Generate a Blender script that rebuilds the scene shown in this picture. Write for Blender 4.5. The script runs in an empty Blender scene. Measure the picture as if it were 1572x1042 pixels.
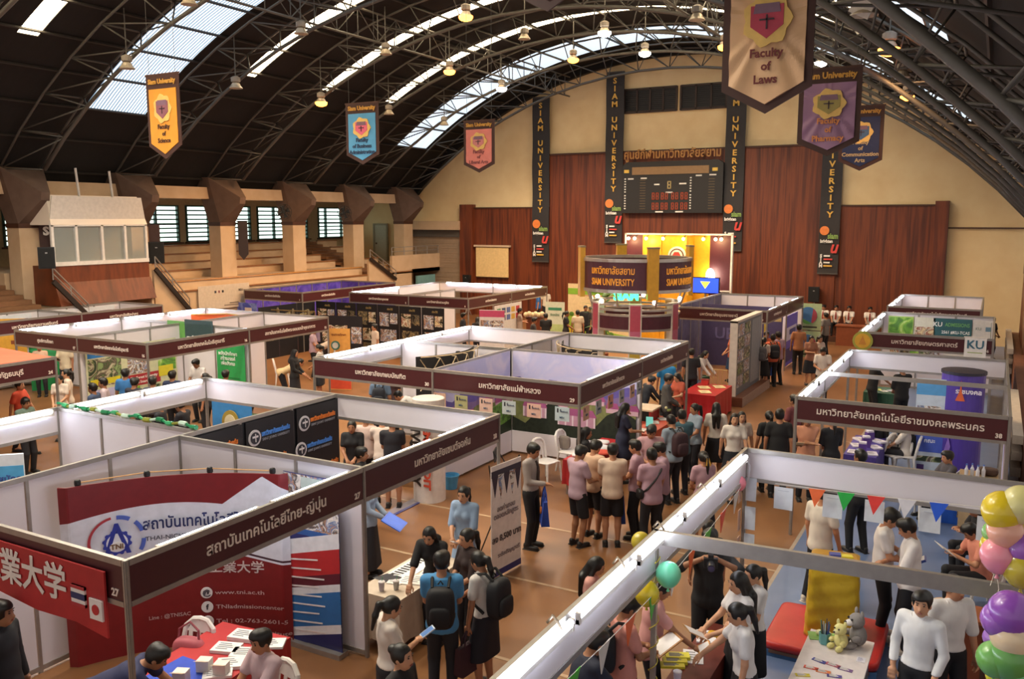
import bpy, bmesh, math, random
import numpy as np
from mathutils import Vector, Matrix
random.seed(7)
SC = bpy.context.scene
COL = SC.collection
# ------------------------------------------------------------------ camera
F_PX, YAW, PITCH, CAM_H = 1335.0, 0.506, 0.139, 5.55
_cy, _sy, _cp, _sp = math.cos(YAW), math.sin(YAW), math.cos(PITCH), math.sin(PITCH)
FW = np.array([-_sy*_cp, _cy*_cp, -_sp]); RT = np.array([_cy, _sy, 0.0]); UP = np.cross(RT, FW)
cam = bpy.data.cameras.new('camera'); cam.sensor_width = 36.0; cam.lens = F_PX/1572*36; cam.clip_end = 200
camo = bpy.data.objects.new('camera', cam); COL.objects.link(camo)
camo.matrix_world = Matrix(((RT[0], UP[0], -FW[0], 0), (RT[1], UP[1], -FW[1], 0), (RT[2], UP[2], -FW[2], CAM_H), (0, 0, 0, 1)))
SC.camera = camo
# ------------------------------------------------------------------ world, exposure
wd = bpy.data.worlds.new('world'); SC.world = wd; wd.use_nodes = True
wd.node_tree.nodes['Background'].inputs[0].default_value = (1.0, 0.93, 0.86, 1)
wd.node_tree.nodes['Background'].inputs[1].default_value = 0.42  # added soft ambient fill, coming in by the unbuilt end behind the camera
SC.view_settings.view_transform = 'Standard'; SC.view_settings.look = 'None'
SC.view_settings.exposure = 0.68; SC.view_settings.gamma = 1.0
SC.cycles.use_denoising = True
SC.cycles.max_bounces = 6; SC.cycles.diffuse_bounces = 3; SC.cycles.glossy_bounces = 2; SC.cycles.transparent_max_bounces = 6
SC.cycles.sample_clamp_indirect = 4.0
LAMP_W = 760.0        # hall lamps that burn
SKY_E = 1.1           # translucent roof sheets
STRIP_E = 9.0
TUBE_E = 28.0         # fluorescent tubes on the booths

def ray(px, py): return FW*F_PX + RT*(px-786) - UP*(py-521)
def G(px, py, z=0.0):
    d = ray(px, py); t = (z-CAM_H)/d[2]; p = d*t; return (float(p[0]), float(p[1]), z)
def PYp(px, py, Y):
    d = ray(px, py); p = d*(Y/d[1]); return (float(p[0]), Y, float(p[2]+CAM_H))
def PXp(px, py, X):
    d = ray(px, py); p = d*(X/d[0]); return (X, float(p[1]), float(p[2]+CAM_H))
def CYL(px, py, R, za, xc=-14.6):
    d = ray(px, py); zc = za-R; oz = CAM_H-zc
    a = d[0]**2+d[2]**2; b = 2*(-xc*d[0]+oz*d[2]); c = xc*xc+oz*oz-R*R
    t = (-b+math.sqrt(b*b-4*a*c))/2/a
    return (float(d[0]*t), float(d[1]*t), float(CAM_H+d[2]*t))
# ------------------------------------------------------------------ materials
def lin(c):
    if isinstance(c, str): c = tuple(int(c[i:i+2], 16) for i in (0, 2, 4))
    return tuple(((x/255)/12.92 if x/255 <= 0.04045 else ((x/255+0.055)/1.055)**2.4) for x in c)
_M = {}
def M(c, rough=0.6, metal=0.0, var=0.07, scale=9.0, emit=0.0, alpha=1.0, coat=0.0):
    key = (c, rough, metal, var, scale, emit, alpha, coat)
    if key in _M: return _M[key]
    m = bpy.data.materials.new('paint_%s' % (c if isinstance(c, str) else '%d_%d_%d' % tuple(c))); _M[key] = m
    m.use_nodes = True; nt = m.node_tree; b = nt.nodes['Principled BSDF']
    l = lin(c)
    b.inputs['Base Color'].default_value = (*l, 1); b.inputs['Roughness'].default_value = rough; b.inputs['Metallic'].default_value = metal
    if emit:
        b.inputs['Emission Color'].default_value = (*l, 1); b.inputs['Emission Strength'].default_value = emit
    if alpha < 1: b.inputs['Alpha'].default_value = alpha
    if coat: b.inputs['Coat Weight'].default_value = coat
    if var:
        tc = nt.nodes.new('ShaderNodeTexCoord'); n = nt.nodes.new('ShaderNodeTexNoise'); r = nt.nodes.new('ShaderNodeValToRGB')
        n.inputs['Scale'].default_value = scale; n.inputs['Detail'].default_value = 3
        nt.links.new(tc.outputs['Object'], n.inputs['Vector']); nt.links.new(n.outputs['Fac'], r.inputs['Fac'])
        r.color_ramp.elements[0].position = 0.3; r.color_ramp.elements[1].position = 0.7
        r.color_ramp.elements[0].color = (*[x*(1-var) for x in l], 1); r.color_ramp.elements[1].color = (*[min(1, x*(1+var)) for x in l], 1)
        nt.links.new(r.outputs['Color'], b.inputs['Base Color'])
    return m
def ramp_mat(name, cols, scale=(1, 1, 1), rough=0.6, kind='noise', nscale=6.0, detail=4.0, bump=0.0, pos=None, interp='LINEAR', emit=0.0, dist=0.0, coord='Object'):
    """A procedural texture run through a colour ramp."""
    if name in _M: return _M[name]
    m = bpy.data.materials.new(name); _M[name] = m; m.use_nodes = True; nt = m.node_tree; b = nt.nodes['Principled BSDF']
    tc = nt.nodes.new('ShaderNodeTexCoord'); mp = nt.nodes.new('ShaderNodeMapping'); mp.inputs['Scale'].default_value = scale
    nt.links.new(tc.outputs[coord], mp.inputs['Vector'])
    if kind == 'noise':
        t = nt.nodes.new('ShaderNodeTexNoise'); t.inputs['Scale'].default_value = nscale; t.inputs['Detail'].default_value = detail; out = t.outputs['Fac']
        t.inputs['Distortion'].default_value = dist
    elif kind == 'voronoi':
        t = nt.nodes.new('ShaderNodeTexVoronoi'); t.inputs['Scale'].default_value = nscale; out = t.outputs['Color']
        g = nt.nodes.new('ShaderNodeSeparateColor'); nt.links.new(out, g.inputs['Color']); out = g.outputs['Red']
    else:
        t = nt.nodes.new('ShaderNodeTexWave'); t.wave_type = 'BANDS'; t.bands_direction = kind[-1].upper(); t.inputs['Scale'].default_value = nscale
        t.inputs['Distortion'].default_value = dist; t.inputs['Detail'].default_value = detail; out = t.outputs['Fac']
    nt.links.new(mp.outputs['Vector'], t.inputs['Vector'])
    r = nt.nodes.new('ShaderNodeValToRGB'); cr = r.color_ramp; cr.interpolation = interp
    n = len(cols)
    for i, c in enumerate(cols):
        p = pos[i] if pos else (0.25+0.5*i/max(1, n-1))
        e = cr.elements[i] if i < 2 else cr.elements.new(min(1, p))
        e.position = p; e.color = (*lin(c), 1)
    nt.links.new(out, r.inputs['Fac']); nt.links.new(r.outputs['Color'], b.inputs['Base Color'])
    b.inputs['Roughness'].default_value = rough
    if bump:
        bp = nt.nodes.new('ShaderNodeBump'); bp.inputs['Strength'].default_value = bump
        nt.links.new(out, bp.inputs['Height']); nt.links.new(bp.outputs['Normal'], b.inputs['Normal'])
    if emit:
        nt.links.new(r.outputs['Color'], b.inputs['Emission Color']); b.inputs['Emission Strength'].default_value = emit
    return m
# ------------------------------------------------------------------ mesh builder
class MB:
    def __init__(s): s.v = []; s.f = []; s.mi = []
    def add(s, vs, fs, mi=0):
        n = len(s.v); s.v.extend(tuple(float(c) for c in p) for p in vs); s.f.extend(tuple(i+n for i in f) for f in fs); s.mi.extend([mi]*len(fs)); return s
    def box(s, x0, x1, y0, y1, z0, z1, mi=0):
        if x0 > x1: x0, x1 = x1, x0
        if y0 > y1: y0, y1 = y1, y0
        if z0 > z1: z0, z1 = z1, z0
        return s.add([(x0, y0, z0), (x1, y0, z0), (x1, y1, z0), (x0, y1, z0), (x0, y0, z1), (x1, y0, z1), (x1, y1, z1), (x0, y1, z1)],
              [(0, 3, 2, 1), (4, 5, 6, 7), (0, 1, 5, 4), (1, 2, 6, 5), (2, 3, 7, 6), (3, 0, 4, 7)], mi)
    def bar(s, p, q, w, h, mi=0, up=(0, 0, 1)):
        p = Vector(p); q = Vector(q); d = (q-p).normalized(); u = Vector(up)
        if abs(d.dot(u)) > 0.98: u = Vector((0, 1, 0))
        a = d.cross(u).normalized()*w/2; b = a.cross(d).normalized()*h/2
        vs = [p-a-b, p+a-b, p+a+b, p-a+b, q-a-b, q+a-b, q+a+b, q-a+b]
        return s.add(vs, [(0, 3, 2, 1)[::-1], (4, 5, 6, 7)[::-1], (0, 1, 5, 4)[::-1], (1, 2, 6, 5)[::-1], (2, 3, 7, 6)[::-1], (3, 0, 4, 7)[::-1]], mi)
    def tube(s, pts, r, n=6, mi=0, r2=None):
        P = [Vector(p) for p in pts]; m = len(P); vs = []; fs = []
        prev = None
        for i, p in enumerate(P):
            d = (P[min(i+1, m-1)]-P[max(i-1, 0)]).normalized()
            if prev is None:
                u = Vector((0, 0, 1)) if abs(d.z) < 0.9 else Vector((1, 0, 0))
                a = d.cross(u).normalized()
            else:
                a = (prev-d*prev.dot(d)).normalized()
            prev = a; b = d.cross(a)
            rr = r if r2 is None else r+(r2-r)*i/(m-1)
            for k in range(n):
                t = 2*math.pi*k/n; vs.append(p+(a*math.cos(t)+b*math.sin(t))*rr)
        for i in range(m-1):
            for k in range(n):
                fs.append((i*n+k, i*n+(k+1) % n, (i+1)*n+(k+1) % n, (i+1)*n+k))
        fs.append(tuple(range(n))[::-1]); fs.append(tuple((m-1)*n+k for k in range(n)))
        return s.add(vs, fs, mi)
    def lathe(s, prof, n=16, c=(0, 0, 0), mi=0):
        vs = []; fs = []
        for r, z in prof:
            for k in range(n):
                t = 2*math.pi*k/n; vs.append((c[0]+r*math.cos(t), c[1]+r*math.sin(t), c[2]+z))
        m = len(prof)
        for i in range(m-1):
            for k in range(n): fs.append((i*n+k, i*n+(k+1) % n, (i+1)*n+(k+1) % n, (i+1)*n+k))
        fs.append(tuple(range(n))[::-1]); fs.append(tuple((m-1)*n+k for k in range(n)))
        return s.add(vs, fs, mi)
    def prism(s, poly, a, b, axis='y', mi=0):
        """poly: 2D outline (counter-clockwise seen from -axis side), swept from a to b along axis."""
        n = len(poly)
        def mk(p, t): return {'y': (p[0], t, p[1]), 'x': (t, p[0], p[1]), 'z': (p[0], p[1], t)}[axis]
        vs = [mk(p, a) for p in poly]+[mk(p, b) for p in poly]
        fs = [tuple(range(n)), tuple(range(2*n-1, n-1, -1))]+[(i, n+i, n+(i+1) % n, (i+1) % n) for i in range(n)]
        return s.add(vs, fs, mi)
    def ball(s, c, rx, ry=None, rz=None, n=14, m=9, e=1.0, mi=0):
        """ellipsoid; e<1 squares it off (superquadric)."""
        ry = rx if ry is None else ry; rz = rx if rz is None else rz
        def pw(x): return math.copysign(abs(x)**e, x)
        vs = [(c[0], c[1], c[2]-rz)]; fs = []
        for i in range(1, m):
            t = -math.pi/2+math.pi*i/m
            for k in range(n):
                u = 2*math.pi*k/n
                vs.append((c[0]+rx*pw(math.cos(t))*pw(math.cos(u)), c[1]+ry*pw(math.cos(t))*pw(math.sin(u)), c[2]+rz*pw(math.sin(t))))
        vs.append((c[0], c[1], c[2]+rz)); L = len(vs)-1
        for k in range(n): fs.append((0, 1+(k+1) % n, 1+k))
        for i in range(m-2):
            for k in range(n):
                a = 1+i*n; fs.append((a+k, a+(k+1) % n, a+n+(k+1) % n, a+n+k))
        a = 1+(m-2)*n
        for k in range(n): fs.append((a+k, a+(k+1) % n, L))
        return s.add(vs, fs, mi)
    def disc(s, c, r, axis='y', n=18, mi=0, t=0.006, sx=1.0):
        poly = [(c['xyz'.index('x' if axis != 'x' else 'y')]+sx*r*math.cos(2*math.pi*k/n), (c[2] if axis != 'z' else c[1])+r*math.sin(2*math.pi*k/n)) for k in range(n)]
        k = 'xyz'.index(axis); return s.prism(poly, c[k]-t, c[k]+t, axis, mi)
    def hull(s, pts, mi=0):
        bm = bmesh.new()
        for p in pts: bm.verts.new(p)
        bmesh.ops.convex_hull(bm, input=bm.verts)
        bm.verts.index_update()
        s.add([v.co[:] for v in bm.verts], [[v.index for v in f.verts] for f in bm.faces], mi); bm.free(); return s
    def mesh(s, name):
        me = bpy.data.meshes.new(name); me.from_pydata(s.v, [], s.f)
        if any(s.mi): me.polygons.foreach_set('material_index', s.mi)
        return me
    def build(s, name, mats, parent=None, loc=None, rot=0.0, smooth=False, fix=True):
        me = s.mesh(name)
        for m in (mats if isinstance(mats, (list, tuple)) else [mats]): me.materials.append(m)
        if fix:
            bm = bmesh.new(); bm.from_mesh(me); bmesh.ops.recalc_face_normals(bm, faces=bm.faces); bm.to_mesh(me); bm.free()
        if smooth: me.polygons.foreach_set('use_smooth', [True]*len(me.polygons))
        return link(name, me, parent, loc, rot)
def link(name, me, parent=None, loc=None, rot=0.0):
    o = bpy.data.objects.new(name, me); COL.objects.link(o)
    if parent: o.parent = parent
    if loc is not None: o.location = loc
    if rot: o.rotation_euler = (0, 0, rot)
    return o
def tag(o, label=None, cat=None, group=None, kind=None):
    if label: o['label'] = label
    if cat: o['category'] = cat
    if group: o['group'] = group
    if kind: o['kind'] = kind
    return o
def thing(name, label, cat, loc=(0, 0, 0), rot=0.0, group=None):
    o = bpy.data.objects.new(name, None); COL.objects.link(o); o.location = loc; o.rotation_euler = (0, 0, rot); o.empty_display_size = 0.1
    return tag(o, label, cat, group)
def struct(o): o['kind'] = 'structure'; return o
_T = {}
def text(body, name, mat, size=0.2, width=None, parent=None, M4=None, bold=0.0, depth=0.004, align='CENTER', space=1.0, lsp=1.0, shear=0.0):
    """Lettering as a mesh in the xy plane of M4 (x along the line, y up)."""
    key = (body, size, width, bold, depth, align, space, lsp, shear)
    if key not in _T:
        c = bpy.data.curves.new(name, 'FONT'); c.body = body; c.size = size; c.align_x = align; c.align_y = 'CENTER'
        c.resolution_u = 2; c.offset = bold; c.extrude = depth; c.space_character = space; c.space_line = lsp; c.shear = shear
        o = bpy.data.objects.new(name, c); COL.objects.link(o); bpy.context.view_layer.update()
        me = bpy.data.meshes.new_from_object(o.evaluated_get(bpy.context.evaluated_depsgraph_get()))
        bpy.data.objects.remove(o); bpy.data.curves.remove(c)
        if width and len(me.vertices):
            xs = [v.co.x for v in me.vertices]; w = max(xs)-min(xs)
            if w > 1e-6:
                for v in me.vertices: v.co.x *= width/w
        me.materials.clear(); _T[key] = me
    me = _T[key].copy(); me.materials.append(mat)
    o = link(name, me, parent)
    if M4 is not None: o.matrix_basis = M4
    return o
def face_mat(loc, d):
    """Frame of something seen from direction d ('S','N','E','W' or an angle): x to the viewer's right, y up."""
    ang = {'S': 0.0, 'E': math.pi/2, 'N': math.pi, 'W': -math.pi/2}.get(d, d)
    return Matrix.Translation(loc) @ Matrix.Rotation(ang, 4, 'Z') @ Matrix.Rotation(math.pi/2, 4, 'X')
def copy_tree(o, parent=None):
    c = o.copy(); COL.objects.link(c)
    if parent: c.parent = parent
    for ch in list(o.children): copy_tree(ch, c)
    return c
# ================================================================== the hall
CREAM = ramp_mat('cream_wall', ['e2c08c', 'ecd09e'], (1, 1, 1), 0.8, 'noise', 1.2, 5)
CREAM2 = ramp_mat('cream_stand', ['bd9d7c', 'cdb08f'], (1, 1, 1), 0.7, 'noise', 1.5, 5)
DARKROOF = ramp_mat('dark_roof_lining', ['0d0907', '160f0c'], (1, 6, 1), 0.85, 'noise', 1.0, 4)
STEEL = M('59554f', 0.55, 0.1)
CONC = ramp_mat('brown_concrete', ['5f4a3f', '6f584b'], (1, 1, 1), 0.85, 'noise', 3, 5)
BROWN = M('4a2a1a', 0.6)
def wood_mat(name, cols, sc):
    m = ramp_mat(name, cols, sc, 0.5, 'noise', 1.0, 5, pos=[0.3, 0.45, 0.55, 0.72]); return m
WOOD = wood_mat('wood_cladding', ['451c0d', '642d17', '78391b', '552411'], (5.5, 1, 0.28))
WOODB = wood_mat('wood_board', ['54260f', '6b3217', '7a3b1d', '5c2a12'], (1, 3, 0.6))
WHITE = M('e2dcd6', 0.5); OFFWHITE = M('cfc6bd', 0.6); BLACK = M('131214', 0.5); ALU = M('a39d97', 0.35, 0.6); GREEN_F = M('1d4a45', 0.5)
# floor
o = MB().box(-38, 8, -5, 43.4, -0.2, 0).build('floor', ramp_mat('court_floor', ['6f4a2c', '855a37', '7b5230'], (1, 1, 1), 0.42, 'noise', 0.5, 6)); struct(o)
o = MB().box(-2.66, 0.75, 0, 43, -0.05, 0.006).build('floor_apron', ramp_mat('blue_apron', ['56698c', '64769a', '4c658f'], (1, 1, 1), 0.3, 'noise', 0.8, 6)); struct(o)
LINE = M('ab8f72', 0.5, var=.25, scale=3)
for y, x0, x1 in ((9.03, -9.6, -2.72), (11.3, -9.4, -2.72), (13.53, -13, -2.72), (22.6, -16.5, -2.72)):
    struct(MB().box(x0, x1, y-0.03, y+0.03, -0.02, 0.004).build('floor_line', LINE))
struct(MB().box(-2.72, -2.66, 2, 42, -0.02, 0.005).build('floor_line', M('9d8f80', 0.5)))
# end wall
XC, RW, ZA = -14.6, 21.5, 13.5
def arch_z(x, R=RW, za=ZA): 
    d = R*R-(x-XC)**2; return za-R+math.sqrt(max(d, 0.0))
pts = [(-36, 0), (6.5, 0), (6.5, 6.6)]
xs = np.linspace(1.25, -30.45, 41)
pts += [(x, arch_z(x)) for x in xs]+[(-36, 6.6)]
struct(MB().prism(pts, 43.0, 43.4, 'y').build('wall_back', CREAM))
ring = [(x, arch_z(x)) for x in np.linspace(-30.6, 1.4, 41)]+[(x, arch_z(x, 22.3, 14.3)) for x in np.linspace(1.9, -31.1, 41)]
struct(MB().prism(ring, 42.7, 43.02, 'y').build('trim_1', M('0e0b0a', 0.8)))
struct(MB().box(-27.0, -2.0, 42.82, 43.0, 0, 6.12).build('wall_cladding', WOOD))
struct(MB().box(-21.35, -6.5, 42.72, 42.9, 0, 8.92).build('wall_cladding', WOOD))
struct(MB().box(-27.05, -26.2, 42.6, 43.0, 0, 6.3).build('wall_cladding', WOOD))
struct(MB().box(-2.45, -1.9, 42.55, 43.0, 0, 6.28).build('wall_cladding', WOOD))
struct(MB().box(-21.35, -6.5, 42.66, 42.95, 8.86, 8.95).build('trim_2', BROWN))
struct(MB().box(-27.1, -21.3, 42.78, 42.97, 6.06, 6.14).build('trim_3', BROWN))
struct(MB().box(-6.6, -2.4, 42.78, 42.97, 6.06, 6.14).build('trim_4', BROWN))
struct(MB().box(-31.2, -27.02, 42.4, 43.0, 4.86, 5.36).build('trim_5', CREAM2))
struct(MB().box(-1.9, 6, 42.9, 43.0, 5.08, 5.14).build('trim_6', BROWN))
struct(MB().box(-31.3, -30.6, 42.2, 43.0, 0, 4.9).build('pillar', CREAM2))
# roller shutter, door to the balcony
mb = MB()
for i in range(34): mb.box(-30.6, -27.05, 42.84-0.02*(i % 2), 42.97, 0.14*i, 0.14*i+0.137)
d1 = struct(mb.build('door_1', M('a08973', 0.5, 0.1)))
o = MB().box(-30.6, -27.05, 42.7, 42.95, 4.45, 4.86).build('shutter_housing', M('57504a', 0.6), d1)
d2 = struct(MB().box(-33.4, -32.5, 42.9, 43.0, 2.95, 5.1).build('door_2', M('b7b29b', 0.6)))
MB().box(-33.5, -32.4, 42.86, 42.95, 5.1, 5.2).box(-33.5, -33.4, 42.86, 42.95, 2.95, 5.1).box(-32.5, -32.4, 42.86, 42.95, 2.95, 5.1).build('door_frame', M('93896f', 0.6), d2)
MB().ball((-33.25, 42.85, 4.0), 0.05).build('door_handle', BROWN, d2)
# ------------------------------------------------------------------ roof
RR, ZR = 21.9, 13.9
ANG0 = math.asin(16.4/RR)
def roof_pt(a, R=RR): return (XC+R*math.sin(a), ZR-RR+R*math.cos(a))
def vault(a0, a1, y0, y1, R, th, n):
    mb = MB(); aa = np.linspace(a0, a1, n+1)
    for i in range(n):
        p = [roof_pt(aa[i], R), roof_pt(aa[i+1], R), roof_pt(aa[i+1], R+th), roof_pt(aa[i], R+th)]
        mb.prism(p, y0, y1, 'y')
    return mb
def ang(x): return math.asin((x-XC)/RR)
WIDE = [(19.9, 22.4), (37.9, 40.7)]; SLIT = [7.4, 11.9, 16.5, 25.3, 29.8, 34.2]
bands = [(a, b, ang(-28.0), ang(-1.2)) for a, b in WIDE]+[(y-0.33, y+0.33, ang(-25.6), ang(-3.6)) for y in SLIT]
bands.sort()
mb = MB(); y = -5.0
for (y0, y1, a0, a1) in bands:
    q = vault(-ANG0, ANG0, y, y0, RR, 0.1, 48); mb.add(q.v, q.f)
    q = vault(-ANG0, a0, y0, y1, RR, 0.1, 10); mb.add(q.v, q.f)
    q = vault(a1, ANG0, y0, y1, RR, 0.1, 10); mb.add(q.v, q.f)
    y = y1
q = vault(-ANG0, ANG0, y, 43.3, RR, 0.1, 48); mb.add(q.v, q.f)
struct(mb.build('ceiling', DARKROOF))
SKYM = ramp_mat('translucent_roof_sheet', ['5d7386', 'a9bccb', 'e6f1f8'], (0, 1, 0), 0.4, 'wave_y', 2.6, 2, emit=SKY_E, dist=1.5, pos=[0.1, 0.45, 0.85])
SLITM = M('ffe9bf', 0.4, emit=STRIP_E, var=0)
for i, (y0, y1, a0, a1) in enumerate(bands):
    wide = y1-y0 > 1
    o = struct(vault(a0, a1, y0, y1, RR+0.03, 0.02, 32).build('skylight', SKYM if wide else SLITM)); o.name = 'window_%d' % (i+20)
# purlins under the roof sheets
for k, a in enumerate(np.arange(-0.80, 0.81, 0.072)):
    x, z = roof_pt(a, RR-0.07)
    if z < 6.6: continue
    mb = MB().bar((x, -4.5, z), (x, 42.8, z), 0.06, 0.07, up=(math.sin(a), 0, math.cos(a)))
    struct(mb.build('roof_purlin', M('2b2622', 0.6)))
# trusses
ZCT = ZR-RR
def arc(R, a): return Vector((XC+R*math.sin(a), 0, ZCT+R*math.cos(a)))
def truss():
    mb = MB(); Rb, Ru = 20.65, 21.65
    n = 21; ab0, ab1 = -math.asin(14.0/Rb), math.asin(15.6/Rb); au0, au1 = -math.asin(15.4/Ru), math.asin(16.4/Ru)
    B = [arc(Rb, a) for a in np.linspace(ab0, ab1, n+1)]
    U = [arc(Ru, a) for a in np.linspace(au0, au1, n)]
    mb.tube(B, 0.065, 7)
    for s in (-0.72, 0.72):
        o = Vector((0, s, 0)); V = [p+o for p in U]
        mb.tube(V, 0.042, 5)
        for i in range(n):
            mb.tube([V[i], B[i]], 0.026, 4); mb.tube([V[i], B[i+1]], 0.026, 4)
    for i in range(n): mb.tube([U[i]+Vector((0, -0.72, 0)), U[i]+Vector((0, 0.72, 0))], 0.032, 4)
    return mb
T0 = None
TRY = [18.7+4.5*k for k in range(-2, 6)]
for y in TRY:
    if T0 is None:
        T0 = truss().build('roof_truss', STEEL, smooth=True); T0.location.y = y; struct(T0)
    else:
        o = T0.copy(); COL.objects.link(o); o.location.y = y
for x in (-20.2, -9.0):
    mb = MB(); zb = arch_z(x, 20.65, ZCT+20.65); zt = arch_z(x, 21.7, ZCT+21.7)-0.1
    mb.tube([(x, -4, zb), (x, 42.7, zb)], 0.045, 5); mb.tube([(x, -4, zt), (x, 42.7, zt)], 0.04, 5)
    ys = np.arange(-4, 42.7, 1.125)
    for i, y in enumerate(ys):
        mb.tube([(x, y, zb), (x, y, zt)], 0.022, 4)
        if i < len(ys)-1: mb.tube([(x, y, zb if i % 2 else zt), (x, ys[i+1], zt if i % 2 else zb)], 0.022, 4)
    struct(mb.build('roof_truss', STEEL))
# ------------------------------------------------------------------ left stand: pillars with flared heads
def haunch(mb, sx):
    X = lambda d: -30+d if sx < 0 else 0.8-d
    pts = [(X(dx), dy, 5.34) for dx in (-0.35, 0.35) for dy in (-0.43, 0.43)]
    pts += [(X(dx), dy, 7.28) for dx in (-0.7, 0.1) for dy in (-0.78, 0.78)]
    pts += [(X(1.35), dy, 6.42) for dy in (-0.16, 0.16)]+[(X(1.3), dy, 6.15) for dy in (-0.16, 0.16)]
    return mb.hull(pts)
for y in TRY:
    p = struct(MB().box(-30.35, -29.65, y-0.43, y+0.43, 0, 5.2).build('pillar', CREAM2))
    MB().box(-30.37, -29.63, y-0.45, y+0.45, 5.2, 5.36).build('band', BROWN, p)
    o = haunch(MB(), -1).build('flared_head', CONC, p, (0, y, 0))
# beam over the stand, soffit, window wall
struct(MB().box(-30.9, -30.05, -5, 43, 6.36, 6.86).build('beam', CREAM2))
struct(MB().box(-35.2, -30.4, -5, 43, 6.5, 6.6).build('ceiling_stand', OFFWHITE))
wins = [(20.9, 25.1), (25.5, 29.6), (30.0, 34.3), (34.75, 38.7), (39.6, 42.4)]
ys = [-5]+[v for w in wins for v in w]+[43]
mb = MB().box(-35.3, -35, -5, 43, 0, 4.37).box(-35.3, -35, -5, 43, 6.15, 6.6)
for i in range(0, len(ys), 2): mb.box(-35.3, -35, ys[i], ys[i+1], 4.37, 6.15)
struct(mb.build('wall_left', M('a99878', 0.8)))
PANE = M('dff5ea', 0.3, emit=1.7, var=0.05, scale=1.5)
for i, (a, b) in enumerate(wins):
    w = struct(MB().box(-35.22, -35.18, a, b, 4.37, 6.15).build('window_%d' % (i+1), PANE))
    mb = MB()
    for z in np.linspace(4.4, 6.12, 9): mb.box(-35.1, -34.96, a, b, z-0.036, z+0.036)
    for yy in (a+0.05, (a+b)/2-0.7, (a+b)/2+0.7, b-0.05): mb.box(-35.1, -34.95, yy-0.045, yy+0.045, 4.37, 6.15)
    mb.box(-35.1, -34.95, a, b, 5.2, 5.3)
    mb.build('louvre_frame', GREEN_F, w)
    MB().box(-35.05, -34.8, a-0.1, b+0.1, 4.3, 4.37).build('window_sill', BROWN, w)
# tiers of concrete benches
TIER = [(-28.6, 2.58), (-29.15, 2.95), (-30.95, 3.26), (-31.95, 3.56), (-32.95, 3.88), (-33.95, 4.22)]
def tiers(y0, y1):
    for i, (x, z) in enumerate(TIER):
        x1 = TIER[i+1][0] if i+1 < len(TIER) else -35
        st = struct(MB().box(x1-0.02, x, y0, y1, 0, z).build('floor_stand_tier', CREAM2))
        MB().box(x-0.1, x+0.05, y0, y1, z, z+0.055).build('bench_edge', M('8a5a35', 0.4) if i != 1 else M('b5834d', 0.25), st)
tiers(23.6, 36.3); tiers(38.3, 40.0); tiers(-5, 13.0)
# the gap left for the aisles: steps
def aisle(y0, y1):
    mb = MB(); n = 13
    for i in range(n):
        x = -28.6-6.4*i/n; z = 2.45+1.9*(i+1)/n
        mb.box(-35, x, y0, y1, 0, z)
    struct(mb.build('floor_aisle_steps', M('7c5639', 0.6)))
aisle(36.3, 38.3); aisle(13.0, 18.2)
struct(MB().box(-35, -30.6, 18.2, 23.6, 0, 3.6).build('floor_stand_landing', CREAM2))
# balcony at the far corner
b = struct(MB().box(-35, -28.6, 40.0, 43, 2.5, 2.7).build('floor_balcony', CREAM2))
MB().box(-28.75, -28.6, 38.2, 43, 2.5, 3.5).build('parapet', CREAM2, b)
mb = MB()
for yy in np.linspace(38.3, 42.8, 5): mb.tube([(-28.68, yy, 3.5), (-28.68, yy, 3.95)], 0.022, 6)
for z in (3.72, 3.95): mb.tube([(-28.68, 38.3, z), (-28.68, 42.8, z)], 0.022, 6)
mb.build('handrail', ALU, b)
struct(MB().box(-28.62, -28.5, 40.4, 42.2, 0, 2.3).build('door_3', M('6f9a9b', 0.4)))
# right stand: brown front, white bench boards, stair rail
RT_B = ramp_mat('right_stand_brown', ['6b3d22', '7d4a2b'], (1, 1, 1), 0.6, 'noise', 2, 4)
rs = struct(MB().box(0.75, 8, -5, 40, 0, 1.0).box(1.15, 8, -5, 40, 1.0, 1.3).build('floor_right_stand', RT_B))
for y0, y1 in ((20.0, 25.5), (33.5, 39.5)):
    for i in range(3): struct(MB().box(0.55, 0.74, y0, y1, 0.32+0.34*i, 0.5+0.34*i).build('trim_%d' % (10+i+(3 if y0 > 30 else 0)), M('d9c9b4', 0.5)))
st = struct(MB().prism([(33.5, 1.0), (39.2, 1.0), (39.2, 3.4)], 1.0, 2.4, 'x').build('floor_right_stair', RT_B))
mb = MB()
for t in (0, 0.33, 0.66, 1): mb.tube([(1.0, 33.5+5.7*t, 1+2.4*t), (1.0, 33.5+5.7*t, 1.9+2.4*t)], 0.025, 6)
for dz in (0.5, 0.9): mb.tube([(1.0, 33.5, 1+dz), (1.0, 39.2, 3.4+dz)], 0.025, 6)
mb.build('handrail', M('8a6a4d', 0.4, 0.3), st)
mb = MB()
for yy in (22.0, 25.2): mb.tube([(0.95, yy, 1.0), (0.95, yy, 1.95)], 0.03, 6)
for z in (1.5, 1.93): mb.tube([(0.95, 22.0, z), (0.95, 25.2, z)], 0.028, 6)
tag(mb.build('guard_rail', ALU), 'low steel guard rail with two bars on the right hand stand', 'railing')
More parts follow.
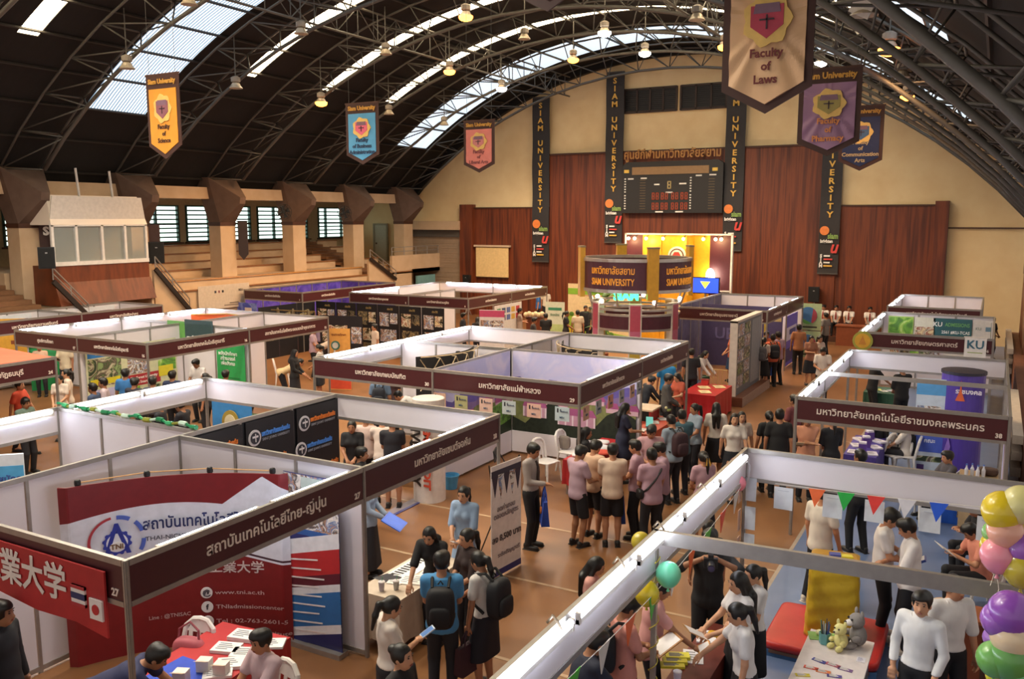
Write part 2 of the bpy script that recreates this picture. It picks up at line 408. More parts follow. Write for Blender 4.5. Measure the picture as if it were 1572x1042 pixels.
# ------------------------------------------------------------------ control booth between the first two pillars
cb = thing('control_booth', 'white glazed control booth with sloping hood built between two pillars', 'booth', (-28.5, 20.62, 0))
MB().prism([(-1.95, 5.33), (1.95, 5.33), (1.8, 6.3), (-1.8, 6.3)], -0.05, -0.02, 'x').build('hood_back', OFFWHITE, cb)
MB().hull([(0.05, -1.95, 5.3), (0.05, 1.95, 5.3), (-0.3, -1.82, 6.34), (-0.3, 1.82, 6.34), (-1.6, -1.95, 5.3), (-1.6, 1.95, 5.3), (-1.6, -1.82, 6.34), (-1.6, 1.82, 6.34)]).build('hood', M('ecdccb', 0.5, var=0.015, scale=2), cb)
mb = MB()
for yy in (-1.9, -1.0, 0.02, 0.98, 1.9): mb.box(-0.06, 0.04, yy-0.045, yy+0.045, 3.95, 5.33)
mb.box(-0.06, 0.06, -1.95, 1.95, 3.88, 4.02).box(-0.06, 0.04, -1.95, 1.95, 5.25, 5.33)
mb.build('window_frame', WHITE, cb)
gl = bpy.data.materials.new('tinted_glass'); gl.use_nodes = True; nb = gl.node_tree.nodes['Principled BSDF']
nb.inputs['Base Color'].default_value = (0.55, 0.62, 0.6, 1); nb.inputs['Roughness'].default_value = 0.05; nb.inputs['Alpha'].default_value = 0.25
for k, yy in enumerate((-1.45, -0.49, 0.5, 1.44)): MB().box(-0.02, -0.005, yy-0.42, yy+0.42, 4.02, 5.25).build('window_pane', gl, cb)
MB().box(-1.6, 0.02, -1.95, 1.95, 3.3, 3.88).build('upper_panel', WOODB, cb)
MB().hull([(0.3, -1.95, 2.5), (0.3, 2.0, 2.5), (0.02, -1.95, 3.3), (0.02, 2.0, 3.3), (-1.6, -1.95, 2.5), (-1.6, 2, 2.5), (-1.6, -1.95, 3.3), (-1.6, 2, 3.3)]).build('lower_panel', WOODB, cb)
MB().box(-1.65, -1.55, -1.95, 1.95, 3.88, 5.3).build('rear_wall', M('9c8f7c', 0.7), cb)
MB().box(-1.6, 0.2, -1.9, -1.8, 0, 2.5).build('support', CREAM2, cb); MB().box(-1.6, 0.2, 1.85, 1.95, 0, 2.5).build('support', CREAM2, cb)
for yy, h in ((-0.6, 1.0), (0.75, 0.95)): MB().tube([(-0.25, yy, 6.3), (-0.3, yy-0.05, 6.3+h)], 0.045, 6).build('hanger_post', OFFWHITE, cb)
# stair rails along the front of the stand
for i, (y0, z0, y1, z1, lab) in enumerate(((18.35, 3.55, 19.6, 2.2, 'dark stair stringer with short steel rail left of the control booth'),
        (22.75, 3.75, 24.3, 2.0, 'dark stair stringer with steel rail right of the control booth'), (36.0, 3.6, 38.2, 2.4, 'dark stair stringer with steel rail below the far balcony'))):
    t = thing('stair_rail', lab, 'railing', (-28.35 if i else -28.05, y0, 0))
    MB().bar((0, 0, z0-0.15), (0, y1-y0, z1-0.15), 0.1, 0.16).build('stringer', M('241a16', 0.5), t)
    mb = MB()
    for k in (0, 0.5, 1): mb.tube([(0, (y1-y0)*k, z0+(z1-z0)*k-0.1), (0, (y1-y0)*k, z0+(z1-z0)*k+0.32)], 0.022, 6)
    mb.tube([(0, 0, z0+0.32), (0, y1-y0, z1+0.32)], 0.025, 6); mb.tube([(0, 0, z0+0.12), (0, y1-y0, z1+0.12)], 0.02, 6)
    mb.build('handrail', ALU, t)
    if i: MB().prism([(0, 0), (y1-y0, 0), (y1-y0, z1-0.2), (0, z0-0.2)], -0.22, -0.1, 'x').build('side_wall', CREAM2, t)
# ================================================================== things on the end wall and under the roof
CHAR = M('2f2a29', 0.7); GOLD = M('e2b04a', 0.45); ORANGE = M('e5813c', 0.6); REDL = M('d2433c', 0.6); GREENL = M('8fae5a', 0.6); WTXT = M('ece6dd', 0.6)
VTXT = "\n".join("SIAM")+"\n\n"+"\n".join("UNIVERSITY")
for (x0, x1, z0, z1, lab) in ((-22.34, -21.32, 3.15, 11.95, 'leftmost of the four tall charcoal wall banners with yellow upright letters'),
        (-18.06, -17.08, 4.25, 12.92, 'tall charcoal wall banner with yellow upright letters just left of the scoreboard'),
        (-11.8, -10.85, 3.94, 12.6, 'tall charcoal wall banner with yellow upright letters just right of the scoreboard'),
        (-7.27, -6.36, 2.95, 11.5, 'rightmost tall charcoal wall banner with its top behind the navy pennant')):
    w = x1-x0; h = z1-z0; t = thing('wall_banner', lab, 'banner', ((x0+x1)/2, 42.62, z0), 0, 'tall charcoal banners on the end wall')
    bm = MB(); n = 24
    for i in range(n): # a slightly rippled cloth
        a, b = i/n, (i+1)/n
        f = lambda s: 0.03*math.sin(s*19)*(1-abs(2*s-1)*0.3)
        bm.prism([(f(a)-0.02, a*h), (f(a)+0.02, a*h), (f(b)+0.02, b*h), (f(b)-0.02, b*h)], -w/2, w/2, 'x')
    bm.build('cloth', CHAR, t)
    MB().bar((-w/2, 0, 0.02), (w/2, 0, 0.02), 0.06, 0.06).bar((-w/2, 0, h-0.02), (w/2, 0, h-0.02), 0.06, 0.06).build('batten', M('4a443f', 0.5), t)
    fy = -0.075
    L = text(VTXT, 'lettering', GOLD, 0.46, None, t, face_mat((0, fy, h*0.635), 'S'), 0.012, 0.004, lsp=1.0)
    zs = [v.co.y for v in L.data.vertices]; sc = h*0.66/(max(zs)-min(zs)); L.scale.y = sc; L.scale.x = 0.95
    L.location.z = h*0.635-sc*(max(zs)+min(zs))/2
    MB().disc((-w*0.22, fy, h*0.235), w*0.23, 'y', 20).build('sun_disc', ORANGE, t)
    text('siam', 'lettering', GREENL, 0.36, w*0.5, t, face_mat((w*0.2, fy-0.02, h*0.205), 'S'), 0.01)
    text('brighten', 'lettering', WTXT, 0.22, w*0.6, t, face_mat((-w*0.1, fy-0.02, h*0.178), 'S'), 0.008)
    text('u', 'lettering', REDL, 0.8, w*0.4, t, face_mat((w*0.25, fy-0.02, h*0.145), 'S'), 0.02, shear=0.3)
    for k, c in enumerate((WTXT, REDL, WTXT, GOLD)):
        text('SIAM'[k], 'lettering', WTXT, 0.2, None, t, face_mat((-w*0.33, fy-0.02, h*(0.098-k*0.018)), 'S'), 0.01)
        MB().box(-w*0.2, w*(0.1+0.12*(k % 2)), fy-0.01, fy+0.01, h*(0.095-k*0.018), h*(0.103-k*0.018)).build('caption_bar', c, t)
# scoreboard
sb = thing('scoreboard', 'black electronic scoreboard with red digit blocks on the wooden end wall', 'scoreboard', (-14.4, 42.5, 5.79))
MB().box(-2.6, 2.6, -0.12, 0.2, 0, 2.4).hull([(-2.6, -0.12, 2.4), (2.6, -0.12, 2.4), (-2.35, -0.12, 2.56), (2.35, -0.12, 2.56), (-2.6, 0.2, 2.4), (2.6, 0.2, 2.4), (-2.35, 0.2, 2.56), (2.35, 0.2, 2.56)]).build('casing', M('1d1a19', 0.45), sb)
MB().box(-2.08, 1.9, -0.15, -0.1, 1.92, 2.3).build('message_strip', M('8a6a45', 0.5), sb)
for x in (-2.38, 2.2): MB().box(x-0.13, x+0.13, -0.15, -0.1, 2.02, 2.18).build('corner_plate', M('d9b24c', 0.5), sb)
SEG = M('8a3a22', 0.4, emit=0.25)
def digit(mb, x, z, w, h, t):
    mb.box(x, x+w, -0.14, -0.12, z, z+t).box(x, x+w, -0.14, -0.12, z+h-t, z+h).box(x, x+w, -0.14, -0.12, z+h/2-t/2, z+h/2+t/2)
    mb.box(x, x+t, -0.14, -0.12, z, z+h).box(x+w-t, x+w, -0.14, -0.12, z, z+h)
for gx in (-1.0, 0.02):
    for gz in (0.16, 0.66):
        mb = MB()
        for k in range(4): digit(mb, gx+k*0.21+(0.06 if k > 1 else 0), gz, 0.15, 0.36, 0.045)
        mb.build('digit_block', SEG, sb)
mb = MB(); digit(mb, -0.2, 1.2, 0.2, 0.38, 0.05); mb.build('period_digit', M('a08a5a', 0.4, emit=0.15), sb)
PL = M('d8d2c8', 0.5)
for x, z, w in ((-2.15, 1.72, 0.3), (-1.45, 1.74, 0.32), (1.4, 1.82, 0.3), (2.1, 1.84, 0.34), (-0.75, 1.42, 0.28), (0.6, 1.44, 0.36), (-0.1, 1.02, 0.36), (-0.6, 0.06, 0.4), (0.45, 0.06, 0.4)):
    MB().box(x-w/2, x+w/2, -0.14, -0.1, z-0.035, z+0.035).build('label_plate', PL, sb)
for x in (-2.45, 1.0):
    mb = MB()
    for k in range(12): mb.box(x-0.04, x+0.04, -0.14, -0.1, 0.2+0.13*k+(0.06 if k > 5 else 0), 0.26+0.13*k+(0.06 if k > 5 else 0))
    mb.build('player_numbers', PL, sb)
for x in (-1.5, 2.05):
    mb = MB()
    for k in range(12): mb.box(x-0.15, x+0.15, -0.13, -0.1, 0.2+0.13*k, 0.235+0.13*k)
    mb.build('foul_row', M('5a4a33', 0.5), sb)
tag(text('ศูนย์กีฬามหาวิทยาลัยสยาม', 'wall_lettering', M('a8743a', 0.5), 0.6, 5.0, None, face_mat((-14.45, 42.45, 8.7), 'S'), 0.012, 0.03), 'brass Thai letters standing along the top of the scoreboard', 'lettering')
# louvred vents high in the end wall
for i, (x0, x1) in enumerate(((-17.2, -14.42), (-14.2, -11.9))):
    w = struct(MB().box(x0, x1, 42.97, 43.05, 10.85, 12.05).build('window_%d' % (10+i), M('0f0d0d', 0.6)))
    mb = MB().box(x0, x1, 42.9, 43.02, 10.83, 10.93).box(x0, x1, 42.9, 43.02, 11.97, 12.07)
    for k in range(5 if i == 0 else 4):
        x = x0+(x1-x0)*k/(4 if i == 0 else 3); mb.box(x-0.045, x+0.045, 42.9, 43.02, 10.85, 12.05)
    mb.build('window_frame', M('3c2a20', 0.6), w)
    mb = MB()
    for k in range(11): mb.box(x0, x1, 42.93, 42.99, 10.96+0.095*k, 10.99+0.095*k)
    mb.build('louvre_slats', M('2a2422', 0.5), w)
ps = thing('projection_screen', 'cream roll down projection screen on the wooden end wall', 'screen', (-24.94, 42.7, 2.2))
MB().box(-1.06, 1.06, -0.03, 0.0, 0, 1.68).build('screen_sheet', M('e6c58a', 0.7), ps)
MB().box(-1.17, 1.17, -0.1, 0.08, 1.72, 1.82).build('housing', M('d4b79a', 0.5), ps)
MB().bar((-1.06, -0.02, 0), (1.06, -0.02, 0), 0.05, 0.05).build('bottom_bar', BROWN, ps)
# loudspeakers
def speaker(lab, loc, rot, s=1.0, stand=0.0):
    t = thing('loudspeaker', lab, 'loudspeaker', loc, rot)
    MB().hull([(x*s, y*s, z*s) for x in (-0.3, 0.3) for z in (0, 0.85) for y in (-0.25,)]+[(x*s, 0.25*s, z*s) for x in (-0.2, 0.2) for z in (0.03, 0.8)]).build('cabinet', M('17161a', 0.6), t)
    MB().box(-0.27*s, 0.27*s, -0.28*s, -0.24*s, 0.04*s, 0.81*s).build('grille', M('0c0c0e', 0.8), t)
    MB().box(-0.04*s, 0.04*s, -0.29*s, -0.27*s, 0.6*s, 0.64*s).build('badge', M('9a9a9a', 0.4), t)
    if stand:
        p = MB().tube([(0, 0, 0.05), (0, 0, -stand+0.25)], 0.022, 8)
        p.build('pole', ALU, t)
        for k in range(3):
            a = 2*math.pi*k/3+0.4; MB().tube([(0, 0, -stand+0.6), (0.22*math.cos(a), 0.22*math.sin(a), -stand+0.01)], 0.016, 6).build('leg', ALU, t)
    else: MB().bar((0, 0.2*s, 0.45*s), (-0.0, 0.62*s, 0.45*s), 0.06, 0.06).build('bracket', BLACK, t)
p = PXp(74, 412, -27.9); speaker('black loudspeaker bracketed on the pillar left of the control booth', (-27.95, p[1], p[2]), 1.0, 0.85)
p = PXp(240, 404, -29.0); speaker('black loudspeaker bracketed on the pillar right of the control booth', (-29.05, p[1], p[2]), 1.1, 1.0)
speaker('black loudspeaker on a pole stand before the end wall', (-7.3, 42.42, 1.65), 0, 0.85, 1.65)
speaker('small black loudspeaker on a stand below the projection screen', (-26.3, 42.2, 1.75), 0, 0.7, 1.75)
# fans and pennants on the pillars
def fan(lab, px, py):
    p = PXp(px, py, -29.1); t = thing('wall_fan', lab, 'fan', p, 1.0)
    mb = MB()
    for r in (0.36, 0.27, 0.17): mb.tube([(r*math.cos(a), -0.1, r*math.sin(a)) for a in np.linspace(0, 2*math.pi, 21)], 0.014, 5)
    for k in range(12):
        a = math.pi*k/6; mb.tube([(0.05*math.cos(a), -0.13, 0.05*math.sin(a)), (0.36*math.cos(a), -0.08, 0.36*math.sin(a))], 0.01, 4)
    mb.build('cage', BLACK, t)
    for k in range(4):
        a = math.pi*k/2+0.4; MB().hull([(0.05*math.cos(a-0.5), -0.05, 0.05*math.sin(a-0.5)), (0.31*math.cos(a-0.35), -0.06, 0.31*math.sin(a-0.35)), (0.31*math.cos(a+0.35), -0.02, 0.31*math.sin(a+0.35)), (0.05*math.cos(a+0.5), -0.02, 0.05*math.sin(a+0.5)), (0.2*math.cos(a), -0.07, 0.2*math.sin(a))]).build('blade', M('24262a', 0.4), t)
    MB().lathe([(0.08, -0.1), (0.09, 0.05)], 10).build('motor', BLACK, t).rotation_euler = (math.pi/2, 0, 0)
    MB().tube([(0, 0.02, 0), (0.1, 0.25, 0.15), (0.3, 0.85, 0.32)], 0.035, 6).build('arm', BLACK, t)
fan('black wall fan before the green louvre window left of the far pillars', 435, 325)
fan('black wall fan before the rightmost green louvre window', 528, 327)
def pennant(lab, px, py, h, w, c, letter=None):
    p = PXp(px, py, -29.35); t = thing('pennant', lab, 'pennant', p, 0.9)
    MB().hull([(-w/2, -0.02, -h*0.85), (w/2, -0.02, -h*0.85), (0, -0.02, -h), (-w/2, -0.02, 0), (w/2, -0.02, 0), (-w/2, 0.02, 0), (w/2, 0.02, 0), (0, 0.02, -h)]).build('cloth', M(c, 0.7), t)
    MB().bar((-w/2-0.05, 0, 0.02), (w/2+0.05, 0, 0.02), 0.04, 0.04).bar((0, 0, 0.02), (0, 0.45, 0.02), 0.03, 0.03).build('rod', BLACK, t)
    if letter: text(letter, 'lettering', WTXT, 0.4, None, t, face_mat((0, -0.04, -h*0.2), 'S'), 0.02)
pennant('dark brown pennant with a white letter on the pillar beside the control booth', 70, 345, 1.15, 0.45, '3b211b', 'S')
pennant('plain dark pennant on the pillar right of the control booth', 236, 345, 1.05, 0.42, '4a3330')
pennant('dark pennant with pale emblem on the third pillar', 372, 340, 1.7, 0.42, '2c1f22')
# ------------------------------------------------------------------ hall lamps
WARM, COOL = (1.0, 0.56, 0.24), (1.0, 0.93, 0.8)
GLOW_W = M('ff8c34', 0.3, emit=7, var=0); GLOW_C = M('fff6e6', 0.3, emit=26, var=0)
HOUS = M('8f8579', 0.5); 
def hall_lamp(lab, px, py, lit, s=1.0, power=None, at=None):
    p = at or (CYL(px, py, 21.3, 13.3) if px > 1250 else CYL(px, py, 20.35, 12.35))
    s *= 0.8
    t = thing('hall_lamp', lab, 'lamp', p, 0, 'round hall lamps under the roof')
    MB().lathe([(0.17*s, 0.1*s), (0.2*s, 0.13*s), (0.2*s, 0.3*s), (0.1*s, 0.36*s)], 14).build('ballast', HOUS, t, smooth=False)
    MB().lathe([(0.1*s, 0.1*s), (0.17*s, 0.05*s), (0.22*s, -0.06*s), (0.29*s, -0.14*s), (0.29*s, -0.16*s), (0.2*s, -0.13*s)], 16).build('reflector', M('b3a48f', 0.4, 0.2), t)
    dx = p[0]-XC; zr = ZR-RR+math.sqrt(max(1, (RR-0.05)**2-dx*dx))
    MB().tube([(0, 0, 0.34*s), (0, 0, zr-p[2])], 0.02, 5).build('drop_rod', STEEL, t)
    if lit:
        MB().lathe([(0.2*s, -0.1*s), (0.3*s, -0.12*s), (0.3*s, -0.2*s), (0.24*s, -0.28*s), (0.1*s, -0.33*s)], 14).build('lamp_glass', GLOW_W if lit == 'w' else GLOW_C, t)
        l = bpy.data.lights.new('lamp_light', 'SPOT'); l.spot_size = 2.6; l.spot_blend = 0.5; l.shadow_soft_size = 0.22
        l.color = WARM if lit == 'w' else COOL; l.energy = (power or (LAMP_W if px < 1250 else 150))*(1.0 if lit == 'w' else 1.1)
        lo = link('lamp_light', l, t, (0, 0, -0.5*s))
    return t
for px, py, lit, lab in ((715, 20, 'w', 'glowing orange hall lamp beside the top end of the third light slit'), (195, 99, None, 'unlit hall lamp hanging before the big skylight at the left'),
        (362, 130, None, 'unlit hall lamp below the lower end of the second light slit'), (462, 46, None, 'unlit hall lamp overlapping the second light slit'),
        (592, 78, None, 'unlit hall lamp overlapping the middle of the third light slit'), (493, 153, 'w', 'glowing orange hall lamp just above the blue faculty banner'),
        (597, 171, None, 'unlit hall lamp to the right above the blue faculty banner'), (690, 105, 'w', 'glowing orange hall lamp beside the fourth light slit'),
        (682, 188, None, 'tan lit-through hall lamp before the far skylight'), (770, 132, 'c', 'white greenish glaring hall lamp below the far skylight'),
        (805, 55, None, 'unlit hall lamp under the hanging banner tip'), (880, 87, 'w', 'small orange hall lamp in the arc of the far skylight'),
        (928, 45, 'c', 'white glaring hall lamp overlapping the far skylight'), (990, 77, 'c', 'white glaring hall lamp above the two louvre vents'),
        (1070, 24, None, 'unlit hall lamp before the crown of the far skylight'), (1113, 66, 'w', 'orange hall lamp half hidden by the cream law banner'),
        (1260, 92, 'c', 'white glaring hall lamp between the cream and purple banners'), (1365, 68, 'w', 'large glowing orange hall lamp right of the purple banner'),
        (1385, 112, None, 'unlit hall lamp below the large orange one at the right'), (1393, 143, 'w', 'orange hall lamp lowest at the right under the roof'),
        (290, 0, None, 'unlit hall lamp at the top edge before the big left skylight')):
    hall_lamp(lab, px, py, lit)
t = hall_lamp('unlit hall lamp with square flap housing tilted at the top right', 1327, 12, None, 1.15)
MB().box(-0.2, 0.2, -0.22, -0.16, -0.15, 0.15).build('flap', OFFWHITE, t).rotation_euler = (0.2, 0.5, 0)
for x, y in ((-22, 9.7), (-15, 5.2), (-8, 5.2), (-14.6, 9.7), (-10, 10), (-20.5, 14.2)):
    hall_lamp('glowing white hall lamp hanging over the near half of the hall', 0, 0, 'c', at=(x, y, arch_z(x, 20.35, 12.35)))
# ------------------------------------------------------------------ faculty banners
def faculty(lab, x, y, zt, tip, w, col, shield, txt, tcol, pleat):
    h = zt-tip; t = thing('faculty_banner', lab, 'banner', (x, y, zt), 0.0, 'faculty banners hung from the roof')
    a = h*0.16; B = M('40221a', 0.6)
    MB().prism([(-w/2, -h+a), (0, -h), (w/2, -h+a), (w/2, 0), (-w/2, 0)], -0.012, 0.012, 'y').build('backing', B, t)
    b = w*0.085; top = -h*0.17
    # pleated inner panel
    cols, rows = 46, 26; mb = MB(); czp = -h*0.405
    def zbot(xx): return -h+a-a*(1-abs(xx)/(w/2))+b*1.2
    vs = []
    for i in range(cols+1):
        xx = -w/2+b+(w-2*b)*i/cols
        for j in range(rows+1):
            zz = zbot(xx)+(top-zbot(xx))*j/rows; r = math.hypot(xx, zz-czp); an = math.atan2(xx, zz-czp)
            vs.append((xx, -0.024-pleat*(0.5+0.5*math.sin(an*13+1.5*math.sin(an*5)))*min(1, max(0, r/w-0.2)*2.5), zz))
    nv = len(vs); R1 = rows+1
    vs += [(x, -0.01, z) for x, y, z in vs]
    fs = [(i*R1+j, (i+1)*R1+j, (i+1)*R1+j+1, i*R1+j+1) for i in range(cols) for j in range(rows)]
    fs += [tuple(nv+k for k in f[::-1]) for f in fs]
    for i in range(cols): fs += [(i*R1, nv+i*R1, nv+(i+1)*R1, (i+1)*R1), (i*R1+rows, (i+1)*R1+rows, nv+(i+1)*R1+rows, nv+i*R1+rows)]
    for j in range(rows): fs += [(j, j+1, nv+j+1, nv+j), (cols*R1+j, nv+cols*R1+j, nv+cols*R1+j+1, cols*R1+j+1)]
    mb.add(vs, fs)
    mb.build('panel', M(col, 0.5, scale=3), t)
    text('Siam University', 'lettering', M('c9933a', 0.5), w*0.14, w*0.84, t, face_mat((0, -0.03, top/2), 'S'), 0.006)
    cz = -h*0.405; fy = -0.03-pleat
    c = MB()
    out = []
    for k in range(28):
        an = 2*math.pi*k/28; r = 1+0.09*math.cos(an*7); out.append((w*0.26*r*math.cos(an), cz+h*0.165*r*math.sin(an)))
    c.prism(out, fy-0.012, fy+0.012, 'y'); cr = c.build('crest', M('e0b968', 0.4), t)
    MB().prism([(-w*0.18, cz-h*0.04), (0, cz-h*0.12), (w*0.18, cz-h*0.04), (w*0.18, cz+h*0.09), (-w*0.18, cz+h*0.09)], fy-0.02, fy, 'y').build('shield', M(shield, 0.5), cr)
    MB().prism([(-w*0.15, cz+h*0.04), (w*0.15, cz+h*0.04), (w*0.13, cz+h*0.1), (-w*0.13, cz+h*0.1)], fy-0.024, fy, 'y').build('shield_band', M('7a5a6d' if col != 'c9903a' else '8a6a8a', 0.5), cr)
    MB().bar((-w*0.08, fy-0.025, cz), (w*0.08, fy-0.025, cz), 0.01, 0.02).bar((0, fy-0.025, cz-h*0.06), (0, fy-0.025, cz+h*0.03), 0.02, 0.01).build('emblem', M('3d2a33', 0.5), cr)
    if txt:
        text(txt, 'lettering', M(tcol, 0.6), w*0.13, None, t, face_mat((0, fy, -h*0.70), 'S'), 0.004, lsp=1.1)
    MB().bar((-w/2-0.02, 0, 0.0), (w/2+0.02, 0, 0.0), 0.035, 0.035).build('rod', BROWN, t)
    for s in (-1, 1):
        zr = max(0.3, arch_z(x+s*w*0.4, 20.6, ZR-RR+20.6)-zt)
        MB().tube([(s*w*0.4, 0, 0), (s*w*0.4, 0, zr)], 0.006, 4).build('wire', STEEL, t)
faculty('golden orange pennant banner of the science faculty, leftmost in the hall', -17.1, 14.2, 8.83, 6.91, 1.10, 'd8922f', '8a5560', 'Faculty\nof\nScience', '4a2a1a', 0.003)
faculty('sky blue pennant banner of the business faculty', -15.05, 18.9, 8.58, 6.97, 1.10, '4f97c4', 'd9607a', 'Faculty\nof Business\nAdministration', '1f3352', 0.004)
faculty('salmon pink pennant banner beside the arched end wall', -14.0, 23.2, 8.48, 6.92, 1.09, 'd97f74', 'c77b7b', 'Faculty\nof\nLiberal Arts', '8a4a4a', 0.012)
faculty('large cream pleated pennant banner of the law faculty', -2.67, 11.4, 8.75, 6.85, 1.12, 'd8ae84', 'b23a4f', 'Faculty\nof\nLaws', '6a2424', 0.032)
faculty('dusty purple pleated pennant banner behind the law banner', -2.86, 17.2, 8.26, 6.68, 1.1, '96708f', '9a8a4a', 'Faculty\nof\nPharmacy', 'd98a4a', 0.026)
faculty('navy blue pennant banner partly behind the purple one', -3.25, 24.5, 8.4, 6.76, 1.07, '18244f', '3f5f86', 'Faculty\nof\nCommunication\nArts', 'b9a27a', 0.004)
faculty('tan pleated pennant banner of which only the tip hangs into view', -4.08, 8.1, 9.4, 7.59, 1.1, 'd89a72', 'b23a4f', None, '6a2424', 0.02)
# ================================================================== exhibition booths
PANEL = M('d9d2d6', 0.45, var=0.03, scale=2); FASC = M('4a1e22', 0.4, var=0.04); BLACKP = M('15141a', 0.5); LET = M('e8d9cf', 0.5)
TUBE = M('e4eeff', 0.3, emit=TUBE_E, var=0)
SIDE = {'S': (0, -1), 'N': (0, 1), 'E': (1, 0), 'W': (-1, 0)}
def booth(label, x0, x1, y0, y1, sides, posts='SW SE NE NW', group=None):
    """sides: {'S': ('fascia', text, number) | ('wall',) | ('rail',)}; a fascia is maroon outside, white inside."""
    cx, cy = (x0+x1)/2, (y0+y1)/2; hx, hy = (x1-x0)/2, (y1-y0)/2
    t = thing('exhibition_booth', label, 'exhibition booth', (cx, cy, 0), 0, group)
    co = {'SW': (-hx, -hy), 'SE': (hx, -hy), 'NE': (hx, hy), 'NW': (-hx, hy)}
    for p in posts.split():
        x, y = co[p]; mb = MB().box(x-0.022, x+0.022, y-0.022, y+0.022, 0, 2.5)
        mb.box(x-0.028, x+0.028, y-0.008, y+0.008, 0, 2.49).box(x-0.008, x+0.008, y-0.028, y+0.028, 0, 2.49); mb.build('post', ALU, t)
    for d, spec in sides.items():
        a, b = {'S': ('SW', 'SE'), 'E': ('SE', 'NE'), 'N': ('NE', 'NW'), 'W': ('NW', 'SW')}[d]
        p, q = Vector((*co[a], 0)), Vector((*co[b], 0)); L = (q-p).length; u = (q-p)/L; n = Vector((SIDE[d][0], SIDE[d][1], 0))
        e = u*0.028
        def seg(z0, z1, w, off=0.0):
            return MB().bar(p+e+n*off+Vector((0, 0, (z0+z1)/2)), q-e+n*off+Vector((0, 0, (z0+z1)/2)), w, z1-z0)
        kind = spec[0]
        seg(2.44, 2.5, 0.045).build('rail', ALU, t)
        if kind == 'fascia':
            seg(2.05, 2.1, 0.045).build('rail', ALU, t)
            seg(2.1, 2.44, 0.012, 0.008).build('name_board', FASC, t); seg(2.1, 2.44, 0.008, -0.004).build('board_back', PANEL, t)
            mid = (p+q)/2+Vector((cx*0, cy*0, 2.27))+n*0.018
            if len(spec) > 1 and spec[1]:
                pos = spec[3] if len(spec) > 3 else 0.0
                text(spec[1], 'lettering', LET, (spec[4] if len(spec) > 4 else 0.2)*0.62, None, t, face_mat(mid+u*pos, d), 0.002)
            if len(spec) > 2 and spec[2]:
                text(spec[2], 'lettering', LET, 0.1, None, t, face_mat(mid+u*(L/2-0.14)-Vector((0, 0, 0.1)), d), 0.003)
        elif kind == 'rail':
            seg(2.36, 2.41, 0.045).build('rail', ALU, t); seg(2.41, 2.44, 0.02).build('web', ALU, t)
        elif kind in ('wall', 'half'):
            zt = 2.44 if kind == 'wall' else spec[1]; m = spec[2] if kind == 'half' else (spec[1] if len(spec) > 1 else PANEL)
            seg(0.03, 0.09, 0.04).build('rail', ALU, t)
            k = max(1, round(L/1.1))
            for i in range(k):
                MB().bar(p+u*(L*i/k+0.03)+Vector((0, 0, (zt+0.09)/2)), p+u*(L*(i+1)/k-0.03)+Vector((0, 0, (zt+0.09)/2)), 0.01, zt-0.09).build('wall_panel', m, t)
                if i: MB().bar(p+u*(L*i/k)-u*0.02+Vector((0, 0, zt/2)), p+u*(L*i/k)+u*0.02+Vector((0, 0, zt/2)), 0.045, zt).build('upright', ALU, t)
    return t
ORD = ['first', 'second', 'third', 'fourth', 'fifth', 'sixth', 'seventh', 'eighth']
def tubes(where, p, q, n, inward, start='the near end', length=1.2, z=2.40, group='fluorescent tubes along the booth tops'):
    p, q = Vector(p), Vector(q); L = (q-p).length; u = (q-p)/L; inn = Vector(inward)*0.075
    for i in range(n):
        c = p+u*(L*(i+0.5)/n)+inn
        t = thing('tube_lamp', '%s tube lamp from %s of %s' % (ORD[i], start, where), 'lamp', (c.x, c.y, z), math.atan2(u.y, u.x), group)
        l = min(length, L/n-0.08)
        MB().box(-l/2, l/2, -0.016, 0.016, -0.01, 0.03).build('batten', WHITE, t)
        MB().tube([(-l/2+0.03, 0, 0.062), (l/2-0.03, 0, 0.062)], 0.026, 8).build('tube', TUBE, t)
        MB().box(-l/2, -l/2+0.03, -0.02, 0.02, -0.01, 0.085).build('end_cap', OFFWHITE, t); MB().box(l/2-0.03, l/2, -0.02, 0.02, -0.01, 0.085).build('end_cap', OFFWHITE, t)
def photo(k, cols, sc=5.0, kind='voronoi'):
    return ramp_mat('print_%s' % k, cols, (1, 1, 1), 0.5, kind, sc*(0.45 if sc > 3 else 1), 4, pos=[(0.36 if sc > 3 else 0.2)+(0.28 if sc > 3 else 0.6)*i/(len(cols)-1) for i in range(len(cols))], dist=1.2)
PH = {'dark': photo('dark', ['14151c', '3b3024', '8a7a52', '1e2a3c', 'b59a6a', '241d1c'], 9, 'noise'), 'green': photo('green', ['4a7a2e', '6fa83a', 'a8c95a', 'd9e3c4'], 5, 'noise'),
      'campus': photo('campus', ['2f3b2a', '6a7a4a', 'c9c0a5', '6d5a50', '41502f', '8aa06a'], 7, 'noise'), 'people': photo('people', ['e6e0da', '2a2730', 'c79a7a', '5a7aa8', 'efe9e2', '3a3a44', 'b08a70'], 8, 'noise'),
      'sky': photo('sky', ['cdbfd6', 'b5b4d9', 'e3d6e0'], 1.2, 'noise'), 'food': photo('food', ['d9c79a', '8a3a2a', 'e6dcc4', '5a4a2a', '1a1512'], 8, 'noise'), 'blue': photo('blue', ['2a3a9a', '4a5ac0', '8a9ae0', '1e2a70'], 3, 'noise'),
      'violet': photo('violet', ['2f2a7a', '4a3aa8', '6a55c0', '241f60'], 2, 'noise'), 'slate': photo('slate', ['34304a', '4a4460', '5a5470', '2c2840'], 2, 'noise')}
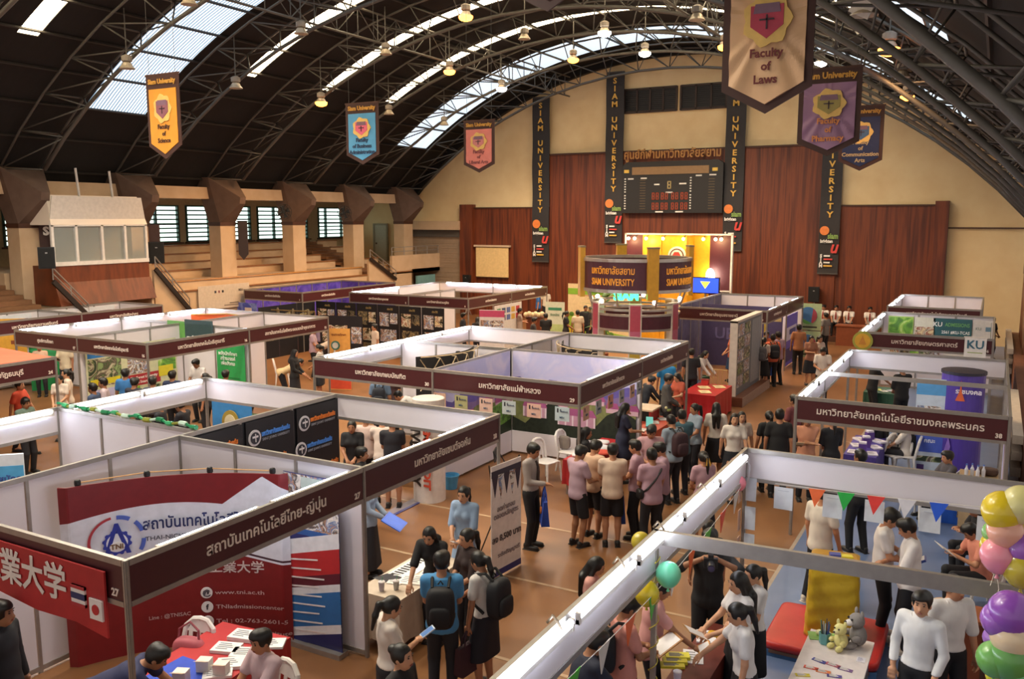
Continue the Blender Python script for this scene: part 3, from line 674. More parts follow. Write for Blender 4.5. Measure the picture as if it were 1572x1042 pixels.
def poster(label, loc, d, w, h, base, pics=(), texts=(), cat='poster', name='poster', group=None, t=0.012, edge=None):
    """A board facing d; loc is the middle of its lower edge. pics: (x, y, w, h, material); texts: (string, x, y, size, colour[, width])."""
    ang = {'S': 0.0, 'E': math.pi/2, 'N': math.pi, 'W': -math.pi/2}.get(d, d)
    o = thing(name, label, cat, loc, ang, group)
    MB().box(-w/2, w/2, -t/2, t/2, 0, h).build('sheet', base if not isinstance(base, str) else M(base, 0.45), o)
    if edge: MB().box(-w/2-0.02, w/2+0.02, -t, t, h, h+0.03).build('top_bar', edge, o)
    for k, (x, y, pw, ph, m) in enumerate(pics):
        MB().box(x-pw/2, x+pw/2, -t/2-0.004-0.0005*k, -t/2+0.001, y-ph/2, y+ph/2).build('picture' if not isinstance(m, str) else 'colour_block', m if not isinstance(m, str) else M(m, 0.45), o)
    for tx in texts:
        text(tx[0], 'lettering', M(tx[4], 0.5), tx[3], tx[5] if len(tx) > 5 else None, o, face_mat((tx[1], -t/2-0.012, tx[2]), 'S'), tx[3]*0.02, 0.002)
    return o
# ---- island 1 (numbers 27, 28 and the two behind them)
xa, xm, xb = -13.2, -9.95, -6.67; ya, ym, yb = 4.85, 8.23, 11.6
A27 = booth('white booth 27 in front with maroon fascia reading THAI-NICHI in Thai', xm, xb, ya, ym, {'S': ('fascia', 'อุตสาหกรรม', '27'), 'E': ('fascia', 'สถาบันเทคโนโลยีไทย-ญี่ปุ่น', '27', 0.1, 0.27), 'W': ('wall',), 'N': ('wall',)})
B28 = booth('booth 28 beyond the red backdrop with black logo wall inside', xm, xb, ym, yb, {'E': ('fascia', 'มหาวิทยาลัยเซนต์จอห์น', '28', 0.1, 0.25), 'N': ('fascia', 'มหาวิทยาลัยเซนต์จอห์น', '28'), 'W': ('wall', BLACKP)}, 'NE NW')
C1 = booth('booth with green garland along its white rear wall at the left edge', xa, xm, 5.0, 8.55, {'W': ('fascia', 'มหาวิทยาลัยราชภัฏ', '25'), 'N': ('wall',), 'S': ('fascia', '', '25')}, 'SW NW')
C2 = booth('booth left of the black logo wall with two glaring tubes on its fascia', xa, xm, 8.55, yb, {'W': ('fascia', 'มหาวิทยาลัยราชภัฏ', '26'), 'N': ('fascia', '', '26')}, 'NW')
tubes('the left beam of the garland booth', (xa, 5.0, 0), (xa, 8.5, 0), 2, (1, 0, 0), length=1.6)
tubes('the left beam beside the black logo wall', (xa, 8.7, 0), (xa, yb-0.1, 0), 2, (1, 0, 0), length=1.5)
tubes('the long fascia of booth 28', (xb, ym+0.2, 0), (xb, yb-0.2, 0), 2, (-1, 0, 0), length=1.3)
tubes('the long fascia of booth 27', (xb, ya+0.3, 0), (xb, ym-0.1, 0), 2, (-1, 0, 0), length=1.3)
# black logo wall prints
LOGO_B, LOGO_O = '4a86d9', 'd9772e'
for i in range(3):
    pb = poster('%s black logo print on the wall of booth 28 counted from the red backdrop' % ORD[i], (xm+0.03, ym+0.05+1.12*(i+0.5), 0.1), 'E', 1.04, 2.32, BLACKP)
    for k, (u, v, c) in enumerate(((0.05, 2.05, LOGO_B if i == 1 else LOGO_O), (-0.05, 1.62, LOGO_O if i == 1 else LOGO_B), (0.1, 1.2, LOGO_B if i == 1 else LOGO_O), (0, 0.7, LOGO_O))):
        MB().disc((u-0.4, -0.012, v), 0.13, 'y', 20).build('logo_disc', M('c9c4c9', 0.5), pb); MB().disc((u-0.4, -0.02, v), 0.095, 'y', 18).build('logo_ring', M('2a2a35', 0.5), pb)
        MB().bar((u-0.4, -0.028, v-0.06), (u-0.4, -0.028, v+0.07), 0.006, 0.03).bar((u-0.46, -0.028, v+0.02), (u-0.34, -0.028, v+0.02), 0.006, 0.03).build('logo_cross', M('d9d4d9', 0.5), pb)
        text("มหาวิทยาลัยเซนต์จอห์น", 'lettering', M(c, 0.5), 0.1, 0.62, pb, face_mat((u+0.06, -0.014, v+0.03), 'S'), 0.004)
        text("SAINT JOHN'S UNIVERSITY", 'lettering', M('8a8a94', 0.5), 0.06, 0.6, pb, face_mat((u+0.06, -0.014, v-0.06), 'S'), 0.0)
# ---- D at the left edge
D = booth('booth with an orange cloth roof at the left edge of the picture', -21.4, -18.1, 8.4, 11.75, {'E': ('fascia', 'มหาวิทยาลัยราชภัฏธนบุรี', '24', 0.2, 0.24), 'N': ('fascia', '', ''), 'W': ('wall',), 'S': ('wall',)})
MB().hull([(-1.6, -1.62, 2.44), (1.6, -1.62, 2.44), (1.6, 1.62, 2.46), (-1.6, 1.62, 2.5), (-1.6, -1.62, 2.6), (1.6, 1.62, 2.5), (1.6, -1.62, 2.52), (-1.6, 1.62, 2.62)]).build('cloth_roof', M('d9674a', 0.7, scale=2), D)
# ---- E island
ex = (-23.5, -20.8, -18.1); ey = (14.15, 17.5, 20.8)
E1 = booth('booth with yellow campus posters at the near right corner of the left block', ex[1], ex[2], ey[0], ey[1], {'S': ('fascia', 'มหาวิทยาลัยเทคโนโลยีสุรนารี', '16', 0, 0.19), 'E': ('fascia', 'มหาวิทยาลัยเทคโนโลยีสุรนารี', '16', 0, 0.22), 'W': ('wall',), 'N': ('wall',)})
E2 = booth('booth with green poster and orange stand at the far right of the left block', ex[1], ex[2], ey[1], ey[2], {'E': ('fascia', 'สถาบันเทคโนโลยีพระจอมเกล้าคุณทหาร', '15', 0, 0.22), 'N': ('fascia', '', '15'), 'W': ('wall',)}, 'NE NW')
E3 = booth('booth with two bright tubes at the near left corner of the left block', ex[0], ex[1], ey[0], ey[1], {'S': ('fascia', 'ศูนย์การศึกษา', '17', 0, 0.2), 'W': ('fascia', '', '17'), 'N': ('wall',)}, 'SW NW')
E4 = booth('booth with orange roll top at the far left of the left block', ex[0], ex[1], ey[1], ey[2], {'W': ('fascia', '', '18'), 'N': ('fascia', '', '18')}, 'NW')
tubes('the left block, left side', (ex[0], ey[0], 0), (ex[0], ey[2], 0), 4, (1, 0, 0), length=1.45)
tubes('the left block, right side', (ex[2], ey[0]+2.2, 0), (ex[2], ey[2]-0.3, 0), 2, (-1, 0, 0), 'the middle post', length=1.2)
# ---- F by the stand
fx = (-28.1, -25.8)
for i, (a, b) in enumerate(((14.6, 17.75), (17.75, 20.9))):
    booth('%s booth of the row against the stand below the control booth' % ('near' if i == 0 else 'far'), fx[0], fx[1], a, b, {'E': ('fascia', 'มหาวิทยาลัยสงขลานครินทร์' if i == 0 else 'มหาวิทยาลัยศิลปากร', '2%d' % i, 0, 0.22), 'W': ('wall',), 'N': ('fascia', '', '') if i else ('wall',)}, 'SW SE NE NW' if i == 0 else 'NE NW')
    poster('%s blue and purple poster in the booths below the control booth' % ORD[i], (fx[0]+0.06, (a+b)/2, 1.3), 'E', 2.6, 1.1, 'c9ced6', [(-0.8, 0.55, 0.75, 0.8, '6f9fb5'), (0, 0.55, 0.75, 0.8, '7aa9bd'), (0.8, 0.55, 0.75, 0.8, '7d5f80')], [('ศิลปากร', 0, 0.95, 0.12, 'f0eee8')])
# ---- G and H near the far wall
for i, (a, b) in enumerate(((27.2, 30.4), (30.4, 33.6))):
    booth('%s blue booth of the far left corner' % ('near' if i == 0 else 'rear'), -28.3, -25.0, a, b, {**({'S': ('fascia', 'มหาวิทยาลัยรังสิต', '1', 0, 0.2)} if i == 0 else {'N': ('wall', PH['violet'])}), 'E': ('fascia', 'มหาวิทยาลัยรังสิต', '1', 0, 0.2), 'W': ('wall', PH['violet'])}, 'SW SE NE NW' if i == 0 else 'NE NW')
poster('blue portrait poster at the near left of the far blue booth', (-28.2, 27.05, 0.03), 'S', 1.5, 1.9, PH['blue'], [(0.25, 1.45, 0.4, 0.5, 'e6d9d0')], [('RSU', -0.3, 0.8, 0.3, 'e6e6f0')])
hx = (-23.4, -20.4, -17.6); hy = (28.3, 31.7, 35.0)
for (i, j, nm) in ((0, 0, 'near left'), (1, 0, 'near right'), (0, 1, 'rear left'), (1, 1, 'rear right')):
    s = {}
    if j == 0: s['S'] = ('fascia', ('มหาวิทยาลัยกรุงเทพ', 'มหาวิทยาลัยสวนดุสิต')[i], '%d' % (5+i), 0, 0.2)
    if i == 1: s['E'] = ('fascia', ('มหาวิทยาลัยสยาม', 'มหาวิทยาลัยมหิดล')[j], '%d' % (7+j), 0, 0.2)
    if j == 1: s['N'] = ('fascia', '', '')
    if i == 0: s['W'] = ('fascia', '', '')
    if i == 0 and j == 0: s['E'] = ('wall',)
    booth('%s booth of the far block behind the black photo wall' % nm, hx[i], hx[i+1], hy[j], hy[j+1], s, 'SW SE NE NW' if (i, j) == (0, 0) else ('SE NE' if (i, j) == (1, 0) else ('NE NW' if i == 0 else 'NE')))
tubes('the far block, left side', (hx[0], hy[0]+0.1, 0), (hx[0], hy[1], 0), 3, (1, 0, 0), length=1.1)
tubes('the far block, rear side', (hx[2]-0.2, hy[2], 0), (hx[0]+0.4, hy[2], 0), 4, (0, -1, 0), 'the right end', length=1.25)
DPOS = [(0.5, 'food', 'people'), (1.5, 'people', 'dark'), (2.5, 'dark', 'food'), (3.5, 'people', 'people'), (4.5, 'food', 'dark'), (5.5, 'people', 'food')]
for i, (u, a, b) in enumerate(DPOS):
    poster('%s panel from the left of the black photo exhibition wall' % ORD[i], (-24.95+1.08*u, 27.95, 0.0), 'S', 1.06, 2.08, BLACKP, [(-0.2, 1.5, 0.46, 0.55, PH[a]), (0.27, 1.55, 0.36, 0.42, PH[b]), (0.0, 0.85, 0.8, 0.5, PH[b]), (-0.05, 0.35, 0.5, 0.3, PH[a])], [('ประวัติ', 0.1, 1.92, 0.11, 'a08a5a')], 'exhibition board', 'exhibition_board')
for i in range(3):
    poster('%s panel of the black exhibition wall on its side turned to the right' % ORD[i], (-25.0, 27.4-1.08*i, 0.0), 'E', 1.06, 2.08, BLACKP, [(0.0, 0.9, 0.8, 0.4, PH['dark'])], [('มูลนิธิ\nพระราชกรณียกิจ\nเพื่อประชาชน', 0.0, 1.6, 0.12, 'a89a70')], 'exhibition board', 'exhibition_board')
sp = thing('spotlight_rail', 'brass rail of three clip spotlights lighting the black exhibition wall', 'lamp', (-23.9, 25.3, 1.95))
MB().tube([(-1.0, 0, 0), (1.0, 0.3, 0.0)], 0.025, 6).build('rail', M('8a744a', 0.4, 0.5), sp)
for k in range(3):
    x = -0.8+0.8*k; MB().lathe([(0.03, 0.1), (0.06, 0.0), (0.085, -0.12)], 10, (x, 0.15, -0.02)).build('spot_head', M('6a5a40', 0.4, 0.4), sp); MB().ball((x, 0.15, -0.13), 0.06).build('bulb', M('ffe2a0', 0.3, emit=12, var=0), sp)
MB().tube([(1.0, 0.3, 0), (0.85, 0.3, -1.94)], 0.022, 6).build('pole', M('8a744a', 0.4, 0.5), sp)
MB().lathe([(0.22, -1.95), (0.22, -1.92), (0.02, -1.9)], 12, (0.85, 0.3, 0)).build('base', BLACK, sp)
# ---- I: the block in the middle
ix = (-13.05, -9.88, -6.6); iy = (14.5, 17.75, 21.0)
I1 = booth('booth 30 with maroon fascia, left front of the middle block', ix[0], ix[1], iy[0], iy[1], {'S': ('fascia', 'มหาวิทยาลัยเกษมบัณฑิต', '30', 0.25, 0.22), 'W': ('fascia', '', '30'), 'N': ('wall',)})
I2 = booth('booth 29 lined with a campus mural, right front of the middle block', ix[1], ix[2], iy[0], iy[1], {'S': ('fascia', 'มหาวิทยาลัยแม่ฟ้าหลวง', '29', 0.15, 0.24), 'E': ('fascia', 'มหาวิทยาลัยแม่ฟ้าหลวง', '29', 0, 0.2), 'W': ('wall',), 'N': ('wall',)}, 'SE NE NW')
I3 = booth('right rear booth of the middle block, open towards the red table', ix[1], ix[2], iy[1], iy[2], {'E': ('fascia', 'มหาวิทยาลัยเกริก', '11', 0, 0.2), 'N': ('fascia', '', '11'), 'W': ('wall',)}, 'NE NW')
I4 = booth('left rear booth of the middle block with bright tubes on its left fascia', ix[0], ix[1], iy[1], iy[2], {'W': ('fascia', '', '12'), 'N': ('fascia', '', '12')}, 'NW')
tubes('the middle block, left side', (ix[0], iy[0]+0.3, 0), (ix[0], iy[2], 0), 4, (1, 0, 0), length=1.45)
tubes('the middle block, right side', (ix[2], iy[0]+0.4, 0), (ix[2], iy[2]-0.3, 0), 4, (-1, 0, 0), length=1.25)
# mural sheets of booth 29
def mural(label, loc, d, w, hedge=False):
    o = poster(label, loc, d, w, 2.4, PH['sky'], (), (), 'mural', 'mural_sheet')
    rng = random.Random(w)
    def hills(z0, amp, n, m, ph, off, name):
        pts = [(-w/2, 0.0)]+[(w/2, 0.0)]+[(w/2-w*i/n, z0+amp*math.sin(ph+i*1.3)+amp*0.4*math.sin(i*3.1+ph)) for i in range(n+1)]
        MB().prism(pts, -0.012-off, -0.004, 'y').build(name, m, o)
    hills(1.72, 0.09, 16, M('5a4f93', 0.5), 0.4, 0.0, 'far_hills'); hills(1.55, 0.07, 14, M('77628c', 0.5), 1.0, 0.001, 'near_hills'); hills(1.38, 0.05, 12, ramp_mat('meadow', ['868a52', '6f7446', '9a985e'], (1, 1, 1), 0.6, 'noise', 3), 2.0, 0.002, 'meadow')
    for k in range(8):
        x = -w/2+w*(k+0.5)/8+rng.uniform(-0.08, 0.08); z = 1.12+rng.uniform(-0.1, 0.32); bw = rng.uniform(0.16, 0.26)
        MB().prism([(x-bw, z), (x+bw, z), (x+bw*0.7, z+0.13), (x-bw*0.7, z+0.13)], -0.019-0.0004*k, -0.012, 'y').build('house_roof', M('9a4a78', 0.5), o)
        MB().box(x-bw*0.85, x+bw*0.85, -0.018-0.0004*k, -0.012, z-0.1, z).build('house_wall', M('c9a5b0', 0.5), o)
    if hedge: hills(1.15, 0.12, 7, ramp_mat('hedge_print', ['3f6a26', '6f9a42', '2a4a1c', '8fae52'], (1, 1, 1), 0.6, 'noise', 6, 6), 0.2, 0.02, 'hedge_print'); hills(0.72, 0.05, 9, M('22301a', 0.6, scale=20), 1.2, 0.024, 'hedge_foot')
    else: hills(1.0, 0.3, 9, ramp_mat('dark_trees', ['11160e', '1f281a', '0d110b'], (1, 1, 1), 0.8, 'noise', 7, 6), 0.2, 0.02, 'dark_trees')
    MB().box(-w/2, w/2, -0.05, -0.004, 0, 0.5).build('skirt', PANEL, o)
    if not hedge:
        for hx, hw, hz in ((.12, .5, 1.02), (-.95, .32, 1.12)):
            MB().prism([(hx-hw, hz), (hx+hw, hz), (hx+hw*.8, hz+.16), (hx-hw*.8, hz+.16)], -0.042, -0.02, 'y').build('house_roof', M('a05582', 0.5), o); hb = MB().box(hx-hw*.9, hx+hw*.9, -0.04, -0.02, hz-.24, hz).build('house_wall', M('b98ba0', 0.5), o)
            m2 = MB(); [m2.box(hx-hw*.9+hw*.36*i-.02, hx-hw*.9+hw*.36*i+.02, -.044, -.03, hz-.24, hz) for i in range(6)]; m2.build('columns', M('dcc6d0', 0.5), hb)
    return o
mural('campus landscape mural on the rear wall of booth 29', ((ix[1]+ix[2])/2, iy[1]-0.03, 0.05), 'S', 3.1)
mural('campus landscape mural on the left wall of booth 29', (ix[1]+0.03, (iy[0]+iy[1])/2, 0.05), 'E', 3.1, True)
FB = M('2a2a30', 0.5)
for k, (x, c) in enumerate(((-9.72, 'c9a08a'), (-9.2, 'a9a578'), (-8.62, 'd9b5a5'), (-8.1, 'b5bfc0'), (-7.55, 'd9b0a0'), (-6.95, 'b9c9cf'))):
    poster('%s paper card from the left hanging below the front fascia of booth 29' % ORD[k], (x, iy[0]-0.005, 1.75), 'S', 0.3, 0.27, c, [(-0.09, 0.2, 0.03, 0.08, FB)], [('f', -0.03, 0.2, 0.08, '3a3a44'), ('facebook', 0.05, 0.19, 0.04, '3a4a6a'), ('MFU', 0, 0.07, 0.05, '3a5a7a')], 'paper card', 'paper_card')
for k, (y, c) in enumerate(((14.8, 'c9a08a'), (15.4, '9aa0a8'), (16.0, 'c98f78'), (16.6, 'a5a5a5'), (17.2, 'c9a08a'), (17.6, '9aa5ad'))):
    poster('%s paper card from the front hanging below the right fascia of booth 29' % ORD[k], (ix[2]+0.005, y, 1.75), 'E', 0.26, 0.27, c, [(-0.07, 0.2, 0.03, 0.08, FB)], [('MFU', 0, 0.1, 0.06, '3a5a7a')], 'paper card', 'paper_card')
# standing column, pop-up frames seen from behind
o = tag(MB().lathe([(0.32, 0), (0.32, 2.05), (0.3, 2.06)], 24).build('display_column', M('d9cfc9', 0.5), None, (-9.55, 13.85, 0), smooth=False), 'white cylinder column standing beside the left post of booth 29', 'column')
text('UNIVERSITY', 'lettering', M('2a2320', 0.5), 0.3, 1.6, o, Matrix.Translation((-0.1, -0.335, 1.15)) @ Matrix.Rotation(math.pi/2, 4, 'X') @ Matrix.Rotation(-math.pi/2, 4, 'Z'), 0.01)
text('KASEM BUNDIT', 'lettering', M('b5402a', 0.5), 0.22, 1.7, o, Matrix.Translation((0.16, -0.325, 1.15)) @ Matrix.Rotation(math.pi/2, 4, 'X') @ Matrix.Rotation(-math.pi/2, 4, 'Z'), 0.01)
def popup(lab, loc, rot, w, h, col):
    t = thing('popup_display', lab, 'display stand', loc, rot)
    mb = MB(); n = 10
    pts = [(w*(i/n-0.5), 0.35*(1-(2*i/n-1)**2)) for i in range(n+1)]
    for i in range(n):
        (a, b), (c, d) = pts[i], pts[i+1]
        mb.add([(a, b, 0.05), (c, d, 0.05), (c, d, h), (a, b, h), (a, b-0.015, 0.05), (c, d-0.015, 0.05), (c, d-0.015, h), (a, b-0.015, h)], [(0, 1, 2, 3), (7, 6, 5, 4), (3, 2, 6, 7), (0, 4, 5, 1), (0, 3, 7, 4), (1, 5, 6, 2)])
    mb.build('skin', M(col, 0.6), t)
    mb = MB()
    for i in range(0, n, 2):
        (a, b), (c, d) = pts[i], pts[min(n, i+2)]
        for z in (h*0.98, h*0.66, h*0.33): mb.tube([(a, b+0.12, z), (c, d+0.12, z-h*0.28)], 0.012, 5); mb.tube([(c, d+0.12, z), (a, b+0.12, z-h*0.28)], 0.012, 5); mb.tube([(a, b, z), (a, b+0.12, z)], 0.01, 5)
    mb.tube([(a, b+0.14, h) for a, b in pts], 0.014, 5); mb.build('lattice_frame', M('b09a7a', 0.4, 0.4), t)
    return t
popup('black back of a curved pop up display with its lattice frame in booth 30', (-10.9, 16.55, 0), -math.pi/2-0.1, 2.1, 2.52, '1d1b1d')
popup('black back of a curved pop up display in the rear of the middle block', (-8.8, 19.3, 0), 2.45, 1.9, 2.45, '1d1b1d')
clip = tag(MB().lathe([(0.03, 0), (0.05, 0.12), (0.07, 0.14), (0.05, 0.2), (0.03, 0.2)], 10, (-11.25, 17.6, 2.15)).bar((-11.25, 17.6, 2.2), (-11.0, 17.7, 2.1), 0.02, 0.02).build('spot_lamp', BLACK), 'small black clip spot lamp on the white wall behind booth 30', 'lamp')
# ---- K and the big panel
K1 = booth('near booth with maroon fascia right of the round tower', -9.75, -6.5, 29.2, 32.3, {'S': ('fascia', 'มหาวิทยาลัยอุบลราชธานี', '9', 0, 0.22), 'E': ('fascia', 'มหาวิทยาลัยอุบลราชธานี', '9', 0, 0.2), 'W': ('wall', PH['slate'])})
K2 = booth('rear booth right of the round tower before the yellow stage', -9.75, -6.5, 32.3, 35.3, {'E': ('fascia', '', '10'), 'N': ('wall',), 'W': ('wall', PH['slate'])}, 'NE NW')
poster('dark purple university backdrop with yellow stripe in the booth right of the tower', (-8.1, 32.2, 0.03), 'S', 3.0, 2.3, '4a4368', [(0, 1.95, 2.9, 0.35, 'b5a06a'), (0.9, 1.0, 0.12, 1.6, 'b59a3a')], [('UBU', -0.4, 1.2, 0.6, '6a6490'), ('UBON RATCHATHANI', -0.1, 1.95, 0.18, '5a5060')], 'backdrop', 'backdrop')
poster('blue violet lounge poster at the right of the booth beside the tower', (-6.62, 33.9, 0.03), 'E', 2.2, 1.9, '6a5ac9', [(0, 1.2, 1.8, 0.5, 'd9d4ea'), (0.2, 1.25, 1.2, 0.2, '4a4a9a'), (0, 0.4, 2.0, 0.5, '3a2f7a')], (), 'poster')
tubes('the booth right of the tower', (-6.5, 29.4, 0), (-6.5, 35.0, 0), 3, (-1, 0, 0), length=1.2)
dp = thing('display_wall', 'free standing photo display wall on a brown plinth by the aisle', 'display stand', (-6.6, 26.9, 0))
MB().box(-0.35, 0.35, -1.6, 1.9, 0, 0.28).build('plinth', M('6a3f2e', 0.5), dp); MB().box(0.34, 0.36, -1.6, 1.9, 0, 0.28).build('plinth_edge', M('a08a80', 0.5), dp)
MB().box(-0.09, 0.09, -1.45, 1.55, 0.28, 2.5).build('board', M('6f757c', 0.5), dp)
mb = MB().box(-0.11, 0.11, -1.5, -1.43, 0.28, 2.53); mb.box(-0.11, 0.11, 1.53, 1.6, 0.28, 2.53).box(-0.11, 0.11, -1.5, 1.6, 2.48, 2.55); mb.build('frame', OFFWHITE, dp)
for k in range(2):
    for j in range(5): MB().box(0.09, 0.1, -1.3+0.75*k, -0.65+0.75*k, 0.5+0.39*j, 0.84+0.39*j).build('picture', PH['campus'] if (k+j) % 2 else PH['people'], dp)
MB().box(0.09, 0.1, 0.3, 1.45, 0.4, 2.4).build('picture', M('8d939a', 0.5), dp)
# ---- right hand row
N1 = booth('farthest white booth of the right hand row by the end wall', -3.2, -0.3, 33.0, 38.3, {'S': ('fascia', 'มหาวิทยาลัยเทคโนโลยีราชมงคลธัญบุรี', '35', 0.1, 0.2), 'W': ('fascia', '', '35'), 'N': ('wall',), 'E': ('wall',)})
tubes('the farthest right hand booth', (-3.2, 33.1, 0), (-3.2, 38.2, 0), 3, (1, 0, 0))
N2 = booth('white booth with a large KU sign in the right hand row', -3.1, 0.1, 25.1, 30.8, {'S': ('fascia', 'มหาวิทยาลัยเกษตรศาสตร์', '36', 0, 0.25), 'W': ('fascia', '', '36'), 'N': ('wall',), 'E': ('wall',)})
tubes('the KU booth', (-3.1, 25.2, 0), (-3.1, 30.7, 0), 3, (1, 0, 0))
N3 = booth('booth 38 with purple column in the right hand row', -2.85, 0.37, 15.3, 21.5, {'S': ('fascia', 'มหาวิทยาลัยเทคโนโลยีราชมงคลพระนคร', '38', 0, 0.26), 'W': ('fascia', '', '38'), 'N': ('fascia', '', '38'), 'E': ('wall',)})
tubes('booth 38', (-2.85, 15.4, 0), (-2.85, 21.4, 0), 4, (1, 0, 0))
MB().bar((-1.61, -0.3, 2.46), (1.61, -0.3, 2.46), 0.045, 0.08).build('cross_beam', ALU, N3); MB().box(-1.63, -1.58, -0.325, -0.275, 0, 2.5).build('post', ALU, N3); MB().box(1.56, 1.61, -0.325, -0.275, 0, 2.5).build('post', ALU, N3)
N4 = booth('nearest booth of the right hand row, hung with balloons and bunting', -2.75, 0.62, 4.4, 11.45, {'W': ('fascia', '', ''), 'N': ('fascia', '', '39')}, 'NW NE')
MB().bar((-1.66, -0.02, 2.43), (1.68, 0.2, 2.43), 0.05, 0.14).build('cross_beam', ALU, N4); MB().box(-1.71, -1.66, -0.05, 0.0, 0, 2.5).build('post', ALU, N4); MB().box(1.64, 1.69, 0.18, 0.23, 0, 2.5).build('post', ALU, N4)
tubes('the balloon hung booth', (-2.75, 4.5, 0), (-2.75, 11.2, 0), 5, (1, 0, 0), length=1.25)
# KU posters
ku = '2f5f66'
for k, (x, w, base, pics, txt, lab) in enumerate((
    (-2.55, 0.75, 'a9c46a', [(0, 0.4, 0.7, 0.7, PH['green'])], [], 'bright green field poster on the rear wall of the KU booth'),
    (-1.85, 0.6, 'd9d9c9', [(0, 0.25, 0.55, 0.45, PH['food'])], [], 'pale meadow poster on the rear wall of the KU booth'),
    (-1.05, 1.1, ku, [], [('KU', -0.42, 0.58, 0.2, 'eef2f0'), ('ADMISSIONS', 0.14, 0.58, 0.16, '6fae6a', 0.7), ('2561 #KU-TCAS', 0.1, 0.34, 0.13, 'eef2f0', 0.8)], 'teal admissions poster on the rear wall of the KU booth'),
    (-0.2, 0.55, 'd9d4cf', [(0.15, 0.5, 0.14, 0.14, '6f8fa5')], [('KU', -0.12, 0.5, 0.12, '8a9a98')], 'pale grey poster on the rear wall of the KU booth'))):
    poster(lab, (x, 30.72, 1.6), 'S', w, 0.78, base, pics, txt)
poster('teal roundel poster at the right of the KU booth', (0.03, 30.0, 1.6), 'W', 0.9, 0.75, ku, [(-0.2, 0.45, 0.2, 0.2, 'd9c94a')])
for k, m in enumerate(('food', 'dark', 'green', 'campus', 'people')):
    poster('%s small photo from the left in the lower row of the KU booth' % ORD[k], (-2.7+0.3*k, 30.72, 1.05), 'S', 0.26, 0.36, PH[m])
poster('cream notice with brown line low on the rear wall of the KU booth', (-0.7, 30.72, 0.95), 'S', 1.1, 0.5, 'd9d2c9', [(0.1, 0.15, 0.8, 0.06, '8a7a5a')], [('KU', -0.4, 0.38, 0.14, '8aa09c')])
poster('white KU sign hanging over the fascia of its booth', (-0.3, 25.05, 1.98), 'S', 0.5, 0.52, 'f0eeee', [(0, 0.14, 0.34, 0.02, '9ab05a')], [('KU', 0, 0.34, 0.3, '3f6f86')], 'sign', 'sign', edge=WHITE)
ek = thing('emblem_disc', 'round gold emblem at the left end of the KU fascia', 'emblem', (-3.0, 25.03, 2.25)); MB().disc((0, 0, 0), 0.26, 'y', 24, t=0.012).build('disc', M('a5a84a', 0.5), ek); MB().disc((0, -0.015, 0), 0.2, 'y', 20, t=0.01).build('ring', M('d9a83a', 0.5), ek); MB().prism([(0, 0.14), (-0.1, -0.1), (0.1, -0.1)][::-1], -0.035, -0.02, 'y').build('figure', M('c98a3a', 0.5), ek)
# ---- round tower of the host university
tw = thing('round_tower', 'round host tower with maroon ring sign and coloured pillars', 'tower', (-10.15, 26.6, 0))
MAR = M('4d1f2c', 0.4); SIL = M('b9aea6', 0.3, 0.7)
def ringwall(r, z0, z1, mat, name, th=0.05, n=48):
    mb = MB(); mb.lathe([(r, z0), (r, z1)], n); 
    mb.f = mb.f[:-2]; mb.mi = mb.mi[:-2]; b = MB().lathe([(r-th, z0), (r-th, z1)], n); b.f = b.f[:-2]; off = len(mb.v); mb.add(b.v, [f[::-1] for f in b.f])
    for k in range(n):
        k2 = (k+1) % n; mb.add([], []); mb.f += [(n+k, n+k2, off+n+k2, off+n+k), (k2, k, off+k, off+k2)]; mb.mi += [0, 0]
    return mb.build(name, mat, tw)
ringwall(1.75, 3.35, 4.2, MAR, 'ring_sign'); ringwall(1.78, 4.2, 4.3, SIL, 'ring_rim', 0.1); ringwall(1.78, 3.25, 3.35, SIL, 'ring_rim', 0.1)
ringwall(1.42, 2.1, 2.5, MAR, 'lower_ring'); 
for z in (2.5, 2.66, 2.82): ringwall(1.44, z, z+0.07, SIL, 'ring_rim', 0.06)
ringwall(1.42, 2.03, 2.1, SIL, 'ring_rim', 0.07)
COLS = [('8a2f36', 'c06a8a', 'b59a3a')]
base_a = -0.25
for k in range(6):
    a = base_a+2*math.pi*k/6-2.0; x, y = 1.35*math.cos(a), 1.35*math.sin(a)
    q = MB().box(-0.2, 0.2, -0.1, 0.1, 0, 2.9); o = q.build('pillar', OFFWHITE, tw, (x, y, 0), a+math.pi/2)
    for j, (z0, z1, c) in enumerate(((0.1, 0.75, 'a8352f'), (0.8, 1.45, 'b39a3c'), (1.5, 2.05, 'b5607e'), (2.05, 2.85, 'b0485c'))):
        MB().box(-0.16, 0.16, -0.115, -0.1, z0, z1).build('colour_panel', M(c, 0.5), o); 
    MB().box(-0.17, 0.17, 0.1, 0.112, 0.1, 2.85).build('colour_panel', M('a88a5a', 0.5), o)
for k in range(4):
    a = math.pi/2*k-0.92; x, y = 1.8*math.cos(a), 1.8*math.sin(a)
    o = MB().box(-0.17, 0.17, -0.08, 0.08, 3.05, 4.65).build('ring_post', M('c9962e', 0.45), tw, (x, y, 0), a+math.pi/2)
    MB().box(-0.19, 0.19, -0.09, 0.09, 4.62, 4.67).build('post_cap', M('8a7a5a', 0.4), o)
for k in range(8):
    a = math.pi/4*k; MB().tube([(1.5*math.cos(a), 1.5*math.sin(a), 2.8), (1.68*math.cos(a), 1.68*math.sin(a), 3.3)], 0.03, 6).build('strut', SIL, tw)
def on_ring(body, size, width, a0, r, z, mat, parent, bold=0.01):
    o = text(body, 'lettering', mat, size, width, parent, None, bold, 0.01)
    for v in o.data.vertices:
        a = a0+v.co.x/r; rr = r+0.012+v.co.z; v.co = (rr*math.cos(a), rr*math.sin(a), z+v.co.y)
TG = M('d98f2e', 0.4, emit=0.25)
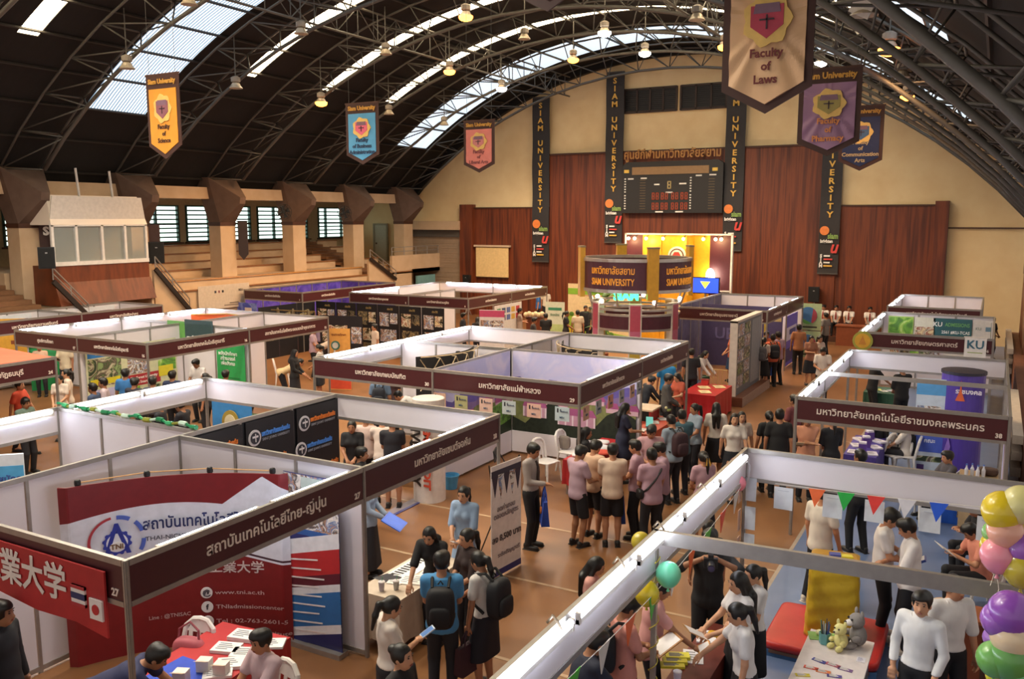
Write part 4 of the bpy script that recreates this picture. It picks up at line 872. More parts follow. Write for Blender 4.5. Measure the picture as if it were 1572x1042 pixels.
for a0 in (-1.66, -0.22, -3.2):
    on_ring('มหาวิทยาลัยสยาม', 0.32, 1.5, a0, 1.75, 3.93, TG, tw, 0.002); on_ring('SIAM UNIVERSITY', 0.3, 1.5, a0, 1.75, 3.58, TG, tw, 0.002)
for k in range(5):
    a = 0.5+1.25*k; sp = MB().ball((1.44*math.cos(a), 1.44*math.sin(a), 2.95), 0.07).build('spot_bulb', M('fff0d0', 0.3, emit=14, var=0), tw)
gs = tag(text('SIAM', 'neon_sign', M('2fe07a', 0.3, emit=4, var=0), 0.36, None, None, face_mat((-10.0, 25.4, 3.12), 0.4), 0.02, 0.02), 'small glowing green letter sign inside the tower', 'sign')
# ---- yellow stage
st = thing('stage_backdrop', 'yellow and maroon stage wall lit by spotlights behind the tower', 'stage', (-12.5, 38.2, 0))
YEL = M('d99a1e', 0.45); MARO = M('4a1a24', 0.5)
zt = 4.78
MB().box(-1.75, 1.4, -0.05, 0.05, 0, zt).build('yellow_wall', YEL, st); MB().box(-2.55, -1.75, -0.06, 0.05, 0, zt).build('maroon_wing', MARO, st); MB().box(1.4, 2.35, -0.06, 0.05, 0, zt).build('maroon_wing', MARO, st)
mb = MB()
for x in (-2.58, 2.38): mb.box(x-0.04, x+0.04, -0.1, 0.06, 0, zt+0.06)
mb.box(-2.6, 2.4, -0.1, 0.06, zt, zt+0.07).box(1.4, 2.36, -0.1, 0.06, 2.3, 2.36); mb.build('white_frame', OFFWHITE, st)
MB().box(0.55, 0.65, -0.8, -0.05, 0, zt).box(-0.9, -0.85, -0.1, -0.05, 0, zt).build('yellow_fin', YEL, st)
for k, x in enumerate((-2.3, -2.0, -1.45, -0.65, 0.3, 1.2, 1.75, 2.0)):
    MB().tube([(x, -0.1, zt-0.02), (x, -0.45, zt-0.1)], 0.02, 5).build('spot_arm', BLACK, st); MB().ball((x, -0.45, zt-0.16), 0.07).build('spot_bulb', M('ffdf90', 0.3, emit=18, var=0), st)
    if k % 2 == 0:
        l = bpy.data.lights.new('stage_light', 'POINT'); l.energy = 22; l.color = (1, 0.75, 0.35); l.shadow_soft_size = 0.08; link('stage_light', l, st, (x, -0.55, zt-0.3))
em = MB().disc((-0.1, -0.08, 3.85), 0.42, 'y', 28, t=0.02).build('emblem', OFFWHITE, st); MB().disc((-0.1, -0.11, 3.85), 0.33, 'y', 26, t=0.012).build('emblem_ring', M('4a2a22', 0.5), em); MB().disc((-0.1, -0.13, 3.85), 0.27, 'y', 24, t=0.01).build('emblem_field', OFFWHITE, em); MB().prism([(-0.1+0.2*math.cos(a), 3.85+0.2*math.sin(a)) for a in np.linspace(0, 2*math.pi, 7)[:-1]], -0.16, -0.14, 'y').build('emblem_rose', M('b5342a', 0.5), em)
text('ครั้งที่ 22', 'lettering', M('5a2a1a', 0.5), 0.3, None, st, face_mat((1.0, -0.12, 2.35), 'S'), 0.01)
for x, s in ((-1.6, 0.2), (1.55, 0.34)):
    MB().ball((x, -0.4, 3.0 if x < 0 else 3.0), s*0.6, s*0.4, s).build('flood_lamp', M('fff4d8', 0.3, emit=18, var=0), st)
tv = thing('television', 'glowing blue television screen on the stage right of the tower', 'television', (-11.0, 37.3, 0))
MB().box(-0.62, 0.62, -0.05, 0.05, 2.27, 2.98).build('bezel', BLACK, tv); MB().box(-0.58, 0.58, -0.06, -0.04, 2.31, 2.94).build('screen', M('2340d9', 0.3, emit=1.6, var=0.3, scale=2), tv); MB().prism([(-0.22, 2.8), (0, 2.48), (0.22, 2.8)], -0.07, -0.055, 'y').build('screen_logo', M('d9c94a', 0.3, emit=1.0), tv); MB().tube([(0, 0, 0), (0, 0, 2.3)], 0.04, 8).build('stand_pole', ALU, tv); MB().lathe([(0.3, 0), (0.3, 0.03), (0.05, 0.05)], 16).build('stand_base', BLACK, tv)
# green garden backdrop left of the tower
gb = poster('pale backdrop with green garden border left of the tower', (-15.6, 36.4, 0.0), 'S', 3.2, 2.55, 'd9c49a', [(0, 2.2, 3.2, 0.28, '7fae3a'), (0.2, 2.02, 2.6, 0.03, 'c97a5a')], [('งานแนะแนวการศึกษา', 0.1, 2.2, 0.16, '3f6a1e')], 'backdrop', 'backdrop')
MB().prism([(-1.6, 0), (1.6, 0), (1.6, 0.25), (0.8, 0.35), (0.1, 0.5), (-0.6, 0.75), (-1.2, 1.0), (-1.6, 1.25)], -0.02, -0.004, 'y').build('meadow_print', M('8fb03a', 0.5), gb); MB().prism([(-1.6, 0), (1.6, 0), (1.6, 0.2), (0, 0.12), (-1.6, 0.5)], -0.026, -0.004, 'y').build('yellow_path', M('c9b52e', 0.5), gb)
for k in range(7): MB().ball((-1.4+0.33*k, -0.02, 1.15-0.14*k), 0.12, 0.012, 0.1).build('leaf_print', M('4f7a2a', 0.5), gb)
pt = thing('potted_plant', 'tall leafy plant left of the round tower', 'plant', (-13.0, 30.6, 0)); MB().lathe([(0.18, 0), (0.26, 0.4), (0.22, 0.4)], 14).build('pot', M('8a4a32', 0.7), pt)
mb = MB(); rg = random.Random(3)
for k in range(60):
    a = rg.uniform(0, 6.28); r = rg.uniform(0.25, 0.85); z = rg.uniform(1.0, 2.6); b = Vector((0.1*math.cos(a), 0.1*math.sin(a), z)); e = b+Vector((r*math.cos(a), r*math.sin(a), rg.uniform(-0.2, 0.3))); s = Vector((-math.sin(a), math.cos(a), 0))*0.09; m = (b+e)/2+Vector((0, 0, 0.08))
    mb.add([b, m-s, e, m+s, m+Vector((0, 0, 0.01))], [(0, 1, 4), (1, 2, 4), (2, 3, 4), (3, 0, 4)])
mb.build('foliage', M('4a6a32', 0.6), pt, fix=False); MB().tube([(0, 0, 0.35), (0.03, 0, 1.4), (0, 0.02, 2.4)], 0.04, 6).build('stem', M('5a4028', 0.7), pt)
# ================================================================== people
class Field:
    def __init__(s, lo, hi, res):
        s.lo = np.array(lo, float); s.res = res
        s.n = np.ceil((np.array(hi)-s.lo)/res).astype(int)+1
        s.ax = [s.lo[i]+res*np.arange(s.n[i]) for i in range(3)]
        s.F = np.full(s.n, 0.2)
    def sl(s, lo, hi):
        a = np.clip(np.floor((np.array(lo)-s.lo)/s.res).astype(int), 0, s.n-1); b = np.clip(np.ceil((np.array(hi)-s.lo)/s.res).astype(int)+1, 1, s.n)
        return tuple(slice(int(i), int(j)) for i, j in zip(a, b)), [s.ax[k][a[k]:b[k], None, None] if k == 0 else (s.ax[k][None, a[k]:b[k], None] if k == 1 else s.ax[k][None, None, a[k]:b[k]]) for k in range(3)]
    def smin(s, sl, d, k):
        A = s.F[sl]
        if k <= 0: s.F[sl] = np.minimum(A, d); return
        h = np.clip(0.5+0.5*(A-d)/k, 0, 1); s.F[sl] = d*h+A*(1-h)-k*h*(1-h)
    def cone(s, a, b, ra, rb, k=0.02):
        a = np.array(a, float); b = np.array(b, float); m = max(ra, rb)+0.06
        sl, (x, y, z) = s.sl(np.minimum(a, b)-m, np.maximum(a, b)+m)
        d = b-a; L = max(d@d, 1e-9)
        h = np.clip(((x-a[0])*d[0]+(y-a[1])*d[1]+(z-a[2])*d[2])/L, 0, 1)
        s.smin(sl, np.sqrt((x-a[0]-h*d[0])**2+(y-a[1]-h*d[1])**2+(z-a[2]-h*d[2])**2)-(ra+(rb-ra)*h), k); return s
    def ell(s, c, r, R=None, k=0.02, cut=False):
        c = np.array(c, float); r = np.array(r, float); m = r.max()+0.06
        sl, (x, y, z) = s.sl(c-m, c+m)
        X, Y, Z = x-c[0], y-c[1], z-c[2]
        if R is not None: X, Y, Z = R[0, 0]*X+R[1, 0]*Y+R[2, 0]*Z, R[0, 1]*X+R[1, 1]*Y+R[2, 1]*Z, R[0, 2]*X+R[1, 2]*Y+R[2, 2]*Z
        k0 = np.sqrt((X/r[0])**2+(Y/r[1])**2+(Z/r[2])**2); k1 = np.sqrt((X/r[0]**2)**2+(Y/r[1]**2)**2+(Z/r[2]**2)**2)+1e-9
        d = k0*(k0-1)/k1
        if cut: s.F[sl] = np.maximum(s.F[sl], -d)
        else: s.smin(sl, d, k)
        return s
    def plane(s, p, n):   # keep the side the normal points away from
        p = np.array(p, float); n = np.array(n, float)
        x, y, z = s.ax[0][:, None, None], s.ax[1][None, :, None], s.ax[2][None, None, :]
        s.F = np.maximum(s.F, (x-p[0])*n[0]+(y-p[1])*n[1]+(z-p[2])*n[2]); return s
    def facecut(s, c, R, y0, z0, nape):
        x, y, z = s.ax[0][:, None, None]-c[0], s.ax[1][None, :, None]-c[1], s.ax[2][None, None, :]-c[2]
        Y = R[0, 1]*x+R[1, 1]*y+R[2, 1]*z; Z = R[0, 2]*x+R[1, 2]*y+R[2, 2]*z; X = R[0, 0]*x+R[1, 0]*y+R[2, 0]*z
        cut = np.maximum(np.maximum(y0+np.abs(X)*0.15-Y, Z-z0), -0.2-Z)
        s.F = np.maximum(s.F, -cut)
        if nape is not None: s.F = np.maximum(s.F, nape-Z)
        return s
    def mesh(s):
        F = s.F; S = F < 0; n = s.n
        c = np.zeros(n-1, np.uint8)
        for i in (0, 1):
            for j in (0, 1):
                for k in (0, 1): c += S[i:n[0]-1+i, j:n[1]-1+j, k:n[2]-1+k]
        mask = (c > 0) & (c < 8); idx = np.full(n-1, -1, np.int64); I = np.argwhere(mask); idx[mask] = np.arange(len(I))
        if not len(I): return np.zeros((0, 3)), np.zeros((0, 4), int)
        acc = np.zeros((len(I), 3)); cnt = np.zeros(len(I))
        for ax in range(3):
            o = [q for q in range(3) if q != ax]
            for p in (0, 1):
                for q in (0, 1):
                    A = I.copy(); A[:, o[0]] += p; A[:, o[1]] += q; B = A.copy(); B[:, ax] += 1
                    fa = F[A[:, 0], A[:, 1], A[:, 2]]; fb = F[B[:, 0], B[:, 1], B[:, 2]]; m = (fa < 0) != (fb < 0)
                    t = np.where(m, fa/(fa-fb+1e-12), 0); P = A.astype(float); P[:, ax] += t; acc[m] += P[m]; cnt[m] += 1
        V = s.lo+s.res*acc/np.maximum(cnt, 1)[:, None]; Q = []
        for ax in range(3):
            o = [q for q in range(3) if q != ax]
            a = [slice(1, -1)]*3; a[ax] = slice(0, -1); b = [slice(1, -1)]*3; b[ax] = slice(1, None)
            sa, sb = S[tuple(a)], S[tuple(b)]; E = np.argwhere(sa != sb)
            if not len(E): continue
            flip = sa[E[:, 0], E[:, 1], E[:, 2]]
            E = E+1; E[:, ax] -= 1
            def at(d0, d1):
                P = E.copy(); P[:, o[0]] += d0; P[:, o[1]] += d1; return idx[P[:, 0], P[:, 1], P[:, 2]]
            q = np.stack([at(-1, -1), at(0, -1), at(0, 0), at(-1, 0)], 1)
            if ax == 1: flip = ~flip
            q[~flip] = q[~flip][:, ::-1]; Q.append(q)
        Q = np.concatenate(Q); Q = Q[(Q >= 0).all(1)]
        return V, Q
def rot(ax, a):
    c, s = math.cos(a), math.sin(a)
    return np.array({'x': [[1, 0, 0], [0, c, -s], [0, s, c]], 'y': [[c, 0, s], [0, 1, 0], [-s, 0, c]], 'z': [[c, -s, 0], [s, c, 0], [0, 0, 1]]}[ax])
def ik(a, b, l1, l2, hint):
    a, b, hint = np.array(a, float), np.array(b, float), np.array(hint, float)
    d = b-a; L = np.linalg.norm(d); u = d/max(L, 1e-6)
    if L > (l1+l2)*0.995: b = a+u*(l1+l2)*0.995; L = (l1+l2)*0.995
    x = (l1*l1-l2*l2+L*L)/(2*L); h = math.sqrt(max(l1*l1-x*x, 0)); v = hint-u*(hint@u); v /= max(np.linalg.norm(v), 1e-6)
    return a+u*x+v*h, b
# hands are given in a frame standing on the ground between the feet: x right, y ahead, z up (a 1.70 m body)
POSE = {
    'stand': dict(L=(-.25, .03, .80), R=(.25, .03, .80)),
    'easy': dict(L=(-.25, .07, .82), R=(.24, -.02, .81), feet=((-.1, .05), (.11, -.05)), yaw=.25),
    'hold': dict(L=(-.07, .24, 1.0), R=(.07, .24, 1.0), pit=.2),
    'phone': dict(L=(-.24, .03, .80), R=(.05, .28, 1.16), pit=.35),
    'read': dict(L=(-.09, .27, 1.08), R=(.09, .27, 1.08), pit=.5),
    'lean': dict(lean=.35, L=(-.2, .52, .84), R=(.18, .55, .84), pit=.25),
    'bend': dict(lean=1.15, L=(-.2, .7, .66), R=(.15, .74, .68), pit=-.1),
    'sit': dict(sit=1, L=(-.12, .36, .60), R=(.12, .36, .60), pit=.15),
    'sitread': dict(sit=1, L=(-.1, .38, .78), R=(.1, .38, .78), pit=.6, lean=.2),
    'pocket': dict(L=(-.2, .08, .90), R=(.2, .08, .90), yaw=.3),
    'cross': dict(L=(.12, .22, 1.15), R=(-.12, .24, 1.18)),
    'camera': dict(L=(-.1, .25, 1.45), R=(.1, .25, 1.45), pit=.05),
    'cheek': dict(L=(-.13, .12, 1.46), R=(.1, .3, 1.1), pit=.3),
    'reach': dict(L=(-.23, .06, .84), R=(.16, .42, 1.0), lean=.1, pit=.3),
    'wave': dict(L=(-.23, .04, .82), R=(.34, .25, 1.42)),
    'walk': dict(L=(-.24, .22, .84), R=(.24, -.15, .84), feet=((-.09, -.26), (.09, .26))),
    'bag': dict(L=(-.27, .02, .80), R=(.1, .26, 1.1), pit=.3),
    'step': dict(L=(-.25, .05, .82), R=(.24, .1, .84), feet=((-.2, .0), (.17, .12)), yaw=-.3, pit=.4),
    'arms': dict(L=(-.1, .34, 1.06), R=(.12, .32, 1.04), pit=.25),
}
def cloth(c, bump=.35, sc=9.0):
    m = ramp_mat('cloth_'+c, [tuple(int(int(c[i:i+2], 16)*.93) for i in (0, 2, 4)), c], (1, 1, .6), .8, 'noise', sc, 3, bump=bump, dist=.6); return m
SKN = [M('b07a5a', 0.55, var=0.04), M('9a6a4c', 0.55, var=0.04), M('c28f6e', 0.55, var=0.04), M('84573d', 0.55, var=0.04)]
EYE = M('1a1210', 0.3, var=0); LIP = M('8a4a42', 0.5, var=0)
HAIR = [ramp_mat('hair_%d' % i, [a, b], (6, 6, 1), .45, 'noise', 6, 4, bump=.5) for i, (a, b) in enumerate((('0c0a09', '1a1512'), ('15100d', '241a15'), ('1c130f', '30211a')))]
_P = {}
def body_parts(pose, lower, top, hair, fem, res):
    key = (pose, lower, top, hair, fem, res)
    if key in _P: return _P[key]
    p = POSE[pose]; lean = p.get('lean', 0.0); sit = p.get('sit', 0); fw = 0.93 if fem else 1.0
    hipz = 0.50 if sit else 0.92
    pel = np.array([0, -0.02-0.12*lean if not sit else 0.0, hipz]); Rl = rot('x', -lean)
    up = lambda x, y, z: pel+Rl @ np.array([x, y, z-0.92])
    sh = [up(-.175*fw, -.005, 1.40), up(.175*fw, -.005, 1.40)]
    neck = up(0, -.01, 1.45); Rh = rot('z', p.get('yaw', 0)) @ rot('x', -(p.get('pit', 0)+lean*0.6))
    hc = up(0, 0.0, 1.50)+Rh @ np.array([0, .022, .085])
    H = lambda x, y, z: hc+Rh @ np.array([x, y, z])
    hand = [np.array(p['L']), np.array(p['R'])]
    if sit: hand = [h+np.array([0, 0, 0.0]) for h in hand]
    el = []; wr = []
    for i, sg in enumerate((-1, 1)):
        e, w = ik(sh[i], hand[i], .285, .25, (sg*.6, -.7, -.35)); el.append(e); wr.append(w)
    feet = p.get('feet', ((-.1, 0), (.1, 0)))
    hip = [pel+np.array([-.085, 0, -.03]), pel+np.array([.085, 0, -.03])]; kn = []; an = []
    for i, sg in enumerate((-1, 1)):
        f = np.array([feet[i][0], feet[i][1]-.02, .085])
        if sit: f = np.array([sg*.11, .40, .085])
        k, a = ik(hip[i], f, .425, .39 if not sit else .42, (sg*.1, 1, 0.15 if not sit else 0.8)); kn.append(k); an.append(a)
    allp = np.array([*sh, hc, *el, *wr, *kn, *an, pel, *[a+[0, .15, -.08] for a in an]])
    lo = allp.min(0)-0.24; hi = allp.max(0)+0.24; lo[2] = -0.03
    fld = lambda: Field(lo, hi, res)
    def torso(f, g, legs=True):
        hw = .155 if not fem else .16
        f.ell(up(0, 0, .93), (hw+g, .108+g, .13+g), Rl, .03); f.ell(up(0, .005, 1.10), (.128*fw+g, .093+g, .17+g), Rl, .04)
        f.ell(up(0, .0, 1.28), (.155*fw+g, .105+g, .17+g), Rl, .04)
        f.cone(up(-.125*fw, -.005, 1.395), up(.125*fw, -.005, 1.395), .055+g, .055+g, .04)
        if fem: f.ell(up(-.06, .085, 1.27), (.055+g*.6, .045+g*.6, .055+g*.6), Rl, .03); f.ell(up(.06, .085, 1.27), (.055+g*.6, .045+g*.6, .055+g*.6), Rl, .03)
    def arms(f, g, t0, fr=2.0):
        for i in (0, 1):
            a, b, c = sh[i], el[i], wr[i]
            if fr <= 1: f.cone(a, a+(b-a)*fr, .052*fw+g, .047*fw+g+.006, t0)
            else:
                f.cone(a, b, .05*fw+g, .038+g, t0)
                q = b+(c-b)*min(1, fr-1); f.cone(b, q, .038+g, .027+g+(.006 if g else 0), .015)
    # ---- body: one continuous surface
    f = fld(); torso(f, 0.0)
    f.cone(neck-Rl @ np.array([0, 0, .04]), H(0, -.02, -.06), .056, .05, .03)
    f.ell(hc, (.076, .094, .108), Rh, .02); f.ell(H(0, .035, -.055), (.056, .055, .065), Rh, .025)
    f.cone(H(0, .088, .0), H(0, .104, -.03), .01, .016, .012)
    for sg in (-1, 1): f.ell(H(sg*.078, -.005, -.015), (.012, .022, .032), Rh, .008)
    arms(f, 0.0, .03)
    for i in (0, 1):
        f.cone(hip[i], kn[i], .083, .054, .03); f.cone(kn[i], kn[i]+(an[i]-kn[i])*.35, .054, .056, .02); f.cone(kn[i]+(an[i]-kn[i])*.35, an[i], .056, .036, .02)
        f.cone(an[i]+[0, -.02, -.04], an[i]+[0, .13, -.055], .038, .03, .02)
    hands = []
    for i, sg in enumerate((-1, 1)):      # palm, four fingers, thumb
        d = wr[i]-el[i]; d = d/np.linalg.norm(d); side = np.cross(d, [0, 0, 1.0] if abs(d[2]) < .9 else [0, 1.0, 0]); side /= np.linalg.norm(side)
        if abs(d[2]) >= .9: side = np.array([0, 1.0, 0])-d*d[1]; side /= np.linalg.norm(side)
        nrm = np.cross(side, d); curl = nrm*(-1 if nrm[2] > 0 else 1) if abs(d[2]) < .9 else np.array([-sg, 0, 0.0])
        g = f if res > .017 else Field(wr[i]-.2, wr[i]+.2, .0065)
        pc = wr[i]+d*.045
        g.cone(wr[i]-d*.02, pc-side*.012, .026, .024, .015).cone(pc-side*.018, pc+side*.018, .024, .024, .015).cone(pc+d*.03-side*.022, pc+d*.03+side*.022, .017, .017, .012)
        for j, (o, l) in enumerate(((-.03, .062), (-.01, .074), (.01, .07), (.03, .055))):
            b0 = pc+d*.035+side*o; m = b0+d*l*.55+curl*.008; e = m+d*l*.4+curl*.028
            g.cone(b0, m, .0095, .0088, .004).cone(m, e, .0088, .0078, .004)
        t = pc-side*.024-d*.01; m = t-side*.03+d*.03+curl*.008; g.cone(t, m, .012, .0105, .006).cone(m, m+d*.032+curl*.012, .0105, .009, .004)
        if g is not f: hands.append(g.mesh())
    V, Q = f.mesh(); vs = [V]; fs = [Q]; n = len(V)
    for hv, hq in hands: vs.append(hv); fs.append(hq+n); n += len(hv)
    mi = [0]*sum(len(q) for q in fs)
    eb = MB()
    for sg in (-1, 1):
        eb.ball(H(sg*.03, .083, .012), .012, .009, .007, 8, 5); eb.ball(H(sg*.032, .088, .033), .02, .006, .004, 8, 4)
    k = len(eb.f); eb.ball(H(0, .094, -.062), .024, .008, .007, 8, 5)
    V = np.concatenate(vs+[np.array(eb.v)]); faces = [tuple(r) for q in fs for r in q.tolist()]+[tuple(i+n for i in q) for q in eb.f]
    mi += [1]*k+[2]*(len(eb.f)-k)
    out = {'body': (V, faces, mi)}
    # ---- hair
    f = fld(); small = .006
    f.ell(H(0, -.014, .016), (.087, .104, .107), Rh, .01)
    if hair[:5] == 'short': f.ell(H(.015, .02, .06), (.078, .085, .075), Rh, .02); f.ell(H(-.02, -.04, .05), (.075, .075, .08), Rh, .02)
    if hair in ('short', 'shortm'):
        f.facecut(hc, Rh, .052, .052, None)
        f.ell(H(0, .12, -.12), (.12, .15, .11), Rh, cut=True); f.plane(H(0, -.08, -.07), Rh @ np.array([0, 0, -1.0]))
    else:
        f.facecut(hc, Rh, .05, .056, None)
        if hair == 'long':
            f.facecut(hc, Rh, .05, .056, None)
            for sg in (-1, 1): f.cone(H(sg*.062, -.015, -.02), neck+Rl @ np.array([sg*.09, -.02, -.07]), .03, .034, .02)
            f.cone(H(0, -.06, -.03), neck+Rl @ np.array([0, -.09, -.02]), .065, .06, .03); f.cone(neck+Rl @ np.array([-.05, -.1, -.02]), neck+Rl @ np.array([-.045, -.125, -.26]), .05, .03, .03); f.cone(neck+Rl @ np.array([.05, -.1, -.02]), neck+Rl @ np.array([.045, -.125, -.26]), .05, .03, .03)
        elif hair == 'pony':
            f.plane(H(0, -.08, -.075), Rh @ np.array([0, 0, -1.0]))
            f.cone(H(0, -.1, .03), H(0, -.15, .0), .03, .035, .02); f.cone(H(0, -.15, .0), H(0, -.15, -.12), .036, .034, .02); f.cone(H(0, -.15, -.12), H(0, -.135, -.27), .034, .016, .02)
        elif hair == 'bun':
            f.plane(H(0, -.08, -.075), Rh @ np.array([0, 0, -1.0])); f.ell(H(0, -.105, .05), (.05, .045, .045), Rh, .015)
        elif hair == 'veil':
            f.cone(H(0, -.03, -.05), neck+Rl @ np.array([0, -.03, -.08]), .09, .12, .04); f.ell(neck+Rl @ np.array([0, -.01, -.1]), (.19, .14, .1), Rl, .05)
            f.ell(H(0, .09, -.01), (.058, .06, .075), Rh, cut=True)
    out['hair'] = f.mesh()
    # ---- clothes
    g = .016
    f = fld(); torso(f, g); arms(f, g-.006, .03, {'short': .62, 'long': 1.93, 'elbow': .98}[top.split('_')[0]])
    f.cone(neck+Rl @ np.array([0, -.005, -.03]), neck+Rl @ np.array([0, .0, .022]), .072, .064, .02)
    f.plane(neck+Rl @ np.array([0, .02, .028]), Rl @ np.array([0, -.45, .9]))
    if lower == 'dress':
        pass
    hem = .82 if 'out' in top else .95
    if lower == 'dress':
        f.cone(up(0, 0, .95), pel+np.array([0, .02, -.32]) if not sit else kn[0]*.5+kn[1]*.5, .15, .2, .06); hem = None
        f.plane((0, 0, .52 if not sit else .1), (0, 0, -1.0))
    elif 'out' in top:
        f.ell(up(0, 0, .88), (.184, .14, .13), Rl, .03)
        if not fem: f.ell(up(0, 0, 1.06), (.168, .124, .24), Rl, .03)
    if hem: f.plane(up(0, 0, hem), Rl @ np.array([0, 0, -1.0]))
    out['top'] = f.mesh()
    if lower != 'dress':
        f = fld(); f.ell(up(0, 0, .93), (.163 if not fem else .168, .116, .13), Rl, .03)
        if lower in ('skirt', 'longskirt') and not sit:
            zk = .42 if lower == 'skirt' else .16; n = 9
            for x in np.linspace(-1, 1, 5): f.cone(pel+np.array([x*.06, 0, -.04]), np.array([x*.12+(feet[0][0]+feet[1][0])/2, (feet[0][1]+feet[1][1])/2+.01, zk]), .115, .135, .03)
            f.plane((0, 0, zk), (0, 0, -1.0))
        else:
            for i in (0, 1):
                a, k, b = hip[i], kn[i], an[i]
                if lower == 'shorts': f.cone(a, a+(k-a)*.9, .1, .092, .03)
                elif lower in ('skirt', 'longskirt'):
                    f.cone(a, k, .11, .1, .04); f.cone(kn[0], kn[1], .1, .1, .04)
                else: f.cone(a, k, .098, .07, .03); f.cone(k, b+[0, 0, .0], .07, .056, .02)
            if lower == 'shorts' and not sit: f.plane((0, 0, .5), (0, 0, -1.0))
            if lower == 'trousers': f.plane((0, 0, .06), (0, 0, -1.0))
        f.plane(up(0, 0, .99), Rl @ np.array([0, 0, 1.0]) if not sit else np.array([0, -.35, .94]))
        out['lower'] = f.mesh()
    out['an'] = an; out['H'] = (hc, Rh); out['neck'] = neck; out['Rl'] = Rl; out['up'] = up; out['wr'] = wr; out['el'] = el; out['sh'] = sh
    mesh = {}
    for kk in ('body', 'hair', 'top', 'lower'):
        if kk not in out: continue
        v = out[kk]; me = bpy.data.meshes.new(kk); me.from_pydata(np.asarray(v[0]).tolist(), [], v[1] if kk == 'body' else v[1].tolist())
        if kk == 'body':
            me.polygons.foreach_set('material_index', v[2]); [me.materials.append(None) for _ in range(3)]
        else: me.materials.append(None)
        me.polygons.foreach_set('use_smooth', [True]*len(me.polygons)); me.update(); mesh[kk] = me
    out['mesh'] = mesh; _P[key] = out
    return out
def setm(o, mats):
    for i, m in enumerate(mats): o.material_slots[i].link = 'OBJECT'; o.material_slots[i].material = m
SHOE = None
def shoe_mesh():
    global SHOE
    if SHOE is None:
        mb = MB(); mb.ball((0, .055, .03), .047, .135, .045, 12, 7, .75); mb.ball((0, -.02, .065), .042, .055, .05, 10, 6, .8); mb.box(-.045, .045, -.075, .185, -.003, .012)
        SHOE = mb.mesh('shoe'); SHOE.materials.append(None); SHOE.polygons.foreach_set('use_smooth', [True]*len(SHOE.polygons))
    return SHOE
PEOPLE = {}
_Q = []
def crown(pose):
    p = POSE[pose]; lean = p.get('lean', 0.0); sit = p.get('sit', 0); Rl = rot('x', -lean)
    pel = np.array([0, -0.02-0.12*lean if not sit else 0.0, 0.50 if sit else 0.92]); Rh = rot('z', p.get('yaw', 0)) @ rot('x', -(p.get('pit', 0)+lean*0.6))
    hc = pel+Rl @ np.array([0, 0, .58])+Rh @ np.array([0, .022, .085]); return hc+np.array([0, -.01, .12])
def person(*a, **k): _Q.append((a, k))
def build_people():
    """People stand where the photograph shows their heads; where two would touch, they step apart along the line of sight."""
    spec = []
    for a, k in _Q:
        at, h, face, pose = a[2], a[3], a[4], a[5]
        h *= 1.05; s = h/1.70; an = math.radians(face)
        if len(at) == 2:
            c = crown(pose)*s; x, y, _ = G(at[0], at[1], c[2])
            spec.append([x-(c[0]*math.cos(an)-c[1]*math.sin(an)), y-(c[0]*math.sin(an)+c[1]*math.cos(an)), h, True, h])
        else: spec.append([at[0], at[1], h, False, h])
    for it in range(60):
        for i in range(len(spec)):
            for j in range(i):
                A, B = spec[i], spec[j]; d = math.hypot(A[0]-B[0], A[1]-B[1])
                if d >= 0.42: continue
                if math.hypot(A[0], A[1]) < math.hypot(B[0], B[1]): A, B = B, A
                for P, t in ((A, 1.0015), (B, 1/1.0015)):
                    nh = CAM_H-(CAM_H-P[2])*t
                    if P[3] and abs(nh-P[4]) < 0.11: P[0] *= t; P[1] *= t; P[2] = nh
    for (a, k), P in zip(_Q, spec):
        a = list(a); a[2] = (P[0], P[1], 0); a[3] = P[2]; put(*a, **k)
